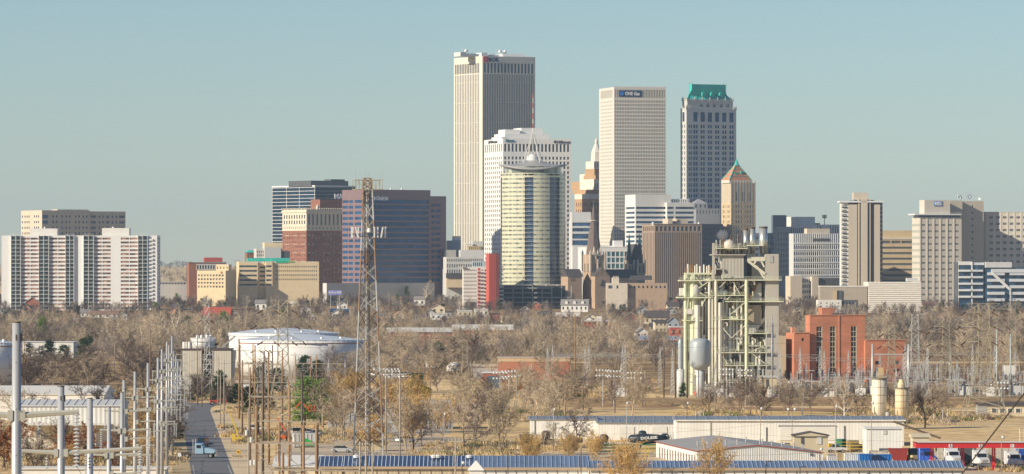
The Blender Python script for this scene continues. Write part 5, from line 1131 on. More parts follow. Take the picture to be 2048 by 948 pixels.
# braces & clutter of pipes
rnd = random.Random(4)
for (a, b_, c, d_) in [(1391, 555, 1404, 571), (1395, 577, 1424, 558), (1385, 578, 1411, 592), (1412, 592, 1402, 612), (1376, 594, 1370, 640), (1458, 630, 1490, 604), (1442, 559, 1455, 548)]: MB().beam((px(a), -1.9, pz(b_)), (px(c), -1.9, pz(d_)), .28).build('diagonal_brace', grn, t)
for (a, b_, c, d_) in [(1438, 575, 1452, 561), (1452, 600, 1472, 580), (1466, 565, 1480, 590), (1480, 575, 1492, 566), (1440, 650, 1462, 676), (1462, 676, 1492, 648), (1436, 700, 1456, 730), (1494, 700, 1530, 727), (1530, 690, 1500, 704)]: MB().beam((px(a), -1.7, pz(b_)), (px(c), -1.7, pz(d_)), .24).build('diagonal_brace', grn2, t)
for (u0, u1, v0_, v1_, n_) in ((1426, 1490, 562, 600, 60), (1426, 1490, 604, 640, 40), (1428, 1492, 642, 702, 56), (1494, 1530, 668, 702, 26), (1430, 1530, 706, 790, 60), (1397, 1424, 560, 594, 16), (1402, 1424, 600, 720, 26), (1430, 1446, 512, 556, 16), (1494, 1508, 562, 606, 14), (1366, 1400, 650, 790, 24)):
    for q_ in range(n_):
        u, v, y = rnd.uniform(u0, u1), rnd.uniform(v0_, v1_), rnd.uniform(-1.6, 4); m_ = rnd.choice([pipe, grn2, grn, galv, darkst, rust, silver, pipe]); typ = rnd.random(); r_ = rnd.uniform(.08, .32); k = MB()
        if typ < .35: L = rnd.uniform(4, 22); k.tube((px(u), y, pz(v)), (px(min(u1, u+L)), y, pz(v)), r_, r_, 6); k.tube((px(min(u1, u+L)), y, pz(v)), (px(min(u1, u+L)), y, pz(min(v1_, v+rnd.uniform(2, 12)))), r_, r_, 6)
        elif typ < .75: k.tube((px(u), y, pz(v)), (px(u), y, pz(min(v1_, v+rnd.uniform(6, 30)))), r_, r_, 6)
        elif typ < .88: k.beam((px(u), y, pz(v)), (px(u+rnd.uniform(-9, 9)), y, pz(v+rnd.uniform(4, 12))), .12)
        else: w_ = rnd.uniform(.5, 1.4); k.box(px(u)-w_, px(u)+w_, y, y+1.5, pz(v)-w_*.6, pz(v)+w_*.6)
        k.build('pipe' if typ < .75 else 'equipment', m_, t)
for a, c, vs in ((1430, 1440, (562, 600)), (1404, 1411, (600, 790))): pass
# tower-top pale storage vessels left of it
for lab, u0, u1, vt, vb in (('large pale blue elevated round tank on a single leg in front of the power plant', 1379, 1421, 676, 745), ('slim white domed vessel left of the elevated round tank', 1356, 1366, 677, 742)):
    Y = 1440; s = F/Y; r = (u1-u0)/2/s; q = thing('elevated_tank', lab, 'tank', (X((u0+u1)/2, Y), Y, 0), 0); zt_, zb_ = Z(vt, Y), Z(vb if u0 < 1370 else 740, Y)
    prof = [(.9, zb_), (r*.6, zb_+.3), (r*.92, zb_+1.2), (r, zb_+2.0), (r, zt_-1.7), (r*.9, zt_-.8), (r*.6, zt_-.2), (.05, zt_)]
    MB().lathe(prof, 28).build('vessel', mat('pale_blue_tank', (.38, .42, .44), .4, .1, var=.08), q, True)
    MB().lathe([(1.2, 0), (1.2, zb_+.5)], 14).build('leg', lgrey, q, True)
# steam
m = bpy.data.materials.new('steam'); m.use_nodes = True; nt_ = m.node_tree; nt_.nodes.remove(nt_.nodes['Principled BSDF'])
pv = nt_.nodes.new('ShaderNodeVolumePrincipled'); pv.inputs['Color'].default_value = (1, 1, 1, 1); pv.inputs['Density'].default_value = .22; nt_.links.new(pv.outputs[0], nt_.nodes['Material Output'].inputs['Volume'])
b = MB(); 
for j in range(9): th = math.pi*j/8; b.v += [((1.9+.35*math.sin(3*a_+j))*math.sin(th)*math.cos(a_), (1.4)*math.sin(th)*math.sin(a_), (1.7+.4*math.sin(2*a_+j*2))*math.cos(th)) for a_ in [2*math.pi*i/10 for i in range(10)]]
for j in range(8):
    for i in range(10): k = (i+1) % 10; b.f.append((j*10+i, (j+1)*10+i, (j+1)*10+k, j*10+k))
o = b.build('steam_plume', m); o.location = (X(1446, Yp), Yp+3, Z(470, Yp)); tag(o, 'small white puff of steam above the round tank on the power plant roof', 'steam', kind='stuff')
# ================= substation
def gantry(label, u0, u1, vt, vb, Y, n, m=galv, grp='substation gantries'):
    s = F/Y; t = thing('substation_gantry', label, 'gantry', (X((u0+u1)/2, Y), Y, 0), 0, grp); hw = (u1-u0)/2/s; h = Z(vt, Y)
    for i in range(n):
        x_ = -hw+2*hw*i/(n-1); k = MB(); lat(k, 1.1, .55, 0, h, 8, .05, x_, 0, False, .08); k.frus([(x_-.3, -.3), (x_+.3, -.3), (x_+.3, .3), (x_-.3, .3)], h, [(x_-.03, -.03), (x_+.03, -.03), (x_+.03, .03), (x_-.03, .03)], h+2.6); k.build('lattice_column', m, t)
    for a in range(n-1):
        xa, xb = -hw+2*hw*a/(n-1), -hw+2*hw*(a+1)/(n-1); k = MB(); nn_ = max(3, int((xb-xa)/1.4)); bz = h-1.0
        for dy, dz in ((-.4, 0), (.4, 0), (-.4, .8), (.4, .8)): k.beam((xa, dy, bz+dz), (xb, dy, bz+dz), .06)
        for i in range(nn_): x0_ = xa+(xb-xa)*i/nn_; x1_ = xa+(xb-xa)*(i+1)/nn_; k.beam((x0_, -.4, bz+.8*(i % 2)), (x1_, -.4, bz+.8*((i+1) % 2)), .05)
        k.build('truss_beam', m, t)
        for j in range(3): k = MB(); disc_string(k, xa+(xb-xa)*(j+.5)/3, 0, bz, 1.4, .15); k.build('insulator_string', insm if j % 2 else insg, t)
    return t
for i, a in enumerate([(1095, 1320, 708, 0, 1560, 4), (1105, 1250, 705, 0, 1600, 3), (1345, 1560, 738, 0, 1470, 6), (1600, 1745, 715, 0, 1530, 4), (1560, 1800, 745, 0, 1500, 6), (1560, 1640, 708, 0, 1560, 3), (1745, 1815, 708, 0, 1540, 2), (1810, 1990, 703, 0, 1560, 5), (1815, 1980, 735, 0, 1500, 6), (1830, 2050, 742, 0, 1480, 6), (1640, 1830, 752, 0, 1450, 6), (1990, 2070, 712, 0, 1560, 3), (1345, 1420, 712, 0, 1520, 3), (590, 690, 735, 0, 1500, 4), (480, 580, 745, 0, 1450, 3), (1760, 1900, 722, 0, 1600, 4)]):
    gantry('pale lattice substation gantry with hanging insulators, one of many before the power station', *a)
# bus supports, switches and transformers scattered in the yard: parts shared
def yard_proto():
    t = thing('bus_support', 'slim substation support post topped by stacked insulators', 'insulator post', (0, 0, 0), 0, 'substation bus supports'); ps = []
    ps.append((MB().box(-.12, .12, -.12, .12, 0, 3.4).build('post', galv, t), -1)); ps.append((MB().box(-1.7, 1.7, -.1, .1, 3.4, 3.6).build('bus_arm', galv, t), -1))
    for x_ in (-1.5, 0, 1.5):
        k = MB(); k.tube((x_, 0, 3.6), (x_, 0, 5.2), .07, .07, 5); [k.lathe([(.08, .2*i), (.2, .2*i+.08), (.08, .2*i+.12)], 7, x_, 0, 3.65) for i in range(7)]; ps.append((k.build('insulator_stack', insm if x_ else insg, t), -1))
    return t, ps
def trafo_proto():
    t = thing('yard_transformer', 'boxy pale substation transformer with cooling fins and three bushings', 'transformer', (0, 0, 0), 0, 'substation transformers'); ps = []
    ps.append((MB().box(-1.6, 1.6, -1, 1, .3, 3).build('body', lgrey, t), -1)); k = MB(); [k.box(1.62, 2.3, -.9+i*.25, -.85+i*.25, .5, 2.8) for i in range(8)]; k.box(1.6, 2.35, -.95, 1, 2.8, 2.95); ps.append((k.build('cooling_fins', lgrey, t), -1))
    for x_ in (-1, 0, 1): k = MB(); k.tube((x_, 0, 3), (x_, 0, 4.6), .1, .06, 6); [k.lathe([(.08, .2*i), (.19, .2*i+.08), (.08, .2*i+.12)], 7, x_, 0, 3.05) for i in range(6)]; ps.append((k.build('bushing', insm, t), -1))
    ps.append((MB().tube((-1.3, .4, 3.5), (1.2, .4, 3.5), .35, .35, 10).build('conservator', warmwhite, t), -1)); return t, ps
P1, S1 = yard_proto(); P2, S2 = trafo_proto(); rnd = random.Random(11)
first = True
for i in range(150):
    v = rnd.uniform(772, 796); u = rnd.uniform(1345, 1640) if i % 3 == 0 else rnd.uniform(1640, 2060); Y = YV(v); loc = (X(u, Y), Y, 0)
    if first: P1.location = loc; first = False
    else: copy_thing(S1, P1, loc, rnd.uniform(-.1, .1), rnd.uniform(.8, 1.5))
P2.location = (X(1500, 1480), 1480, 0)
for u, v in ((1415, 795), (1440, 794), (1470, 796), (1525, 792), (1545, 796), (1580, 793), (1755, 795), (1720, 792), (1930, 792), (1860, 795), (1975, 790), (1985, 795), (2030, 792), (1240, 795), (1655, 795)): Y = YV(v); copy_thing(S2, P2, (X(u, Y), Y, 0), rnd.uniform(-.3, .3), rnd.uniform(.8, 1.2))
# white metal H structure behind the silos
Y = 1450; s = F/Y; t = thing('steel_portal', 'pale round steel H portal standing just behind the big white silo', 'gantry', (X(1781, Y), Y, 0), 0)
for x_ in (-36, 36): MB().tube((x_/s, 0, 0), (x_/s, 0, Z(688, Y)), .42, .3, 10).build('column', galv, t, True)
MB().tube((-36/s, 0, Z(709, Y)), (36/s, 0, Z(709, Y)), .22, .22, 8).build('cross_beam', galv, t)
for u, vt, vb in ((1994, 657, 795), (2021, 668, 795)):
    Y = YV(vb); t = thing('steel_pole', 'bare pale round steel pole near the right edge, %s of two' % ('left' if u < 2000 else 'right'), 'pole', (X(u, Y), Y, 0)); MB().tube((0, 0, 0), (0, 0, (vb-vt)*Y/F), .26, .17, 10).build('shaft', mat('pale_teal_pole', (.42, .48, .48), .5, .1, var=.05), t, True); MB().tube((-.8, 0, 4.0), (.8, 0, 4.0), .06, .06, 5).build('bracket', galv, t)
Y = 1500; s = F/Y; t = thing('equipment_house', 'white box shaped equipment cabin raised on legs between the pylon feet at the right', 'cabin', (X(2020, Y), Y, 0)); MB().box(-11/s, 11/s, 0, 3, Z(751, Y), Z(731, Y)).build('cabin', warmwhite, t)
for x_ in (-10, 10): MB().box(x_/s-.2, x_/s+.2, .5, .9, 0, Z(751, Y)).build('leg', galv, t)
# flood light clusters on poles
def flood(u, vt, vb, n=5):
    Y = YV(vb); h = (vb-vt)*Y/F; t = thing('floodlight_pole', 'tall pole topped with a cluster of small round floodlights on cross bars', 'light pole', (X(u, Y), Y, 0), rnd.uniform(-.3, .3), 'floodlight cluster poles')
    MB().tube((0, 0, 0), (0, 0, h), .17, .1, 7).build('pole', galv, t)
    for r_ in (0, 1): MB().beam((-1.9, 0, h-.2-r_*1.5), (1.9, 0, h-.2-r_*1.5), .06).build('cross_bar', galv, t)
    for r_ in (0, 1):
        for i in range(n): x_ = -1.8+3.6*i/(n-1); MB().lathe([(.1, -.25), (.33, 0), (.36, .3), (.05, .34)], 8, x_, -.2, h-.2-r_*1.5).build('lamp', steelw, t, True)
for a in ((1206, 740, 812), (1228, 742, 815), (1454, 738, 812), (1491, 740, 814), (784, 738, 815), (762, 738, 818), (1018, 742, 815), (1270, 745, 815), (2003, 765, 830), (786, 742, 835), (1001, 745, 828)): flood(*a)
# ================= silos
rustst = mat('rust_streaked_white', (.74, .68, .54), .6, .05, var=.14, scale=.35, streak=True)
def silo(label, u0, u1, vt, vb, vc, m, extra):
    Y = YV(858); s = F/Y; r = (u1-u0)/2/s; zt_, zc, zb_ = Z(vt, Y), Z(vc, Y), Z(vb, Y); t = thing('cement_silo', label, 'silo', (X((u0+u1)/2, Y), Y, 0))
    MB().lathe([(.35, zb_), (r, zc), (r, zt_)], 28).build('shell', m, t, False)
    for f in t.children[0].data.polygons: f.use_smooth = len(f.vertices) == 4
    MB().lathe([(r*1.06, zt_+.003), (r*1.06, zt_+.35)], 24).build('rim', mat('silo_dark_rim', (.22, .20, .15), .8, var=.2), t)
    for k_ in (.25, .5, .75): MB().lathe([(r+.04, zc+(zt_-zc)*k_), (r+.04, zc+(zt_-zc)*k_+.1)], 24).build('seam_band', rust, t)
    for a in range(4): an = R(45+90*a); MB().beam((r*math.cos(an)*1.02, r*math.sin(an)*1.02, 0), (r*math.cos(an)*1.02, r*math.sin(an)*1.02, zc+1), .22).build('leg', pylm, t)
    k = MB()
    for a in range(4): an, a2 = R(45+90*a), R(135+90*a); k.beam((r*math.cos(an), r*math.sin(an), 0), (r*math.cos(a2), r*math.sin(a2), zc*.9), .1); k.beam((r*math.cos(a2), r*math.sin(a2), 0), (r*math.cos(an), r*math.sin(an), zc*.9), .1)
    k.build('leg_brace', pylm, t); k = MB()
    for j in range(int(zt_/.5)): k.tube((-.25, -r-.25, j*.5), (.25, -r-.25, j*.5), .025, .025, 3, False)
    for x_ in (-.25, .25): k.tube((x_, -r-.25, 0), (x_, -r-.25, zt_+.8), .04, .04, 4)
    k.build('ladder', rust, t); extra(t, s, r, zt_); return t
def ex1(t, s, r, z): MB().box(-.2, 1.0, -.6, .6, z+.36, z+2.9).build('dust_filter', tan, t); MB().box(-1.4, 1.2, -1.2, -1.1, z+1.3, z+1.4).box(-1.4, 1.2, -1.2, -1.1, z+.8, z+.86).build('top_rail', galv, t); MB().tube((2.0, -1.5, .6), (2.0, -1.5, 4.2), .55, .55, 12).build('side_vessel', grey, t)
def ex2(t, s, r, z): MB().lathe([(.9, 0), (.9, .9), (.5, 1.6), (.5, 2.0)], 12, -.1, 0, z+.36).build('dust_filter', yellow, t)
silo('tall white cement silo with brown rust stains and a tan filter box on top', 1744, 1773, 759, 842, 822, rustst, ex1)
silo('shorter cream yellow cement silo to the right of the white one', 1790, 1817, 778, 838, 829, mat('cream_silo', (.68, .56, .36), .6, var=.10, scale=.35, streak=True), ex2)
# ================= trees
def twigmat(name, col, rnd=.38):
    m = mat(name, col, .9, var=.22, scale=.25, rnd=rnd, spec=.05); return m
tw = {'tan': twigmat('tan_twigs', (.45, .365, .26)), 'brown': twigmat('brown_twigs', (.185, .138, .112)), 'dark': twigmat('dark_twigs', (.12, .092, .083)), 'rust': twigmat('rusty_leaves', (.30, .12, .04)), 'grey': twigmat('grey_twigs', (.27, .23, .20)), 'gold': twigmat('golden_twigs', (.48, .32, .13))}
bark = twigmat('bark', (.20, .15, .11)); barkp = twigmat('pale_bark', (.62, .58, .50)); barkt = twigmat('tan_bark', (.36, .28, .19))
pine_m = twigmat('pine_needles', (.13, .20, .045), .25); cedar_m = twigmat('cedar_needles', (.045, .075, .028), .25); yel_m = twigmat('yellow_leaves', (.42, .31, .05), .2)
def bare(seed, Ht=12., spread=1.0, tw_w=.05, n1=7, ntw=13, low=.22, droop=0., trunkr=.22, multi=1):
    r = random.Random(seed); T = MB(); K = MB()
    def rv(): return Vector((r.gauss(0, 1), r.gauss(0, 1), r.gauss(0, 1))).normalized()
    def path(b, p, d, L, r0, r1, n, seg=3, wig=.16, up=.06):
        pts = [p]
        for i in range(seg):
            d = (d+rv()*wig+Vector((0, 0, up))).normalized(); q = p+d*(L/seg)
            b.tube(p, q, r0+(r1-r0)*i/seg, r0+(r1-r0)*(i+1)/seg, n, False); p = q; pts.append(q)
        return pts, d
    for mstem in range(multi):
        d0 = Vector((r.gauss(0, .05 if multi == 1 else .3), r.gauss(0, .05 if multi == 1 else .3), 1)).normalized()
        main, dd = path(T, Vector((r.gauss(0, .2)*(multi > 1), r.gauss(0, .2)*(multi > 1), -.3)), d0, Ht*.62, trunkr, trunkr*.35, 6, 6, .10, .10)
        for a in range(n1):
            k = low+(1-low)*(a/(n1-1))**.9; f = k*(len(main)-1); i = min(int(f), len(main)-2); p = main[i].lerp(main[i+1], f-i)
            an = 2.4*a+r.uniform(-.4, .4)+mstem; el = r.uniform(.45, .9)+.4*k
            L1 = Ht*(.46-.16*k)*r.uniform(.8, 1.15)*(.8+.25*spread)
            d = Vector((math.cos(an)*math.cos(el)*spread, math.sin(an)*math.cos(el)*spread, math.sin(el))).normalized()
            p1, _ = path(T, p, d, L1, trunkr*.36, trunkr*.12, 4, 4, .2, .05-droop)
            for b_ in range(6):
                f = (.25+.75*b_/5)*(len(p1)-1); i = min(int(f), len(p1)-2); q = p1[i].lerp(p1[i+1], f-i)
                d2 = ((p1[i+1]-p1[i]).normalized()*.75+rv()*.75+Vector((0, 0, .18))).normalized(); L2 = L1*r.uniform(.34, .55)
                p2, _ = path(K, q, d2, L2, .055, .02, 3, 2, .2, .06-droop)
                for c_ in range(4):
                    f = (.2+.8*c_/3)*(len(p2)-1); i = min(int(f), len(p2)-2); q2 = p2[i].lerp(p2[i+1], f-i)
                    d3 = ((p2[i+1]-p2[i]).normalized()*.6+rv()*.8+Vector((0, 0, .15))).normalized(); L3 = L2*r.uniform(.4, .7); e3 = q2+d3*L3
                    sd_ = d3.orthogonal().normalized()*tw_w*.7
                    K.tri(q2-sd_, q2+sd_, e3)
                    for e_ in range(ntw):
                        q3 = q2.lerp(e3, r.random()); d4 = (d3*.4+rv()).normalized(); e4 = q3+d4*r.uniform(.35, .95)*(Ht/12)
                        sd_ = d4.cross(rv()).normalized()*tw_w*.5; K.tri(q3-sd_, q3+sd_, e4)
    return T, K
def leafy(seed, Ht=9., w=.5, conic=.6, n=1500, leaf=.28, clumps=34, trunkr=.18, base=.12):
    """evergreen: needle tufts gathered in clumps on limbs, open between the clumps"""
    r = random.Random(seed); T = MB(); K = MB()
    T.tube((0, 0, -.3), (0, 0, Ht*.93), trunkr, .03, 6)
    for c in range(clumps):
        k = base+(1-base)*((c+r.random())/clumps); z = Ht*k; rad = Ht*w*.5*((1-k)**conic if conic else 1)*(1 if k > base+.08 else .75)*r.uniform(.7, 1.15)
        an = r.uniform(0, 6.28); rr = rad*r.uniform(.45, .95); p = Vector((rr*math.cos(an), rr*math.sin(an), z)); T.tube((0, 0, z-.4*rr), p, .05, .02, 3, False)
        cs_ = Ht*.085*r.uniform(.8, 1.3)
        for i in range(n//clumps):
            q = p+Vector((r.gauss(0, cs_*.55), r.gauss(0, cs_*.55), r.gauss(0, cs_*.36))); d = Vector((r.gauss(0, 1), r.gauss(0, 1), r.gauss(0, .8)+.35)).normalized(); s = d.orthogonal().normalized()*leaf*.33
            K.tri(q-s, q+s, q+d*leaf*r.uniform(.7, 1.3))
    return T, K
protos = {}
def add_proto(key, TK, bm, km):
    T, K = TK; protos[key] = (T.mesh('trunk', bm), K.mesh('crown', km), T, K)
for i in range(4): add_proto('tan%d' % i, bare(10+i, 13, [1.0, 1.3, .8, 1.1][i], .060), barkt, tw['tan'])
for i in range(3): add_proto('brown%d' % i, bare(20+i, 12, [1.2, 1.5, 1.0][i], .065, ntw=15), bark, tw['brown'])
for i in range(2): add_proto('dark%d' % i, bare(30+i, 11, 1.5, .065, ntw=16), bark, tw['dark'])
for i in range(2): add_proto('grey%d' % i, bare(40+i, 13, 1.1, .060), bark, tw['grey'])
for i in range(2): add_proto('white%d' % i, bare(50+i, 14, .95, .045, ntw=8, trunkr=.30), barkp, tw['tan'])
for i in range(2): add_proto('gold%d' % i, bare(60+i, 10, .7, .045, multi=3, trunkr=.12, ntw=9), barkt, tw['gold'])
add_proto('rust0', bare(70, 9, 1.4, .12, ntw=16), bark, tw['rust'])
for i in range(2): add_proto('pine%d' % i, leafy(80+i, 12, .55, .45, 3600, .42, 46), bark, pine_m)
for i in range(2): add_proto('cedar%d' % i, leafy(90+i, 8, .75, .35, 3200, .38, 38, base=.05), bark, cedar_m)
add_proto('yellow0', leafy(95, 6, .95, .2, 2400, .36, 30, base=.2), bark, yel_m)
PH = {'tan': 13, 'brown': 12, 'dark': 11, 'grey': 13, 'white': 14, 'gold': 10, 'rust': 9, 'pine': 12, 'cedar': 8, 'yellow': 6}
KIND = {'tan': ('bare_tree', 'bare tan twigged tree', 'tree'), 'brown': ('bare_tree', 'bare brown twigged tree', 'tree'), 'dark': ('bare_tree', 'bare dark spreading tree', 'tree'), 'grey': ('bare_tree', 'bare grey twigged tree', 'tree'), 'white': ('bare_tree', 'bare tree with a pale white trunk', 'tree'), 'gold': ('bare_tree', 'slim many stemmed bare golden tree', 'tree'), 'rust': ('leafy_tree', 'low tree still holding rusty orange leaves', 'tree'), 'pine': ('pine_tree', 'bright green pine tree', 'tree'), 'cedar': ('cedar_tree', 'dark green cedar tree', 'tree'), 'yellow': ('leafy_tree', 'small round tree with yellow leaves', 'tree')}
ntree = [0]
trng = random.Random(5)
KEEP = []        # (x0, x1, y0, y1) clearings
def keep(u0, u1, Y0, Y1, pad=2): KEEP.append((X(min(u0, u1), Y0)-pad, X(max(u0, u1), Y0)+pad, Y0, Y1))
def tree(kind, u, vb, hpx, label=None, wk=1.0, group=None, var=None, Y=None):
    Y = Y or YV(vb); h = hpx*Y/F; n_ = len([k for k in protos if k.startswith(kind)]); i = trng.randrange(n_) if var is None else var
    tm, cm, _, _ = protos['%s%d' % (kind, i)]; nm, lb, ct = KIND[kind]; sc = h/PH[kind]
    t = thing(nm, label or lb, ct, (X(u, Y), Y, G(Y)), trng.uniform(0, 6.28), group); t.scale = (sc*wk, sc*wk, sc)
    inst('trunk', tm, t); inst('crown', cm, t); ntree[0] += 1; return t
# trees one can single out
for a in [('dark', 1152, 902, 84, 'dark round bare tree in front of the long white shed, left of its garage doors', 1.15), ('tan', 1003, 912, 128, 'large tan bare tree standing just behind the blue ribbed roof, near picture centre', 1.1), ('tan', 885, 880, 96, 'tan bare tree in front of the open pale roofed shed', .9),
          ('tan', 1132, 838, 112, 'wide tan bare tree on the dry field left of the floodlight clusters', 1.25), ('tan', 1262, 842, 102, 'tan bare tree right of the floodlight clusters on the dry field', 1.2), ('white', 1604, 836, 84, 'bare tree with a straight white trunk on the field, left one of two', .7), ('white', 1690, 840, 86, 'bare tree with forked white trunk on the field, right one of two', 1.),
          ('brown', 1478, 836, 78, 'brown bare tree behind the long white shed, in front of the power plant', 1.1), ('dark', 1522, 838, 68, 'dark round bare tree directly right of the brown one before the power plant', 1.3), ('brown', 1716, 838, 66, 'brown bare tree between the white trunked tree and the white silo', 1.0), ('brown', 1850, 856, 76, 'low brown bare tree right of the cream silo', 1.25), ('gold', 1430, 990, 120, 'golden bare tree rising in front of the red edged white shed', 1.1),
          ('gold', 1245, 990, 118, 'golden bare tree at the bottom edge, left of the red edged white shed', 1.25), ('gold', 1272, 985, 96, 'smaller golden bare tree beside its twin at the bottom edge', 1.1), ('dark', 187, 890, 132, 'large dark spreading tree in front of the striped shed at the left', 1.1), ('pine', 610, 850, 92, 'tall bright green pine behind the wooden pole frames', 1.5), ('pine', 641, 846, 84, 'second bright green pine, right of the tallest one', 1.6), ('cedar', 500, 822, 48, 'dark green cedar left of the wooden pole frames', 1.3), ('cedar', 532, 820, 42, 'dark green cedar behind the lattice pylon foot', 1.5),
          ('cedar', 832, 790, 42, 'dark green cedar in front of the floodlight poles', 1.5), ('yellow', 852, 800, 28, 'small round yellow leaved tree on the dry field', 1.0), ('rust', 1026, 797, 56, 'rusty orange leaved tree in front of the long brick building', 1.1), ('dark', 927, 790, 66, 'dark bare tree spreading beside the rusty orange leaved tree', 1.2), ('brown', 875, 782, 50, 'brown bare tree below the flared white basin', 1.2), ('pine', 813, 605, 32, 'bright green pine on the far slope below the granite office block', .9), ('pine', 795, 612, 24, 'shorter pine beside the bright green pine on the far slope', .9),
          ('white', 850, 612, 52, 'tall pale trunked tree on the far slope below the granite office block', .8), ('white', 1205, 596, 44, 'tall pale tree in front of the churches', 1.0), ('tan', 25, 862, 100, 'tan bare tree at the left edge behind the nearest pole', 1.2), ('brown', 75, 872, 90, 'brown bare tree between the two nearest grey poles', 1.2), ('cedar', 1366, 797, 30, 'dark green cedar at the foot of the elevated tank', .9), ('cedar', 128, 725, 34, 'dark green cedar in front of the white warehouse', 1.4), ('cedar', 95, 722, 40, 'largest dark cedar in front of the white warehouse wall', 1.6), ('cedar', 60, 716, 30, 'leftmost cedar in front of the white warehouse', 1.3), ('cedar', 170, 716, 38, 'dark cedar right of the white warehouse', 1.5),
          ('dark', 395, 808, 62, 'dark bare tree at the bend of the road', 1.4), ('cedar', 800, 802, 30, 'small cedar at the foot of the tall bare pole', 1.2), ('tan', 690, 880, 124, 'tan bare tree just left of the radio tower', 1.1), ('brown', 748, 895, 96, 'brown bare tree behind the feet of the radio tower', 1.1)]:
    tree(a[0], a[1], a[2], a[3], a[4], a[5])
GRP = 'bare winter trees of the middle ground'
def row(n, u0, u1, v0, v1, kinds, h0, h1, wk=1.15, lab=None):
    for i in range(n):
        k = trng.choice(kinds); v = trng.uniform(v0, v1); u = trng.uniform(u0, u1); Y = YV(v)
        if any(a < X(u, Y) < b and c-3 < Y < d+3 for a, b, c, d in KEEP): continue
        q_ = tree(k, u, v, trng.uniform(h0, h1)*(F/Y)/6., None, wk*trng.uniform(.85, 1.2), 'scattered %s' % KIND[k][1]+'s', Y=Y)
        q_['label'] = KIND[k][1]+', one of many scattered through the middle ground'
# ================= road, verges, yards
asph = mat('worn_asphalt', (.175, .175, .18), .9, var=.12, scale=.12, spec=.2); fine(asph, 1.2, .14)
KEEPR = []
def strip(name, pts, m, dz):              # pts: (Y, xl, xr)
    b = MB()
    for Y, a, c in pts: b.v += [(a, Y, G(Y)+dz), (c, Y, G(Y)+dz)]
    for i in range(len(pts)-1): b.f.append((2*i, 2*i+1, 2*i+3, 2*i+2))
    return tag(b.build(name, m), kind='structure')
def rx(Y, o=0): return -57.2-(Y-918)*.0745+o
rd = [(Y, rx(Y, -4.1), rx(Y, 4.1)) for Y in (720, 780, 840, 900, 960, 1020, 1080, 1140, 1200, 1260, 1320)]+[(1350, -99, -84.5), (1375, -112, -84), (1392, -116, -84.5)]
strip('road', rd, asph, .02); KEEP.extend([(rx(Y)-7, rx(Y)+7, Y-32, Y+32) for Y in range(720, 1400, 60)])
strip('road_verge', [(Y, a-3.6, a-.0) for Y, a, c in rd[:11]], mat('dirt_verge', (.50, .38, .22), .95, var=.25, scale=.3, spec=.05), .012)
strip('road_shoulder', [(Y, c, c+8-(Y > 1250)*3) for Y, a, c in rd[:11]], mat('bare_dirt', (.66, .52, .34), .95, var=.18, scale=.15, spec=.05), .012)
wl = mat('worn_white_paint', (.55, .54, .50), .8, var=.2); yl = mat('worn_yellow_paint', (.55, .34, .06), .8, var=.2)
strip('edge_line', [(Y, a+.5, a+.62) for Y, a, c in rd[:5]], wl, .026); strip('edge_line', [(Y, c-.62, c-.5) for Y, a, c in rd[:5]], wl, .026); strip('centre_line', [(Y, (a+c)/2-.18, (a+c)/2+.18) for Y, a, c in rd[:4]], yl, .026)
crk = mat('crack_sealant', (.05, .05, .05), .8, var=0)
for (a0, y0_, a1, y1_) in ((.5, 1030, .9, 1180), (-2.2, 905, -1.2, 985), (-1.5, 1200, -.8, 1240)): 
    ps = [(y0_+(y1_-y0_)*i/14., a0+(a1-a0)*i/14.+random.uniform(-.35, .35)) for i in range(15)]; strip('road_crack', [(y, rx(y, x)-.07, rx(y, x)+.07) for y, x in ps], crk, .024)
strip('side_lane', [(880+0*k, 0, 0) for k in range(0)]+[(1012, -47, 8), (1021, -48, 8)], mat('lane_gravel', (.40, .34, .26), .95, var=.2, scale=.2), .03)
conc_y = mat('yard_concrete', (.56, .46, .33), .9, var=.2, scale=.08, spec=.1); fine(conc_y, .8, .15)
sheet('yard_pavement', [(560, 948), (560, 868), (860, 868), (1060, 905), (1800, 905), (1830, 905), (2200, 905), (2200, 1010), (560, 1010)], conc_y, .016)
sheet('gravel_lot', [(655, 868), (655, 850), (900, 850), (900, 868)], mat('pale_gravel', (.48, .43, .35), .95, var=.2, scale=.3), .016)
sheet('dirt_track', [(1130, 806), (1900, 822), (2200, 826), (2200, 834), (1900, 829), (1130, 813)], mat('red_dirt', (.40, .25, .135), .95, var=.2, scale=.1, spec=.05), .014)
strip('berm', [(YV(790), -150, 60)], asph, .02) if False else None
# grassy bank with the dark slope below the substation at the right
b = MB(); yv = YV(812); n_ = 40
for i in range(n_+1):
    x_ = X(1130, yv)+(X(2250, yv)-X(1130, yv))*i/n_; w_ = .9*math.sin(math.pi*min(1, i/6.))*(1 if i > 5 else 1)+.3*math.sin(i*1.3); b.v += [(x_, yv, 0), (x_, yv+7, 1.3+.25*w_), (x_, yv+30, 1.5+.2*w_), (x_, yv+46, 0)]
for i in range(n_):
    for j in range(3): k = i*4+j; b.f.append((k, k+4, k+5, k+1))
tag(b.build('grass_bank', M_earth), kind='structure')
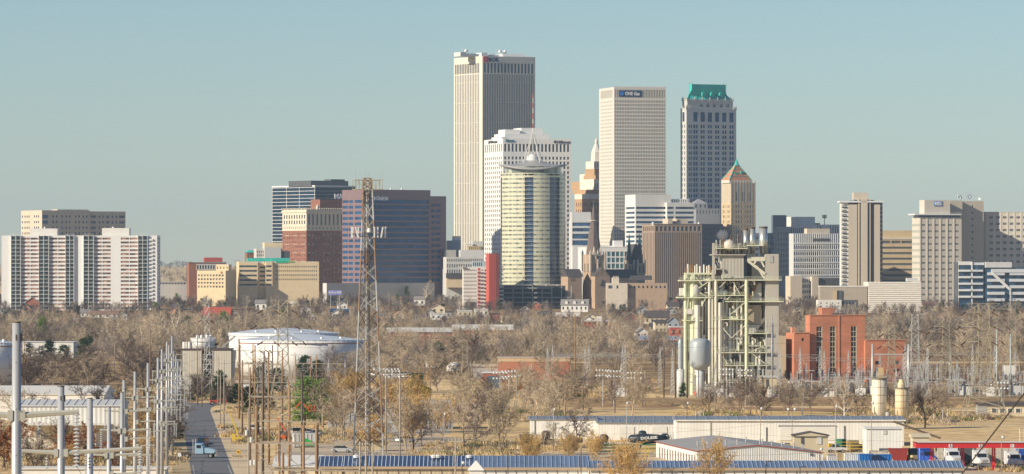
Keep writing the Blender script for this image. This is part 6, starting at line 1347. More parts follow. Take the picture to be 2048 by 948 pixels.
# ================= houses on the slope
LOW = []
roofd = mat('dark_shingle', (.10, .085, .08), .9, var=.2, scale=.4); roofb = mat('brown_shingle', (.24, .15, .11), .9, var=.2, scale=.4); roofg = mat('grey_shingle', (.27, .25, .23), .9, var=.15, scale=.4); roofr = mat('red_roof', (.40, .085, .055), .7, var=.12, scale=.3); roofo = mat('orange_roof', (.45, .20, .10), .8, var=.15)
wwall = mat('white_siding', (.78, .76, .70), .7, var=.05); bwall = mat('house_red_brick', (.38, .15, .10), .85, var=.14, scale=.4); ywall = mat('cream_siding', (.62, .54, .38), .8, var=.06); gwall = mat('grey_siding', (.40, .39, .37), .8, var=.08); hwin = glass('house_window', (.05, .06, .07), var=.5)
def house(label, u0, u1, vr, ve, vb, wall, roof, gable='x', Y=None, dep=9, name='house', nwin=3, low=150, chim=False, flat=False, extra=None, cat='house', floors=1):
    Y = Y or YV(vb); s = F/Y; W = (u1-u0)/s; g = G(Y); t = thing(name, label, cat, (X((u0+u1)/2, Y), Y, g-.3), R(random.uniform(-8, 8)) if not flat else R(3)); he = Z(ve, Y)-g+.3; hr = Z(vr, Y)-g+.3
    b = MB(); pn = []; fh_ = he/floors; zs = [(fh_*(j+.38), fh_*(j+.78)) for j in range(floors)]; xs = [(W*(i+.32)/nwin, W*(i+.68)/nwin) for i in range(nwin)]
    facade(b, pn, (-W/2, 0), (1, 0), W, 0, he, [(0.05, he, xs, zs)] if nwin else [], .15); facade(b, pn, (-W/2, dep), (0, -1), dep, 0, he, [], .1); facade(b, pn, (W/2, 0), (0, 1), dep, 0, he, [], .1); facade(b, pn, (W/2, dep), (-1, 0), W, 0, he, [], .1)
    if not flat:
        if gable == 'x':
            for x_ in (-W/2, W/2): b.tri((x_, 0, he), (x_, dep, he), (x_, dep/2, hr-.15))
        else:
            for y_ in (0, dep): b.tri((-W/2, y_, he), (W/2, y_, he), (0, y_, hr-.15))
    b.build('wall', wall, t); put_panes(pn, hwin, t, 'window', 40); e = .5; k = MB()
    if flat: k.box(-W/2-.2, W/2+.2, -.2, dep+.2, he+.004, hr)
    elif gable == 'x': k.profx([(-e, he-.15), (dep/2, hr-.1), (dep+e, he-.15), (dep+e, he+.1), (dep/2, hr+.2), (-e, he+.1)], -W/2-e, W/2+e)
    else: k.profy([(-W/2-e, he-.15), (0, hr-.1), (W/2+e, he-.15), (W/2+e, he+.1), (0, hr+.2), (-W/2-e, he+.1)], -e, dep+e)
    ro = k.build('roof', roof, t)
    if gable == 'y' and not flat: k = MB(); k.beam((-W/2-e, -e-.06, he), (0, -e-.06, hr+.05), .14); k.beam((W/2+e, -e-.06, he), (0, -e-.06, hr+.05), .14); k.build('barge_board', wwall, ro)
    if chim: MB().box(W*.28, W*.28+.9, dep*.5, dep*.5+.9, he, hr+1.5).build('chimney', bwall, ro)
    if low: LOW.append((X(u0, Y)-5, X(u1, Y)+5, Y-low*1.5, Y-1)); KEEP.append((X(u0, Y)-3, X(u1, Y)+3, Y-45, Y+dep+3))
    if extra: extra(t, W, he, hr, dep)
    return t
house('dark roofed brown brick house with a small white trimmed gable at the far left', 50, 79, 594, 606, 622, bwall, roofd, 'y')
house('long low house with dull red roof below the white apartment slab', 180, 236, 622, 629, 636, wwall, roofb, 'x', nwin=4)
house('small white building among trees below the white apartment slab', 277, 296, 630, 634, 643, wwall, roofg, 'x', nwin=2)
house('low white building screened by trees left of the white warehouse end', 60, 98, 655, 657, 673, wwall, roofg, 'x', nwin=2, low=110)
house('pale building screened by bare trees right of the nearest pole top', 212, 250, 655, 658, 675, ywall, roofg, 'x', nwin=2, low=110)
house('brick house with a broad bright red roof and white windows at the left', 405, 460, 615, 630, 648, bwall, roofr, 'x', nwin=5, low=190)
house('brown brick house with a dark hipped roof near the red brick hall', 489, 520, 584, 592, 604, bwall, roofd, 'x', nwin=3)
house('white house with grey roof below the long yellow brick building', 510, 533, 600, 607, 620, wwall, roofg, 'x', nwin=2)
house('cream house with a green trimmed gable beside the billboard lot', 590, 612, 584, 592, 602, ywall, mat('green_shingle', (.15, .24, .12), .8, var=.1), 'y', nwin=2)
house('long dark roofed bungalow just below the long yellow brick building', 545, 590, 578, 585, 596, gwall, roofd, 'x', nwin=4)
house('small white roofed shed right of the cream gabled house', 582, 600, 604, 607, 613, wwall, warmwhite, 'x', nwin=1, name='shed', cat='shed')
house('low red brick building with pale roof edge below the granite office block podium', 740, 775, 588, 589, 600, bwall, limest, 'x', nwin=4, flat=True, name='low_building', cat='building')
house('low white building beside the red peaked roof right of the radio tower', 757, 782, 628, 630, 642, wwall, roofg, 'x', nwin=3)
house('small house with an orange pyramid roof right of the radio tower', 790, 809, 623, 631, 638, ywall, roofo, 'y', nwin=1)
house('long brick school hall with pale arched roof edge right of the radio tower', 776, 905, 656, 664, 690, bwall, limest, 'x', nwin=0, low=240, name='school_building', cat='building')
house('long low brick building with a pale gabled middle behind the bare trees', 905, 1025, 650, 660, 682, bwall, limest, 'x', nwin=8, low=240, name='school_building', cat='building')
house('white gabled house with brown roof left of the parking podium, larger one', 862, 890, 609, 616, 626, ywall, roofo, 'y', nwin=2)
house('pale house partly hidden by a pale trunked tree below the granite office block', 828, 850, 593, 599, 612, wwall, roofg, 'x', nwin=2)
for i, (a, c, v) in enumerate([(862, 892, 640), (893, 914, 636), (916, 944, 634), (950, 976, 632), (980, 1000, 640), (1003, 1025, 646), (830, 858, 645)]): house('%s flat roofed row house, number %s from the left below the red stair tower' % (['pale', 'dark', 'tan', 'white', 'brown', 'cream', 'grey'][i], ['two', 'three', 'four', 'five', 'six', 'seven', 'one'][i]), a, c, v-14, v-11, v, [wwall, gwall, ywall, wwall, bwall, ywall, gwall][i], [limest, roofd, limest, limest, roofd, ywall, roofg][i], 'x', nwin=3, flat=True, low=120)
def dorm(t, W, he, hr, dep):
    for i in range(3):
        x_ = -W*.3+W*.3*i; MB().box(x_-.9, x_+.9, .4, 4, he+.6, he+2.2).build('dormer', wwall, t); k = MB(); k.profy([(x_-1.1, he+2.2), (x_+1.1, he+2.2), (x_, he+3.1)], .2, 4); k.build('dormer_roof', wwall, t)
house('white mansion with three dormers on its grey roof and a brick chimney', 1122, 1176, 599, 610, 624, wwall, roofg, 'x', nwin=6, extra=dorm, low=200)
MB_ = house('wide white flat roofed brick building directly below the white mansion', 1108, 1160, 625, 633, 641, bwall, warmwhite, 'x', nwin=5, flat=True, low=150)
def entr(t, W, he, hr, dep): MB().box(-W*.08, W*.06, -1.4, 2, 0, hr+2).build('stair_tower', wwall, t); MB().box(W*.06+.1, W*.2, -.3, -.02, 0, he).build('dark_recess', dgrey, t)
house('small red brick apartment building with a white central stair tower', 1165, 1233, 640, 643, 668, bwall, limest, 'x', nwin=7, flat=True, extra=entr, low=240, floors=3, name='apartment_block', cat='building')
house('white gabled house behind the red brick apartment building', 1168, 1184, 633, 639, 650, wwall, roofg, 'y', nwin=1)
house('large dark hipped roof house left of the power plant', 1290, 1338, 622, 635, 648, ywall, roofd, 'x', nwin=5, chim=True)
house('white gabled cottage left of the power plant', 1272, 1296, 655, 665, 676, wwall, roofg, 'y', nwin=2)
house('cream two storey house close left of the power plant', 1310, 1334, 640, 645, 664, ywall, roofd, 'x', nwin=3, floors=2)
house('bluish gabled house with white trim close left of the power plant', 1334, 1358, 634, 645, 660, mat('blue_siding', (.34, .38, .44), .7, var=.05), roofd, 'y', nwin=2)
house('white gabled house at the top of the slope left of the power plant', 1318, 1334, 606, 612, 620, wwall, roofg, 'y', nwin=1)
house('tan house with a chimney at the top of the slope near the power plant', 1335, 1358, 604, 612, 624, ywall, roofd, 'x', nwin=2, chim=True)
house('bright red flat roofed building with a grey band close left of the power plant', 1340, 1368, 652, 655, 676, redpaint, lgrey, 'x', nwin=2, flat=True, name='shop_building', cat='building', low=200)
house('small orange roofed brick house just left of the elevated tanks', 1308, 1338, 694, 702, 708, bwall, roofo, 'x', nwin=2, low=160)
house('tan house among trees right of the patterned box', 1880, 1908, 628, 634, 646, ywall, roofb, 'x', nwin=3)
house('brown roofed house between the patterned box and the clinic', 1845, 1872, 604, 610, 622, ywall, roofb, 'x', nwin=2)
house('pale house on the slope right of the tall concrete plant shaft', 1590, 1606, 615, 620, 634, ywall, roofd, 'y', nwin=1)
house('small white gabled house beside the brick power house roof', 1598, 1612, 652, 658, 668, wwall, roofd, 'y', nwin=1, low=0)
_hr = random.Random(21)
for k_, (u, v) in enumerate([(_hr.uniform(5, 1350), _hr.uniform(604, 668)) for _ in range(46)]+[(20, 640), (110, 620), (150, 650), (245, 640), (330, 655), (350, 625), (455, 600), (620, 640), (640, 660), (720, 625), (1060, 650), (1085, 640), (1240, 615), (1262, 640), (1400, 640), (1630, 650), (1920, 650), (1960, 645), (1740, 650)]):
    house('%s house glimpsed between bare trees on the wooded slope' % ['small white', 'grey', 'cream', 'brown brick'][k_ % 4], u-9, u+10, v-15, v-9, v, [wwall, gwall, ywall, bwall][k_ % 4], [roofg, roofd, roofb, roofd][k_ % 4], 'y' if k_ % 3 else 'x', nwin=2, low=80)['group'] = 'houses among the bare trees'
# ================= warehouses of the middle ground
def shed(label, u0, u1, vr, ve, vb, wall, roof, Y=None, dep=16, th=0, name='shed', ribs=0, ribm=None, doors=(), mono=False, base=None, trim=None, cat='shed', gable='x', low=0, panel=None):
    Y = Y or YV(vb); s = F/Y; W = (u1-u0)/s; g = G(Y); al = math.atan(((u0+u1)/2-1024)/F); t = thing(name, label, cat, (X((u0+u1)/2, Y), Y, g-.05), R(th))
    he = Z(ve, Y)-g; hr = Z(vr, Y+(dep if mono else dep/2))-g; MB().box(-W/2, W/2, 0, dep, 0, he).build('wall', wall, t); k = MB(); e = .35
    if gable == 'x':
        if mono: P = [(-e, he+.005), (dep+e, hr), (dep+e, hr+.2), (-e, he+.2)]
        else: P = [(-e, he+.005), (dep+e, he+.005), (dep+e, he+.2), (dep/2, hr+.2), (-e, he+.2)]
        k.profx(P, -W/2-e, W/2+e); ro = k.build('roof', roof, t)
        if ribs:
            k = MB(); n = int(W/ribs)
            for i in range(n+1):
                x_ = -W/2+W*i/n; yt = dep+e if mono else dep/2; zt_ = hr+.2 if mono else hr+.2
                k.v += [(x_-.1, -e, he+.2), (x_+.1, -e, he+.2), (x_, -e, he+.32), (x_-.1, yt, zt_), (x_+.1, yt, zt_), (x_, yt, zt_+.12)]; q = len(k.v)-6; k.f += [(q, q+1, q+2), (q+3, q+5, q+4), (q, q+2, q+5, q+3), (q+2, q+1, q+4, q+5)]
            k.build('roof_rib', ribm or roof, ro)
    else:
        hr2 = Z(vr, Y)-g; k.profy([(-W/2-e, he+.005), (W/2+e, he+.005), (W/2+e, he+.2), (0, hr2+.2), (-W/2-e, he+.2)], -e, dep+e); ro = k.build('roof', roof, t)
        MB().profy([(-W/2, he+.004), (W/2, he+.004), (0, hr2-.02)], -e-.05, -e+.0).build('gable', wall, t)
    if trim: k = MB(); k.box(-W/2-e, W/2+e, -e-.1, -e, he-.05, he+.22); k.build('eave_trim', trim, t)
    for (ua, ub, va, vb_, m_, nm) in doors:
        MB().box((ua-(u0+u1)/2)/s, (ub-(u0+u1)/2)/s, -.14, -.02, max(.02, Z(vb_, Y)-g), Z(va, Y)-g).build(nm, m_, t)
    if panel:
        k = MB(); n = int(W/panel[0]); 
        for i in range(n+1): x_ = -W/2+W*i/n; k.box(x_-.09, x_+.09, -.1, -.01, 0, he)
        k.build('wall_rib', panel[1], t)
    KEEP.append((t.location.x-W/2-2, t.location.x+W/2+2, Y-3, Y+dep+2)); return t, W, he, hr, s
whsid = ribbed('white_steel_siding', (.76, .75, .70), .7, .016, rough=.55); tansid = ribbed('tan_steel_siding', (.52, .43, .29), .7, .02); blueroof = mat('blue_grey_steel_roof', (.17, .24, .36), .30, .75, var=.12, scale=.3); bluerib = mat('pale_roof_rib', (.48, .54, .62), .45, .2, var=.06)
greyroof = mat('grey_steel_roof', (.26, .285, .32), .5, .2, var=.15, scale=.3, stretch=(1, .1, .1)); bronze = mat('brown_trim', (.30, .22, .15), .7, var=.05); door_w = mat('white_door', (.70, .69, .64), .6, var=.04); pal = mat('tan_trim', (.45, .34, .22), .8, var=.04)
shed('long white warehouse with flat roof behind dark cedars at the left', 45, 147, 683, 684, 716, whsid, white, dep=20, mono=True, doors=[(100, 103, 690, 716, dgrey, 'downpipe')], name='warehouse', cat='warehouse')[0]; LOW.append((-240, -160, 1800, 2100))
shed('tan topped long brick building beyond the rusty orange tree', 996, 1140, 714, 715, 760, mat('big_box_brick', (.46, .20, .125), .85, var=.08), limest, dep=24, mono=True, name='warehouse', cat='warehouse'); 
t_ = C.objects[-2] ; 
Y = YV(760); s = F/Y; tt = [o for o in C.objects if o.name.startswith('warehouse')][-1]; MB().box(-72.4/s, 72.4/s, -.12, -.01, Z(723, Y), Z(714, Y)).build('tan_fascia', mat('tan_fascia', (.60, .44, .27), .8, var=.05), tt)
shed('low shed with a tan roof and grey wall left of the long brick building', 942, 996, 728, 733, 757, gwall, mat('tan_roof', (.56, .47, .33), .7, var=.06), dep=12); shed('little brick garage with a white roof and dark doorway', 965, 1013, 744, 746, 762, bwall, white, Y=YV(768), dep=6, doors=[(992, 1008, 750, 765, dgrey, 'doorway')])
t = thing('container', 'dark blue grey container standing before the little brick garage', 'container', (X(986, YV(778)), YV(778), 0), 0); MB().box(-2, 2, 0, 2.5, .1, 4.2).build('body', ribbed('slate_container', (.10, .14, .18), .4, .08), t); MB().box(-1.95, 1.95, .1, 2.4, 0, .1).build('skid', darkst, t)
shed('long low blue grey roofed warehouse left of the power plant', 1245, 1362, 672, 681, 700, dgrey, ribbed('blue_grey_ribbed', (.32, .38, .44), .9, .12, rough=.4), dep=26, name='warehouse', cat='warehouse', trim=redpaint); LOW.append((X(1240, 2200), X(1370, 2200), 2020, 2190))
shed('small tan building in the substation yard before the plant', 1520, 1553, 752, 755, 775, mat('tan_stucco', (.60, .50, .33), .8, var=.05), limest, Y=1460, dep=6, mono=True, doors=[(1532, 1537, 758, 775, dgrey, 'door')], cat='building')
tt, W, he, hr, s = shed('long low cream building with dark roof and shuttered windows at the right edge', 1975, 2075, 804, 811, 832, ywall, roofd, dep=9, name='office_hut', cat='building')
for i in range(5): x_ = (1988+i*16-2025)/s; w_ = MB().box(x_-.75, x_+.75, -.12, -.01, .9, 2.1).build('window', white, tt); MB().box(x_-.55, x_+.55, -.16, -.121, 1.0, 2.0).build('pane', dgrey, w_)
shed('small grey shed with a dark side left of the cream office hut', 1955, 1975, 806, 809, 832, grey, roofd, dep=5)
# open shed with pale ribbed roof
Y = 1170; s = F/Y; t = thing('open_shed', 'open fronted shed with a big pale ribbed roof, rusty orange machines and grey sheeting inside', 'shed', (X(856, Y), Y, 0)); W = 98/s
k = MB(); k.profx([(-.5, Z(828, Y)), (9, Z(805, Y)), (9.1, Z(805, Y)+.15), (-.5, Z(828, Y)+.2)], -W/2, W/2); ro = k.build('roof', lgrey, t); k = MB()
for i in range(34): x_ = -W/2+W*i/33; k.tube((x_, -.5, Z(828, Y)+.25), (x_, 9, Z(805, Y)+.2), .08, .08, 4)
k.build('roof_rib', white, ro)
for i in range(7): MB().box(-W/2+.2+W*.96*i/6, -W/2+.5+W*.96*i/6, 0, .3, 0, Z(829, Y)).build('post', galv, t)
MB().box(-W/2, W/2, 8.6, 8.8, 0, Z(808, Y)).build('back_wall', mat('shed_rust_wall', (.28, .13, .06), .8, var=.3), t); MB().box(-1.2, W/2-.5, 1.5, 4, 0, 3.4).build('grey_sheeting', mat('grey_tarp', (.26, .25, .27), .8, var=.3, scale=.8), t); MB().box(-3.4, -1.4, .8, 3, 0, 4.2).build('rack', mat('rack_orange', (.50, .20, .05), .7, var=.3, scale=1), t); KEEP.append((t.location.x-W/2, t.location.x+W/2, Y-3, Y+12))
shed('long low grey clad shed behind the radio tower', 655, 805, 818, 823, 850, gwall, greyroof, Y=1180, dep=10, doors=[(660, 700, 823, 846, mat('galv_sheet', (.46, .46, .45), .5, .2, var=.15, scale=.6), 'cladding'), (715, 800, 823, 846, MATS['galv_sheet'] if 'galv_sheet' in MATS else gwall, 'cladding')])
# long white shed
tt, W, he, hr, s = shed('very long white steel shed with a blue grey roof and wide sliding doors, right half', 1352, 1808, 833, 841, 905, whsid, greyroof, Y=1062, dep=16, ribs=2.2, trim=whsid, doors=[(1420, 1422, 841, 900, grey, 'downpipe'), (1560, 1671, 852, 880, door_w, 'sliding_door'), (1557, 1673, 850.5, 852.5, dgrey, 'door_track'), (1688, 1690, 851, 880, dgrey, 'downpipe'), (1532, 1534, 854, 882, dgrey, 'downpipe')])
shed('plain white shed with dark blue roof directly behind the garage door shed', 1190, 1349, 833, 840, 878, whsid, greyroof, Y=1116, dep=12, ribs=2.2)
shed('white steel shed with roll up garage doors projecting from the long white shed', 1196, 1351, 841, 846, 880, whsid, greyroof, Y=1097, dep=10, ribs=1.5, doors=[(1238, 1268, 853, 876, door_w, 'garage_door'), (1304, 1334, 853, 878, door_w, 'garage_door'), (1336, 1346, 866, 878, door_w, 'door')])
shed('lower white shed at the left end of the white sheds with a single garage door', 1060, 1194, 833, 839, 876, whsid, greyroof, Y=1106, dep=12, ribs=1.5, doors=[(1083, 1110, 845, 872, door_w, 'garage_door'), (1069, 1070.5, 841, 872, dgrey, 'downpipe')])
shed('white shed end with a vent and dark loading doorway at the foot of the silos', 1733, 1804, 855, 857, 904, whsid, white, Y=1015, dep=12, mono=True, doors=[(1766, 1773, 860, 868, limest, 'louvre'), (1758, 1781, 896, 903, dgrey, 'doorway')])
shed('small tan gabled hut in front of the long white shed', 1588, 1656, 865, 872, 903, mat('tan_hut', (.58, .49, .33), .7, var=.04), roofd, Y=1000, dep=6, gable='y', doors=[(1602, 1607, 872, 888, dgrey, 'window'), (1634, 1643, 873, 888, lgrey, 'window')])
# red edged white shed in front
Y = 948; s = F/Y; t = thing('steel_building', 'white steel building with dark red edging, grey roof and rows of roof vents', 'building', (X(1395, Y), Y, -.02), R(0)); W = 250/s; L2 = 52; he = Z(903, Y); hr = Z(891, Y)
redt = mat('dark_red_trim', (.33, .05, .04), .6, var=.05); xm = W*.47; dxl = -3.3
b = MB(); P = [(0, 0), (W, 0), (W, 0), (xm, 0)]
def SK(x, y, z): return (x+dxl*y/26., y, z)
Wp = [(0, he), (xm, hr), (W, he-.3)]
b.v += [SK(0, 0, 0), SK(W, 0, 0), SK(W, 0, he-.3), SK(xm, 0, hr), SK(0, 0, he)]+[SK(0, 52, 0), SK(W, 52, 0), SK(W, 52, he-.3), SK(xm, 52, hr), SK(0, 52, he)]
b.f += [(0, 1, 2, 3, 4), (9, 8, 7, 6, 5), (0, 4, 9, 5), (1, 6, 7, 2)]; b.build('wall', whsid, t)
k = MB(); e = .25
for (A, z0_, Bx, z1_) in ((-e, he, xm, hr), (xm, hr, W+e, he-.3)):
    q = len(k.v); k.v += [SK(A, -e, z0_+.02), SK(Bx, -e, z1_+.02), SK(Bx, 52+e, z1_+.02), SK(A, 52+e, z0_+.02), SK(A, -e, z0_+.2), SK(Bx, -e, z1_+.2), SK(Bx, 52+e, z1_+.2), SK(A, 52+e, z0_+.2)]; k.f += [(q, q+3, q+2, q+1), (q+4, q+5, q+6, q+7), (q, q+1, q+5, q+4), (q+2, q+3, q+7, q+6), (q+3, q, q+4, q+7), (q+1, q+2, q+6, q+5)]
ro = k.build('roof', mat('grey_membrane_roof', (.36, .35, .33), .7, var=.1, scale=.2), t)
k = MB(); k.tube(SK(-e, -e-.08, he+.1), SK(xm, -e-.08, hr+.1), .1, .1, 4); k.tube(SK(xm, -e-.08, hr+.1), SK(W+e, -e-.08, he-.2), .1, .1, 4); k.tube(SK(-e-.08, -e, he+.1), SK(-e-.08, 52, he+.1), .1, .1, 4); k.build('eave_trim', redt, t)
k = MB()
for i in range(70): x_ = W*i/69; zt_ = (he+(hr-he)*x_/xm) if x_ < xm else (hr+(he-.3-hr)*(x_-xm)/(W-xm)); k.box(x_-.04, x_+.04, -.08, -.01, 0, zt_-.05)
k.build('wall_rib', lgrey, t)
for i, (fx, fy) in enumerate([(.08, 4), (.14, 9), (.2, 5), (.1, 15), (.28, 8), (.36, 6), (.55, 7), (.63, 5), (.72, 6), (.8, 4), (.62, 14), (.9, 8), (.5, 16), (.3, 18)]):
    x_ = W*fx; z_ = (he+(hr-he)*x_/xm) if x_ < xm else (hr+(he-.3-hr)*(x_-xm)/(W-xm)); p = SK(x_, fy, z_+.15); MB().tube(p, (p[0], p[1], p[2]+.9), .12, .12, 8).tube((p[0], p[1], p[2]+.9), (p[0], p[1], p[2]+1.1), .2, .2, 8).build('roof_vent', galv, t)
for i in range(14): y_ = 3+i*3.4; p = SK(-.03, y_, 0); q = MB(); q.v += [(p[0]-.12, y_-.5, 0), (p[0]-.12, y_+.6, 0), (p[0]-.12, y_+.6, 2.3), (p[0]-.12, y_-.5, 2.3)]; q.f.append((0, 3, 2, 1)); q.build('red_door', redt, t)
for x_ in (W*.04, W*.9): MB().box(x_, x_+.6, -.3, -.08, 2.4, 2.8).build('wall_lamp', dgrey, t)
KEEP.append((t.location.x-9, t.location.x+W+3, Y-4, Y+56))
# blue roofed long buildings across the bottom
def longb(label, u0, u1, vr, ve, Y, wall, ribs=.8, rm=None, panel=True, ribm=None):
    tt, W, he, hr, s = shed(label, u0, u1, vr, ve, 970, wall, rm or blueroof, Y=Y, dep=11, ribs=ribs, ribm=ribm or bluerib, name='long_building', cat='building')
    k = MB(); k.box(-W/2-.3, W/2+.3, -.5, -.36, he-.3, he+.15); k.build('gutter', pal, tt)
    if panel: 
        k = MB(); n = int(W/1.8)
        for i in range(n+1): x_ = -W/2+W*i/n; k.box(x_-.05, x_+.05, -.1, -.01, 0, he-.3)
        k.build('wall_rib', bronze, tt)
    return tt, W, he, hr, s
bl3 = mat('bright_blue_roof', (.22, .30, .43), .45, .4, var=.22, scale=.25, stretch=(1, .15, .15)); blr = mat('blue_roof_rib', (.30, .38, .50), .45, .3, var=.1)
longb('long tan building with a striped blue and white ribbed roof across the bottom left', 688, 948, 913, 934, 862, tansid, ribs=.75)
longb('short tan building with a ribbed roof at the left end of the striped roof row', 640, 684, 914, 934, 863, tansid, ribs=.75)
longb('blue roofed building with white wall in the middle of the bottom edge', 950, 1176, 913, 936, 860, wwall, ribs=.8, rm=bl3, ribm=blr)
longb('long blue roofed building running along the bottom right with tan eave', 1178, 1925, 923, 937, 850, wwall, ribs=.8, rm=bl3, ribm=blr)
for u in (712, 867, 938, 875): Y = 866; MB().lathe([(.5, 0), (.62, .4), (.3, .55)], 10).build('roof_vent', white, [o for o in C.objects if o.name == 'long_building'][0]).location = (X(u, Y)-X(818, Y), 3.5, Z(913.5, Y+3))
C.objects[-1]
t = thing('steeple_cap', 'small white pointed cap rising over the tan and white bottom buildings', 'roof cap', (X(952, 852), 852, 0)); MB().box(-1.2, 1.2, -1.2, 1.2, 0, Z(940, 852)).build('base', wwall, t); MB().frus([(-1.5, -1.5), (1.5, -1.5), (1.5, 1.5), (-1.5, 1.5)], Z(940, 852), [(-.05, -.05), (.05, -.05), (.05, .05), (-.05, .05)], Z(921, 852)).build('cap', wwall, t)
# left sheds behind the grey poles
strp = ribbed('striped_white_siding', (.66, .64, .58), 1.0, .06)
tt, W, he, hr, s = shed('wide shed with a striped white wall and pale roof behind the left grey poles', 40, 240, 800, 812, 900, strp, lgrey, Y=1050, dep=22, ribs=1.6, ribm=warmwhite); MB().box(-W/2, W/2-2, -7, -.2, Z(848, 1050)-.01, Z(846, 1050)).build('canopy', warmwhite, tt)
for i in range(6): MB().box(-W/2+.3+i*W*.19, -W/2+.6+i*W*.19, -6.8, -6.5, 0, Z(848, 1050)-.02).build('canopy_post', galv, tt)
shed('pale shed with a bowed roof behind the two nearest grey poles', -60, 208, 772, 789, 822, wwall, warmwhite, Y=1240, dep=30)
shed('small blue building glimpsed through the grey poles', 280, 304, 838, 840, 850, mat('blue_wall', (.04, .22, .50), .6, var=.05), lgrey, Y=1200, dep=6)
shed('low white shed at the foot of the left grey poles near the bottom', 40, 330, 934, 938, 960, wwall, warmwhite, Y=880, dep=8, mono=True)
shed('white roofed low building between the road sign and the tan building', 548, 640, 912, 934, 960, ywall, warmwhite, Y=870, dep=10, mono=True)
# ---- clearings: every building footprint, and low growth in front of the houses
for o in list(C.objects):
    if o.parent or o.type != 'EMPTY' or o.location.y < 900: continue
    a = o.rotation_euler.z; ca, sa = math.cos(a), math.sin(a); xs_, ys_ = [], []
    for c in o.children:
        if c.type != 'MESH' or c.name.startswith('window'): continue
        for v in c.bound_box:
            x_, y_ = v[0]+c.location.x, v[1]+c.location.y; xs_.append(o.location.x+x_*ca-y_*sa); ys_.append(o.location.y+x_*sa+y_*ca)
    if xs_ and max(xs_)-min(xs_) > 5 and max(ys_)-min(ys_) > 3 and o.get('category') not in ('tree', 'pylon', 'gantry', 'utility pole'): KEEP.append((min(xs_)-2, max(xs_)+2, min(ys_)-2, max(ys_)+2))
row(34, 40, 400, 745, 800, ['brown', 'dark', 'brown', 'tan'], 52, 80, 1.3)
row(22, 380, 480, 790, 812, ['brown', 'tan', 'cedar'], 30, 50, 1.2)
row(26, 640, 900, 835, 905, ['tan', 'tan', 'brown', 'gold'], 50, 88, 1.1)
row(10, 660, 780, 780, 830, ['tan', 'brown'], 50, 80)
row(22, 900, 1110, 800, 900, ['tan', 'tan', 'tan', 'brown'], 46, 82, 1.1)
row(16, 1050, 1330, 788, 830, ['tan', 'brown', 'tan'], 40, 66, 1.2)
row(16, 1400, 1700, 800, 836, ['tan', 'brown', 'brown'], 36, 60, 1.1)
row(10, 1640, 1900, 806, 836, ['brown', 'tan'], 30, 50)
row(16, 320, 376, 828, 905, ['cedar', 'brown', 'tan'], 20, 34, 1.2)
for u_, v_, h_ in ((338, 905, 96), (344, 880, 84), (347, 862, 78), (352, 842, 66), (356, 826, 58), (330, 925, 100)): tree('brown', u_, v_, h_, 'added bare brown tree casting shade over the road behind the grey steel poles', 1.2, 'bare trees added along the road to shade it')  # trees added left of the road to throw shadow bands across it
row(24, 0, 330, 900, 975, ['tan', 'gold', 'rust', 'brown'], 36, 58, 1.2)
row(14, 2, 330, 850, 900, ['tan', 'brown', 'gold'], 30, 56, 1.2)
row(10, 1040, 1200, 900, 935, ['tan', 'gold'], 26, 44, 1.1)
row(40, 640, 1340, 742, 770, ['tan', 'tan', 'grey', 'brown'], 56, 84, 1.2)
row(14, 500, 700, 745, 790, ['tan', 'brown', 'cedar'], 34, 56, 1.2)
row(16, 1340, 2048, 796, 806, ['brown', 'tan'], 24, 38, 1.2)
# ---- the wooded slope: uncountable, one object scattered with geometry nodes
wc = bpy.data.collections.new('woodland_trees')
order = ['tan0', 'tan1', 'tan2', 'tan3', 'grey0', 'grey1', 'brown0', 'brown1', 'brown2', 'dark0', 'dark1', 'pine0', 'cedar0', 'white0']
for k, key in enumerate(order):
    tm, cm, T, K = protos[key]; me = bpy.data.meshes.new('wood_'+key); nv = len(T.v)
    me.from_pydata(T.v+K.v, [], T.f+[tuple(i+nv for i in f) for f in K.f]); me.materials.append(tm.materials[0]); me.materials.append(cm.materials[0])
    me.polygons.foreach_set('material_index', [0]*len(T.f)+[1]*len(K.f)); me.update()
    o = bpy.data.objects.new('%02d_%s' % (k, key), me); wc.objects.link(o)
wr = random.Random(77); pts = []; idx = []; scl = []; rot = []
def nearB(x, y):
    return any(a < x < b and c < y < d for a, b, c, d in KEEP)
def put(x, y, key, s):
    pts.append((x, y, G(y)-.1)); idx.append(order.index(key)); scl.append(s); rot.append(wr.uniform(0, 6.28))
Y = 1800.0
while Y < 4150:
    step = 24 if Y < 2300 else 30; half = 1130*Y/F; x = -half
    while x < half:
        x += wr.uniform(8.5, 17) if Y < 3300 else wr.uniform(7.5, 14); yy = Y+wr.uniform(-step*.5, step*.5); k = (Y-1800)/2200; u = 1024+x*F/yy
        if nearB(x, yy): continue
        low_ = any(a < x < b and c < yy < d for a, b, c, d in LOW)
        if low_ and wr.random() < .6: continue
        if 440 < u < 725 and yy < 1960: continue
        n_ = mnoise.noise(Vector((x*.008, yy*.006, 3.1)))
        if n_ < -.36: continue
        c = wr.random()
        if c < (.02 if n_ < .1 else .075): key = 'cedar0'
        elif c < .095 and n_ > .1: key = 'pine0'
        elif c > .93: key = 'white0'
        else:
            far = k+n_*.6+wr.gauss(0, .16)
            key = wr.choice(['tan0', 'tan1', 'tan2', 'tan3', 'grey0']) if far < .30 else (wr.choice(['grey0', 'grey1', 'brown0', 'tan1']) if far < .5 else wr.choice(['brown0', 'brown1', 'brown2', 'dark0', 'dark1', 'dark0', 'grey1']))
        hmax = 1.4 if Y < 2450 else (1.0 if Y < 2800 else .78)
        put(x, yy, key, wr.uniform(.62, 1.0)*hmax*(.33 if low_ else 1))
    Y += step
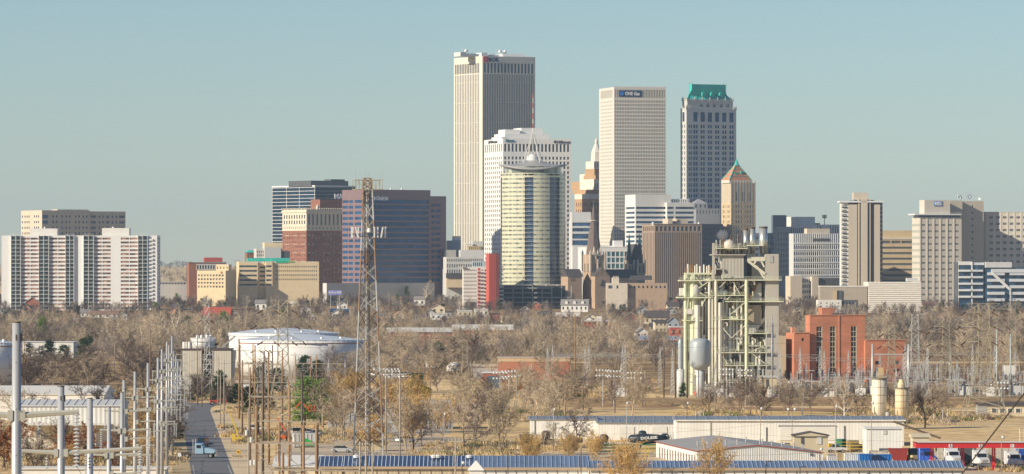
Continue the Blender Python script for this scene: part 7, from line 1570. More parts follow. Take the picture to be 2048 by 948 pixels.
for i in range(700):                       # far rise behind downtown
    yy = wr.uniform(5200, 9300); x = wr.uniform(-1130*yy/F, 1130*yy/F); put(x, yy, wr.choice(['dark0', 'brown1']), wr.uniform(1.0, 1.6))
me = bpy.data.meshes.new('woodland'); me.from_pydata(pts, [], []); 
for nm, ty, dt in (('idx', 'INT', idx), ('scl', 'FLOAT', scl), ('rot', 'FLOAT', rot)): at = me.attributes.new(nm, ty, 'POINT'); at.data.foreach_set('value', dt)
wo = bpy.data.objects.new('woodland', me); C.objects.link(wo); tag(wo, 'mass of bare winter trees covering the slope between the tanks and downtown', 'woodland', kind='stuff')
ng = bpy.data.node_groups.new('scatter', 'GeometryNodeTree'); ng.interface.new_socket('Geometry', in_out='INPUT', socket_type='NodeSocketGeometry'); ng.interface.new_socket('Geometry', in_out='OUTPUT', socket_type='NodeSocketGeometry')
N = ng.nodes; gi = N.new('NodeGroupInput'); go = N.new('NodeGroupOutput'); ip = N.new('GeometryNodeInstanceOnPoints'); ci = N.new('GeometryNodeCollectionInfo')
ci.inputs['Collection'].default_value = wc; ci.inputs['Separate Children'].default_value = True; ci.inputs['Reset Children'].default_value = True
def attr(nm, ty): a = N.new('GeometryNodeInputNamedAttribute'); a.data_type = ty; a.inputs['Name'].default_value = nm; return a.outputs['Attribute']
mp_ = N.new('GeometryNodeMeshToPoints'); ng.links.new(gi.outputs[0], mp_.inputs[0]); ng.links.new(mp_.outputs[0], ip.inputs['Points']); ng.links.new(ci.outputs[0], ip.inputs['Instance'])
ip.inputs['Pick Instance'].default_value = True; ng.links.new(attr('idx', 'INT'), ip.inputs['Instance Index']); ng.links.new(attr('scl', 'FLOAT'), ip.inputs['Scale'])
cx = N.new('ShaderNodeCombineXYZ'); ng.links.new(attr('rot', 'FLOAT'), cx.inputs[2]); er = N.new('FunctionNodeEulerToRotation'); ng.links.new(cx.outputs[0], er.inputs[0]); ng.links.new(er.outputs[0], ip.inputs['Rotation'])
ng.links.new(ip.outputs[0], go.inputs[0]); md = wo.modifiers.new('scatter', 'NODES'); md.node_group = ng
tc_ = bpy.data.collections.new('brush_tufts')
for k_, (nm, mt_) in enumerate((('a', tw['tan']), ('b', tw['brown']), ('c', mat('dry_stalks', (.60, .45, .24), .9, var=.2, rnd=.2, spec=.05)), ('d', mat('green_weed', (.16, .17, .06), .9, var=.2, rnd=.3, spec=.05)))):
    r_ = random.Random(k_); K = MB()
    for i in range(46):
        p = Vector((r_.gauss(0, .45), r_.gauss(0, .45), 0)); d = Vector((r_.gauss(0, .5), r_.gauss(0, .5), 1)).normalized(); s_ = d.cross(Vector((r_.gauss(0, 1), r_.gauss(0, 1), 0))).normalized()*.07; K.tri(p-s_, p+s_, p+d*r_.uniform(.4, 1.0))
    o = bpy.data.objects.new('tuft_'+nm, K.mesh('tuft_'+nm, mt_)); tc_.objects.link(o)
pts, idx, scl, rot = [], [], [], []
for i in range(26000):
    v_ = 760+wr.random()**.8*240; u_ = wr.uniform(-20, 2070); Yv = YV(v_); x_ = X(u_, Yv)
    n_ = mnoise.noise(Vector((x_*.03, Yv*.012, 7.7)))+.35*mnoise.noise(Vector((x_*.12, Yv*.05, 1.7)))
    if n_ < .02 + .12*(u_ > 1100) or nearB(x_, Yv): continue
    pts.append((x_, Yv, G(Yv))); idx.append(wr.choice([0, 1, 2, 2, 2, 3] if n_ > .25 else [0, 2, 2])); scl.append(wr.uniform(.5, 1.5)*(.6+n_*1.6)); rot.append(wr.uniform(0, 6.28))
me = bpy.data.meshes.new('dry_brush'); me.from_pydata(pts, [], [])
for nm, ty, dt in (('idx', 'INT', idx), ('scl', 'FLOAT', scl), ('rot', 'FLOAT', rot)): at = me.attributes.new(nm, ty, 'POINT'); at.data.foreach_set('value', dt)
bo = bpy.data.objects.new('dry_brush', me); C.objects.link(bo); tag(bo, 'dry weeds and brush in patches over the fields and road verges', 'brush', kind='stuff'); ng2 = ng.copy()
for n_ in ng2.nodes:
    if n_.bl_idname == 'GeometryNodeCollectionInfo': n_.inputs['Collection'].default_value = tc_
bo.modifiers.new('scatter', 'NODES').node_group = ng2

# ================= vehicles
tyre = mat('tyre', (.03, .03, .03), .8, var=.05); chrome = mat('bright_metal', (.6, .6, .6), .3, .6, var=.02); carglass = glass('car_glass', (.02, .025, .03), rough=.08, var=.2)
def paint(nm, c): return mat('paint_'+nm, c, .35, .1, var=.02, spec=.5)
def wheels(t, xs, w, r, y0=0):
    for x_ in xs:
        for sy in (-1, 1): a = MB().tube((x_, sy*w-.12*sy, r), (x_, sy*w+.12*sy, r), r, r, 12).build('wheel', tyre, t); MB().tube((x_, sy*(w+.121), r), (x_, sy*(w+.14), r), r*.5, r*.5, 8).build('rim', chrome, a)
def car(label, u, vb, rz, pm, L=4.6, kind='car', Y=None):
    Y = Y or YV(vb); t = thing('parked_'+('van' if kind == 'van' else 'pickup' if kind == 'pickup' else 'car'), label, kind, (X(u, Y), Y, G(Y)+.03), R(rz)); h = L/2; w = .9
    if kind == 'car': P = [(-h, .35), (h, .35), (h, .75), (h-.9, .9), (-h+.6, .95), (-h, .8)]; Cb = [(-h+.5, .93), (h-1.1, .9), (h-1.9, 1.42), (-h+1.1, 1.45)]
    elif kind == 'van': P = [(-h, .4), (h, .4), (h, 1.0), (h-.8, 1.15), (-h, 1.2)]; Cb = [(-h+.02, 1.18), (h-.9, 1.13), (h-1.5, 1.9), (-h+.1, 1.95)]
    else: P = [(-h, .5), (h, .5), (h, 1.0), (h-1.1, 1.1), (-h, 1.1)]; Cb = [(-h+1.9, 1.09), (h-1.3, 1.08), (h-1.9, 1.75), (-h+2.1, 1.75)]
    MB().profy(P, -w, w).build('body', pm, t); MB().profy(Cb, -w+.12, w-.12).build('cabin', carglass, t); z = max(p[1] for p in Cb); xs_ = [p[0] for p in Cb if p[1] > z-.1]
    MB().box(min(xs_), max(xs_), -w+.14, w-.14, z-.05, z+.03).build('roof', pm, t); wheels(t, (-h+.85, h-.9), w-.08, .34)
    for sy in (-1, 1): MB().box(h-.02, h+.04, sy*.6-.15, sy*.6+.15, .62, .8).build('headlight', white, t)
    return t
def tractor(label, u, vb, rz, pm, sleeper=True, name='semi_truck', Y=None):
    """truck tractor, front along +x"""
    Y = Y or YV(vb); t = thing(name, label, 'truck', (X(u, Y), Y, G(Y)+.03), R(rz))
    MB().box(-4.4, 3.2, -.45, .45, .75, 1.05).build('chassis', darkst, t)
    MB().profy([(.9, 1.0), (3.3, 1.0), (3.35, 1.7), (1.9, 2.05), (.9, 2.1)], -.95, .95).build('bonnet', pm, t)
    MB().profy([(-.9, .9), (.9, .9), (.9, 2.1), (.45, 2.95), (-.9, 3.05)], -1.15, 1.15).build('cab', pm, t)
    if sleeper: MB().box(-2.6, -.92, -1.18, 1.18, .9, 3.45).build('sleeper', pm, t)
    MB().profy([(.56, 2.2), (.93, 2.15), (.55, 2.85), (.5, 2.8)], -.95, .95).build('windscreen', carglass, t)
    for sy in (-1, 1): MB().box(-.5, .45, sy*1.16, sy*1.18, 2.05, 2.7).build('side_window', carglass, t); MB().tube((-1.2, sy*1.25, 1), (-1.2, sy*1.25, 3.9), .09, .09, 6).build('exhaust', chrome, t); MB().box(3.3, 3.38, sy*.78-.16, sy*.78+.16, 1.1, 1.4).build('headlight', white, t); MB().box(2.0, 3.2, sy*.95, sy*1.2, 1.0, 1.35).build('mudguard', pm, t)
    MB().box(3.35, 3.4, -.5, .5, 1.0, 1.75).build('grille', chrome, t); MB().box(3.3, 3.55, -1.15, 1.15, .45, .85).build('bumper', chrome, t)
    wheels(t, (2.4, -2.6, -3.8), 1.0, .5); MB().box(-4.0, -2.6, -.5, .5, 1.1, 1.25).build('fifth_wheel', darkst, t); return t
tractor('pale blue and white truck tractor turning at the side of the road, without a trailer', 400, 916, -8, paint('ice_blue', (.30, .45, .56)), sleeper=False)
car('dark blue van driving away on the road just behind the pale truck', 405, 893, -100, paint('navy', (.02, .05, .14)), 4.9, 'van')
cols = [paint('white', (.75, .75, .75)), paint('silver', (.45, .46, .47)), paint('red', (.35, .03, .03)), paint('black', (.03, .03, .035)), paint('blue', (.04, .09, .25)), paint('white', (.75, .75, .75))]
for i, (u, v, k, c, lb) in enumerate([(588, 870, 'pickup', 0, 'white pickup parked behind the pole frames, leftmost of the row'), (602, 872, 'van', 0, 'white van parked right of the leftmost white pickup'), (617, 871, 'car', 3, 'black car in the row behind the pole frames'), (625, 877, 'car', 4, 'dark blue car nearest in the row behind the pole frames'), (612, 880, 'car', 1, 'silver car in front of the black one behind the pole frames'), (635, 872, 'car', 0, 'white car at the right end of the row behind the pole frames'), (513, 862, 'car', 0, 'white car left of the orange boom lift'), (1670, 905, 'pickup', 0, 'white pickup parked before the tan gabled hut'), (684, 905, 'car', 1, 'silver car among scrap behind the striped roof'), (812, 885, 'car', 0, 'small white car in front of the open shed'), (745, 752, 'pickup', 0, 'white pickup far behind the radio tower')]): car(lb, u, v, [5, 20, -10, 30, 160, 80][i % 6], cols[c], 4.6, k)
for i in range(14): u = 752+i*5.2+(i % 3); v = 752+(i % 2)*4; car('one of a tight row of pale cars parked far beyond the radio tower', u, v, 75, cols[(i*2) % 2], 4.4)['group'] = 'cars parked far beyond the radio tower'
# orange boom lift, yellow boom, red tractor
org = mat('machine_orange', (.62, .13, .03), .5, var=.1); yel = mat('machine_yellow', (.62, .45, .05), .5, var=.08); grnm = mat('machine_green', (.03, .16, .10), .5, var=.1)
Y = YV(882); s = F/Y; t = thing('boom_lift', 'orange boom lift with a cream folded arm and a basket behind the wooden pole frames', 'boom lift', (X(568, Y), Y, 0)); MB().box(-1.5, 1.5, -1, 1, .5, 1.4).build('base', org, t); wheels(t, (-1, 1), 1, .5); MB().box(-1, .8, -.8, .8, 1.42, 2.2).build('turret', darkst, t)
MB().beam((.6, 0, 1.8), (-1.6, 0, 5.3), .3).build('lower_arm', org, t); MB().beam((-1.6, 0, 5.3), (2.6, 0, 7.6), .3).build('arm', mat('arm_cream', (.66, .55, .28), .5, var=.05), t); MB().beam((2.6, 0, 7.6), (3.9, 0, 8.9), .28).build('upper_arm', org, t); MB().beam((3.9, 0, 8.9), (5.5, 0, 7.3), .24).build('jib', org, t)
k = MB()
for z_ in (6.9, 7.5, 8.1): k.beam((5.5, -.5, z_), (6.9, -.5, z_), .07); k.beam((5.5, .5, z_), (6.9, .5, z_), .07)
for x_ in (5.5, 6.2, 6.9): k.beam((x_, -.5, 6.9), (x_, -.5, 8.1), .07); k.beam((x_, .5, 6.9), (x_, .5, 8.1), .07)
k.box(5.5, 6.9, -.5, .5, 6.8, 6.9); k.build('basket', org, t)
Y = YV(882); s = F/Y; t = thing('yellow_boom', 'slender bent yellow crane boom rising from the road verge', 'crane', (X(478, Y), Y, 0)); k = MB(); P = [(0, 0, .3), (-.7, 0, 3.0), (-1.6, 0, 5.0), (-2.4, 0, 6.7)]; [k.beam(P[i], P[i+1], [.3, .35, .2][i]) for i in range(3)]; k.build('boom', yel, t); MB().box(-.8, .8, -.8, .8, 0, .9).build('base', yel, t); MB().box(-1.6, -.9, -.3, .3, 0, 1.6).build('outrigger', yel, t)
t = thing('red_tractor', 'small red digging machine standing where the road bends', 'tractor', (X(431, 1370), 1370, 0), R(10)); MB().box(-1.6, 1.4, -.7, .7, .6, 1.5).build('body', redpaint, t); MB().profy([(-1.2, 1.5), (.2, 1.5), (.1, 2.7), (-1.1, 2.7)], -.7, .7).build('cab', carglass, t); wheels(t, (-1, 1.1), .8, .6); MB().beam((1.4, 0, 1), (2.8, 0, 2.4), .15).build('loader_arm', redpaint, t); MB().beam((2.8, 0, 2.4), (3.3, 0, .5), .15).build('bucket_arm', redpaint, t)
Y = YV(752); t = thing('excavator', 'small yellow excavator beyond the radio tower near the oil tanks', 'excavator', (X(700, Y), Y, 0), R(200)); MB().box(-1.8, 1.8, -1.3, 1.3, 0, .9).build('track', darkst, t); MB().profy([(-1.7, .95), (1.6, .95), (1.6, 2.2), (.6, 2.9), (-.4, 2.9), (-.5, 2.0), (-1.7, 2.0)], -1.1, 1.1).build('body', yel, t); MB().beam((1.5, 0, 1.6), (4.2, 0, 4.4), .3).build('boom', yel, t); MB().beam((4.2, 0, 4.4), (6, 0, 1.8), .22).build('stick', yel, t); MB().profy([(5.6, 1.8), (6.5, 1.8), (6.3, .9), (5.8, .9)], -.5, .5).build('bucket', darkst, t)
# rusty hopper barge
Y = YV(902); s = F/Y; t = thing('tipping_body', 'large rusty cream tipper body lying behind the feet of the radio tower', 'tipper body', (X(742, Y), Y, .1), R(4)); MB().profy([(-3.3, 0), (2.6, 0), (4, 2.1), (3.7, 2.3), (-2.2, 2.2), (-3.6, 1.6)], -1.2, 1.4).build('body', mat('rusty_cream', (.52, .38, .19), .7, var=.3, scale=.9, col2=(.66, .55, .35)), t); MB().box(-3, 3, -1.28, -1.21, 1.9, 2.15).build('rim', rust, t)
# Concrete plant: black tank truck with writing, yellow barriers
Y = YV(897); s = F/Y; t = thing('tank_trailer', 'dark slate round bodied trailer lettered in white beside the red edged building', 'trailer', (X(1297, Y), Y, 0), R(-4)); slt = mat('dark_slate_tank', (.035, .05, .065), .4, .2, var=.15)
b = MB(); prof = [(-4.4, .45), (-3.9, .9), (-1, 1.15), (2, 1.0), (4.2, .6)]; k_ = 14
for x_, r_ in prof:
    for i in range(k_): a = 2*math.pi*i/k_; b.v.append((x_, r_*math.cos(a), 2.1+r_*math.sin(a)))
for j in range(4):
    for i in range(k_): q = (i+1) % k_; b.f.append((j*k_+i, j*k_+q, (j+1)*k_+q, (j+1)*k_+i))
b.f += [tuple(range(k_))[::-1], tuple(4*k_+i for i in range(k_))]; b.build('barrel', slt, t, True); MB().box(-4.2, 4.4, -.9, .9, .7, .95).build('frame', grnm, t); wheels(t, (-3, -2, 3), 1.0, .45); text('DOLESE', 'lettering', white, t, (-1.6, -1.25, 1.95), (R(90), R(-4), 0), .62, 3.6, .02, True)
for i, (u, v) in enumerate(((1285, 884), (1208, 892), (1092, 884), (1330, 890))): Y = YV(v); t = thing('mixer_drum', 'dark %s mixer machine standing in the yard of the white sheds' % ['domed', 'hooded', 'squat', 'low'][i], 'machine', (X(u, Y), Y, 0), R(20*i)); MB().lathe([(.6, .6), (1.0, 1.1), (1.1, 1.8), (.8, 2.4), (.4, 2.6)], 12).build('drum', [slt, darkst, darkst, slt][i], t, True); MB().box(-1.6, 1.6, -1, 1, .1, .7).build('base', darkst, t); k = MB(); [k.beam((x_, -1, .1), (x_*.5, -1, 2.2), .12) for x_ in (-1.6, 1.6)]; k.build('frame', galv, t)
Y = YV(908); t = thing('rail_stack', 'stack of dark green steel racks with pale rollers in the yard behind the blue roof', 'rack', (X(1228, Y), Y, 0)); 
for j in range(3): MB().box(-4, 4, -1, 1, .4+j*.75, .65+j*.75).build('shelf', grnm, t)
for x_ in (-3.8, 0, 3.8): MB().box(x_-.1, x_+.1, -1, 1, 0, 2.3).build('upright', darkst, t)
for i in range(14): MB().tube((-3.7+i*.56, -1, 2.35), (-3.5+i*.56, 1, 2.35), .14, .14, 6).build('roller', steelw, t)
for u, v, w_ in ((1306, 912, 1.6), (1290, 917, .8), (1580, 903, 2.6), (1700, 905, 3.2)): Y = YV(v); t = thing('yellow_rail', 'yellow tube safety railing, the %s one' % {1306: 'pair by the red edged building corner, larger', 1290: 'pair by the red edged building corner, smaller', 1580: 'length left of the tan gabled hut', 1700: 'length right of the tan gabled hut'}[u], 'railing', (X(u, Y), Y, 0)); k = MB(); [k.beam((-w_, 0, z_), (w_, 0, z_), .1) for z_ in (.8, 1.5, 2.2)]; [k.beam((x_, 0, 0), (x_, 0, 2.2), .1) for x_ in (-w_, 0, w_)]; k.build('rail', yel, t)
for i, (u, v, c, m_) in enumerate([(1683, 920, 'tan', tan), (1697, 921, 'white', white), (1712, 921, 'pale grey', warmwhite), (1733, 922, 'bright blue', paint('bin_blue', (.03, .20, .55))), (1768, 923, 'bright blue', paint('bin_blue', (.03, .20, .55))), (1664, 926, 'silver', lgrey), (1750, 924, 'dark blue', paint('navy', (.02, .05, .14)))]):
    Y = YV(v+10); t = thing('waste_container', '%s waste container behind the blue roof, %s of the row by the red hopper' % (c, ['second', 'third', 'fourth', 'fifth', 'last', 'first', 'sixth'][i]), 'container', (X(u, Y), Y, 0), R(3)); w_ = [.9, .8, 1.0, 1.4, 1.4, .9, .8][i]; MB().box(-w_, w_, -1, 1.4, .25, 2.3).build('body', m_, t); k = MB(); [k.box(-w_+2*w_*j/5-.04, -w_+2*w_*j/5+.04, -1.08, -1.005, .25, 2.3) for j in range(6)]; k.build('rib', m_, t); MB().box(-w_-.05, w_+.05, -1.1, 1.45, 2.304, 2.42).build('lid', m_, t)
Y = YV(930); t = thing('waste_hopper', 'dark red sloping waste hopper at the right end of the container row', 'container', (X(1797, Y), Y, 0)); MB().profy([(-2.1, 3.2), (-1.2, 1.2), (-.4, .5), (1.2, .5), (1.6, 1.2), (1.8, 3.2)], -1.1, 1.1).build('hopper', redt, t); MB().box(-1.2, 1.4, -1, 1, 0, .5).build('skid', darkst, t); MB().box(-2.15, 1.85, -1.15, 1.15, 3.2, 3.35).build('rim', redt, t)
# conveyor and mixer yard at silo feet
Y = 1060; s = F/Y; t = thing('conveyor', 'long dark conveyor sloping down to the right from the silos', 'conveyor', (X(1835, Y), Y, 0)); MB().beam((X(1787, Y)-X(1835, Y), 0, Z(843, Y)), (X(1880, Y)-X(1835, Y), -2, Z(876, Y)), .45).build('belt', darkst, t); k = MB(); [k.beam((x_, 0, 0), (x_, 0, 4.6-x_*.45), .12) for x_ in (-4.5, -1, 2)]; [k.beam((-5+i, .3, 5.7-i*.38), (-4.5+i, .3, 5.1-i*.38), .08) for i in range(9)]; k.build('frame', tan, t)
b = MB(); b.v += [(-13, 0, 0), (13, 0, 0), (13, 12, 0), (-13, 12, 0), (-2, 5, 3.2), (3, 6, 3.0)]; b.f += [(0, 1, 5, 4), (1, 2, 5), (2, 3, 4, 5), (3, 0, 4)]; o = b.build('gravel_heap', mat('dark_gravel', (.17, .16, .155), .9, var=.25, scale=.8, bump=.6)); o.location = (X(1632, 1175), 1175, 0); tag(o, 'dark grey gravel heap behind the long white shed roof', 'gravel heap')
for i in range(4): t = thing('tyre_stack', 'black tyre stack, %s of four on the rubble bank above the red canopy' % ['leftmost', 'second', 'third', 'rightmost'][i], 'tyres', (X(1878+i*16, 985), 985, 1.9), 0); [MB().lathe([(.5, 0), (.8, .05), (.8, .3), (.5, .35)], 12, z=.36*j).build('tyre', tyre, t) for j in range(2)]
b = MB(); rr = random.Random(3)
for i in range(41): x_ = -22+i*1.15; b.v += [(x_, -3, 0), (x_, -1, 1.7+rr.uniform(-.15, .2)), (x_, 2, 1.9+rr.uniform(-.2, .2)), (x_, 5, 0)]
for i in range(40):
    for j in range(3): k = i*4+j; b.f.append((k, k+4, k+5, k+1))
o = b.build('rubble_bank', mat('pale_rubble', (.52, .44, .33), .9, var=.25, scale=1.1, bump=.8)); o.location = (X(1955, 985), 985, 0); tag(o, 'bank of pale rubble and dirt above the red fuel canopy', 'rubble bank')
b = MB(); [b.box(-11+i*1.3, -9.9+i*1.3, 0, 1, 1.1*j, 1.1*j+1.05) for i in range(20) for j in range(3)]; o = b.build('block_wall', mat('concrete_block', (.56, .51, .42), .9, var=.14, scale=.6)); o.location = (X(1985, 965), 965, 0); tag(o, 'wall of big pale concrete blocks directly behind the red fuel canopy', 'wall')
shed('small cream building with a rounded roof left of the rubble bank', 1825, 1858, 868, 874, 884, ywall, ywall, Y=1000, dep=5); 
t = thing('loader', 'cream yellow wheel loader parked left of the red fuel canopy', 'loader', (X(1826, 960), 960, 0), R(-70)); MB().box(-2, 1.5, -.8, .8, .8, 2).build('body', mat('loader_cream', (.62, .52, .28), .6, var=.15), t); MB().profy([(-.8, 2), (.7, 2), (.6, 3.4), (-.7, 3.4)], -.75, .75).build('cab', carglass, t); wheels(t, (-1.4, 1.5), 1.0, .8); MB().profy([(2.4, .1), (3.6, .1), (3.4, 1.3), (2.6, 1.2)], -1.3, 1.3).build('bucket', darkst, t); MB().beam((1.3, .5, 1.6), (2.8, .5, .8), .2).build('arm', yel, t)
# red fuel canopy with numbers, trucks below
Y = 930; s = F/Y; t = thing('fuel_canopy', 'long flat bright red fuel canopy on red posts, lettered 3, 2 and 1', 'canopy', (X(1940, Y), Y, 0)); cr_ = mat('canopy_red', (.55, .03, .035), .45, var=.03); x0 = (1832-1940)/s; x1 = (2090-1940)/s
MB().box(x0, x1, 0, 7, Z(896, Y), Z(887, Y)).build('fascia', cr_, t); MB().box(x0-.1, x1+.1, -.1, 7.1, Z(887, Y)+.004, Z(886, Y)).build('roof_edge', redt, t); MB().box(x0+.5, x1-.5, .5, 6.5, Z(887, Y)+.16, Z(887, Y)+.2).build('roof_sheet', warmwhite, t)
for u in (1865, 1869, 1926, 1930, 1988, 1992, 2053): MB().box((u-1940)/s-.14, (u-1940)/s+.14, 3, 3.3, 0, Z(896, Y)-.01).build('post', cr_, t)
for u, n_ in ((1901, '3'), (1961, '2'), (2024.5, '1')): x_ = (u-1940)/s; q = MB().box(x_-.34, x_+.34, -.06, -.01, Z(894.8, Y), Z(888.3, Y)).build('number_board', white, t); text(n_, 'number', black, q, (x_-.16, -.09, Z(893.8, Y)), (R(90), 0, 0), .5, None, .02, True)
for u, vb, rz, nm, cc in ((1855, 932, -75, 'bright blue truck tractor at the left end of the fuel canopy', paint('truck_blue', (.03, .10, .42))), (1906, 932, -80, 'white truck tractor just left of the dark tipping trailer', cols[0]), (1962, 936, -82, 'white conventional truck tractor in front of the dark tipping trailer', cols[0]), (2028, 938, -78, 'white truck tractor furthest right under the fuel canopy', cols[0])): tractor(nm, u, 0, rz, cc, Y=YV(vb))
t = thing('dark_trailer', 'dark grey covered tipping trailer behind the trucks under the red canopy', 'trailer', (X(1930, 960), 960, 0)); MB().profy([(-2, .9), (2, .9), (2.1, 3.6), (-2.1, 3.6)], -1.2, 4).build('body', dgrey, t); wheels(t, (-1.2, 1.2), 1.2, .5); MB().box(-2.1, 2.1, -1.25, 4.05, 3.604, 3.75).build('tarp', black, t)
t = thing('box_trailer', 'blue and silver box trailer cut by the right edge under the canopy', 'trailer', (X(2045, 945), 945, 0)); MB().box(-1.3, 4, 0, 8, 1, 4).build('box', paint('silver', (.45, .46, .47)), t); MB().box(-1.2, .9, -.06, -.005, 1.6, 3.8).build('door', paint('truck_blue', (.03, .10, .42)), t); wheels(t, (0, 1.5), 1.1, .5)
# fence, soccer goals, lot lamps, signs
def lamp(label, u, vt, vb, m_, style, Y=None):
    Y = Y or YV(vb); h = Z(vt, Y)-G(Y); t = thing('street_lamp', label, 'street lamp', (X(u, Y), Y, G(Y))); MB().tube((0, 0, 0), (0, 0, h), .1, .07, 6).build('pole', m_, t)
    if style == 'box': MB().beam((0, 0, h), (.9, 0, h), .06).build('arm', m_, t); MB().box(.3, 1.15, -.2, .2, h-.05, h+.12).build('lamp_head', m_, t)
    elif style == 'twin': [MB().lathe([(.08, -.1), (.3, .1), (.32, .45), (.1, .55)], 10, x_, -.2, h-.1).build('lamp_head', steelw, t, True) for x_ in (-.75, .65)]; MB().beam((-.75, 0, h-.1), (.65, 0, h-.1), .05).build('arm', m_, t)
    else: MB().lathe([(.08, -.1), (.26, .1), (.28, .4), (.1, .5)], 10, .25, -.15, h).build('lamp_head', steelw, t, True)
for a in [('black lamp post with a square head in front of the red edged building, left one', 1532, 923, 0, darkst, 'box', 840), ('black lamp post with a square head at the bottom, in front of the blue roof', 1600, 934, 0, darkst, 'box', 835), ('thin black lamp post behind the middle blue roof', 1162, 896, 0, darkst, 'box', 850), ('lamp post in front of the golden tree right of the radio tower', 1016, 900, 0, darkst, 'box', 846), ('black lamp post in front of the right end of the red edged building', 1640, 901, 0, darkst, 'ball', 845), ('twin headed lamp post before the long white shed', 1584, 820, 0, woodg, 'twin', 1010), ('white headed lamp post before the lower white shed', 1107, 821, 895, galv, 'ball', None), ('white headed lamp post before the garage door shed', 1253, 808, 893, galv, 'ball', None), ('lamp post before the left third of the long white shed', 1521, 819, 0, woodg, 'ball', 1030), ('lamp post with a cabinet in front of the long white shed', 1671, 815, 0, galv, 'ball', 1020), ('tall lamp post at the corner of the white shed end by the silos', 1743, 808, 0, woodg, 'ball', 985), ('tall lamp post left of the red canopy writing', 2003, 877, 0, woodg, 'ball', 860), ('lamp post in front of the open shed', 888, 830, 890, galv, 'ball', None), ('curved lamp post left of the open shed', 843, 848, 893, darkst, 'ball', None), ('lamp post right of the open shed', 948, 814, 880, galv, 'ball', None), ('dark lamp post left of the garage sheds', 1374, 808, 868, darkst, 'ball', None), ('short lamp post by the tan row at the bottom', 924, 928, 0, darkst, 'ball', 838), ('lamp post right of the small silver transformers', 1430, 770, 835, woodg, 'ball', None)]: lamp(*a)
t = thing('road_sign', 'yellow diamond warning sign with a black arrow beside the road', 'road sign', (X(477, 945), 945, 0)); MB().box(-.05, .05, 0, .1, 0, 3.2).build('post', woodg, t); k = MB(); k.profy([(-.55, 3.2), (0, 2.65), (.55, 3.2), (0, 3.75)], -.06, -.01); k.build('plate', mat('sign_yellow', (.70, .42, .03), .5, var=0), t); k = MB(); k.box(-.06, .3, -.09, -.065, 3.14, 3.24); k.profy([(-.32, 3.19), (.0, 3.0), (.0, 3.38)], -.09, -.065); k.build('arrow', black, t)
t = thing('small_sign', 'small pale sign board on a post left of the truck', 'sign', (X(359, 960), 960, 0)); MB().box(-.04, .04, 0, .08, 0, 2.4).build('post', galv, t); MB().box(-.3, .3, -.05, -.01, 1.7, 2.4).build('board', white, t)
t = thing('yellow_post', 'short yellow marker post beside the road bend', 'post', (X(411, 1420), 1420, 0)); MB().tube((0, 0, 0), (0, 0, 1.3), .12, .12, 6).build('post', yel, t); MB().tube((0, 0, 1.31), (0, 0, 1.4), .14, .1, 6).build('cap', yel, t)
for u, v, sc in ((1395, 833, 1.0), (1404, 835, 1.0), (1890, 838, 1.6), (2044, 878, 1.5)): Y = YV(v+4); t = thing('goal_frame', 'white tube goal frame on the dry field, %s' % {1395: 'left one of the small pair', 1404: 'right one of the small pair', 1890: 'the one below the big pylon', 2044: 'the nearest one at the right edge'}[u], 'goal', (X(u, Y), Y, 0), R(70)); k = MB(); h_ = 1.9*sc; k.beam((-1.4*sc, 0, 0), (-1.4*sc, 0, h_), .1); k.beam((1.4*sc, 0, 0), (1.4*sc, 0, h_), .1); k.beam((-1.4*sc, 0, h_), (1.4*sc, 0, h_), .1); k.build('frame', white, t)
def fence(label, u0, v0, u1, v1, h, m_, n=60, name='fence'):
    Y0, Y1 = YV(v0), YV(v1); a = Vector((X(u0, Y0), Y0, 0)); c = Vector((X(u1, Y1), Y1, 0)); t = thing(name, label, 'fence', a); d = c-a; k = MB()
    for z_ in (.35*h, .95*h): k.beam((0, 0, z_), (d.x, d.y, z_), .04)
    k.build('rail', m_, t); k = MB(); [k.beam((d.x*i/n, d.y*i/n, 0), (d.x*i/n, d.y*i/n, h), .05) for i in range(n+1)]; tag(k.build('posts', m_, t), kind='stuff')
fence('long thin yellow rail fence across the dry field behind the long white shed', 1310, 829, 1720, 832, 1.0, yel); fence('wire fence crossing the dry field at the right', 1830, 855, 2080, 852, 1.3, galv, 40); fence('wire fence along the foot of the substation yard', 1345, 799, 2080, 803, 1.8, galv, 110); fence('low white rail fence left of the road far behind the grey poles', 205, 716, 240, 716, .9, white, 8); fence('wire fence in front of the rusty orange tree', 830, 789, 1120, 789, 1.4, galv, 50)
# billboard and car lot
Y = 2900; t = thing('billboard', 'blue billboard reading PLAY to WIN in white above the car lot', 'billboard', (X(670, 3300), 3300, G(3300))); s = F/3300; zb = Z(590, 3300)-G(3300); MB().box(-4.6, 4.6, 0, .5, zb, zb+3.3).build('board', mat('billboard_blue_board', (.20, .22, .50), .6, var=.03), t); text('PLAY to WIN', 'lettering', white, t, (-4.2, -.05, zb+1.0), (R(90), 0, 0), 1.5, 8.4, .03, True); [MB().box(x_-.2, x_+.2, .1, .4, 0, zb).build('leg', galv, t) for x_ in (-3, 3)]
LOW.append((X(645, 3200), X(700, 3200), 2850, 3290)); KEEP.append((X(648, 3050), X(697, 3050), 2880, 3290))
for i in range(16): Y = 2950+60*(i//4)+trng.uniform(-8, 8); u = 655+(i % 4)*10+trng.uniform(-2, 2); t = car('one of the cars crowded in the lot below the billboard', u, 0, 60+i*7, cols[i % 6], 4.6, Y=Y); t['group'] = 'cars in the lot below the billboard'
for i in range(6): t = thing('orange_barrel', 'bright orange work barrel in the car lot below the billboard', 'barrel', (X(655+i*6, 3120+i*6), 3120+i*6, G(3120)), 0, 'orange barrels in the car lot'); MB().lathe([(.7, 0), (.65, 2.0), (.5, 2.2)], 8).build('barrel', org, t)
shed('long low blue roofed building below the car lot', 660, 697, 618, 622, 634, mat('dark_blue_wall', (.04, .07, .13), .6, var=.1), mat('navy_roof', (.05, .10, .2), .5, var=.1), dep=10)
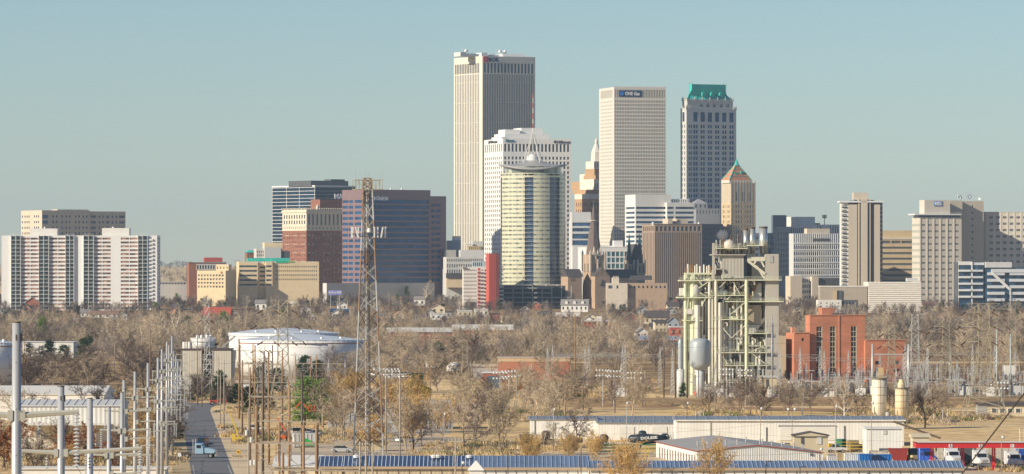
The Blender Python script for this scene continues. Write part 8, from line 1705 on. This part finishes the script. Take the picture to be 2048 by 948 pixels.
# slim light masts in front of downtown
for u, vt, vb in ((811, 536, 600), (886, 540, 605), (894, 553, 605), (1158, 542, 596), (1172, 545, 596), (1276, 550, 598), (706, 350, 351), (1237, 613, 634), (325, 548, 590), (619, 546, 592)):
    if u == 706: continue
    Y = YV(vb); t = thing('light_mast', 'slim pale light mast standing on the far slope in front of downtown', 'light mast', (X(u, Y), Y, G(Y)), 0, 'light masts on the far slope'); MB().tube((0, 0, 0), (0, 0, (vb-vt)*Y/F), .32, .2, 6).build('mast', lgrey, t); MB().lathe([(.4, 0), (.5, .3), (.2, .5)], 8, 0, 0, (vb-vt)*Y/F).build('lamp_ring', lgrey, t)
# overhead lines
def PW(u, v, Y): return (X(u, Y), Y, Z(v, Y))
for (a, c, sg, r) in [((526, 618, 1290), (1927, 624, 1259), 5, .035), ((515, 651, 1290), (1921, 653, 1259), 6, .035), ((611, 651, 1290), (1150, 660, 1430), 3, .03), ((606, 620, 1290), (0, 600, 1700), 6, .04), ((1150, 632, 1422), (2100, 640, 1350), 4, .03), ((800, 745, 960), (1107, 830, 1010), 1.5, .02), ((911, 876, 800), (1640, 905, 900), 1.5, .022), ((911, 880, 800), (1253, 830, 1015), 1, .02), ((640, 883, 707), (911, 876, 800), 1, .02), ((1003, 862, 880), (1743, 812, 985), 2.5, .02), ((1107, 826, 1025), (2100, 884, 930), 2, .02), ((640, 895, 790), (2100, 930, 845), 2.2, .02), ((1454, 742, 1360), (2030, 762, 1340), 3, .02), ((0, 770, 420), (430, 700, 1300), 2, .02), ((1206, 745, 1370), (1454, 742, 1372), 2, .02)]: wire('power_line', 'thin power line sagging across the scene between distant poles', PW(*a), PW(*c), sg, r, 18)
# black cable at lower right, run from a pole out of frame down to the near slope
p0, p1 = PW(1890, 992, 330), PW(2075, 752, 270); b = MB().tube(p0, p1, .048, .048, 6); tag(b.build('guy_cable', black_m), 'thick black cable slanting up across the lower right corner', 'cable')
# box cabinet on pole, orange dumpsters etc
for i, (u, v, w_, h_, c, lb, nm, ct) in enumerate([(1060, 892, 4.5, 2.6, tan, 'tan and dark skip left of the dark round tree before the white sheds', 'skip', 'container'), (1045, 905, 2.0, 1.6, yellow, 'pale yellow skip near the golden tree at centre', 'skip', 'container'), (608, 895, 4.6, 3.2, lgrey, 'grey white tank body behind the pole frames', 'water_tank', 'tank'), (1660, 902, 1.2, 1.6, yel, 'yellow machine between hut and shed', 'pump_unit', 'machine'), (1705, 903, 2.0, 2.4, tan, 'tan slatted machine frame right of the hut', 'pump_unit', 'machine'), (1716, 900, .9, 1.3, rust, 'rusty box beside the white shed end', 'crate', 'crate'), (1570, 900, 1.5, 1.6, galv, 'grey machine at the left of the hut', 'pump_unit', 'machine'), (1682, 902, 1.2, 2.6, grnm, 'dark green pump with a tall cap right of the hut', 'pump_unit', 'machine'), (1395, 792, 1.1, 1.4, redpaint, 'red valve box at the foot of the plant poles', 'valve_box', 'box'), (1150, 890, 3.2, 1.6, dgrey, 'dark low machine under the dark round tree', 'pump_unit', 'machine')]):
    Y = YV(v); t = thing(nm, lb, ct, (X(u, Y), Y, 0), R(6*i)); MB().profy([(-w_/2, .25), (w_/2, .25), (w_/2*1.08, h_), (-w_/2*1.08, h_)], -.9, .9).build('body', c, t); MB().box(-w_/2*.9, w_/2*.9, -.8, .8, 0, .25).build('skid', darkst, t); k = MB(); [k.box(-w_/2+w_*j/5-.05, -w_/2+w_*j/5+.05, -.98, -.9, .3, h_*.95) for j in range(6)]; k.build('rib', c, t)
t = [o for o in C.objects if o.name.startswith('water_tank') and 'grey white' in o.get('label', '')][0]; k = MB(); k.profy([(-.5, .5), (2.2, .5), (1.6, 1.4), (.4, 2.0), (-.5, 2.1)], -1.06, -.99); k.build('green_swoosh', mat('bright_green', (.05, .50, .08), .5, var=0), t)
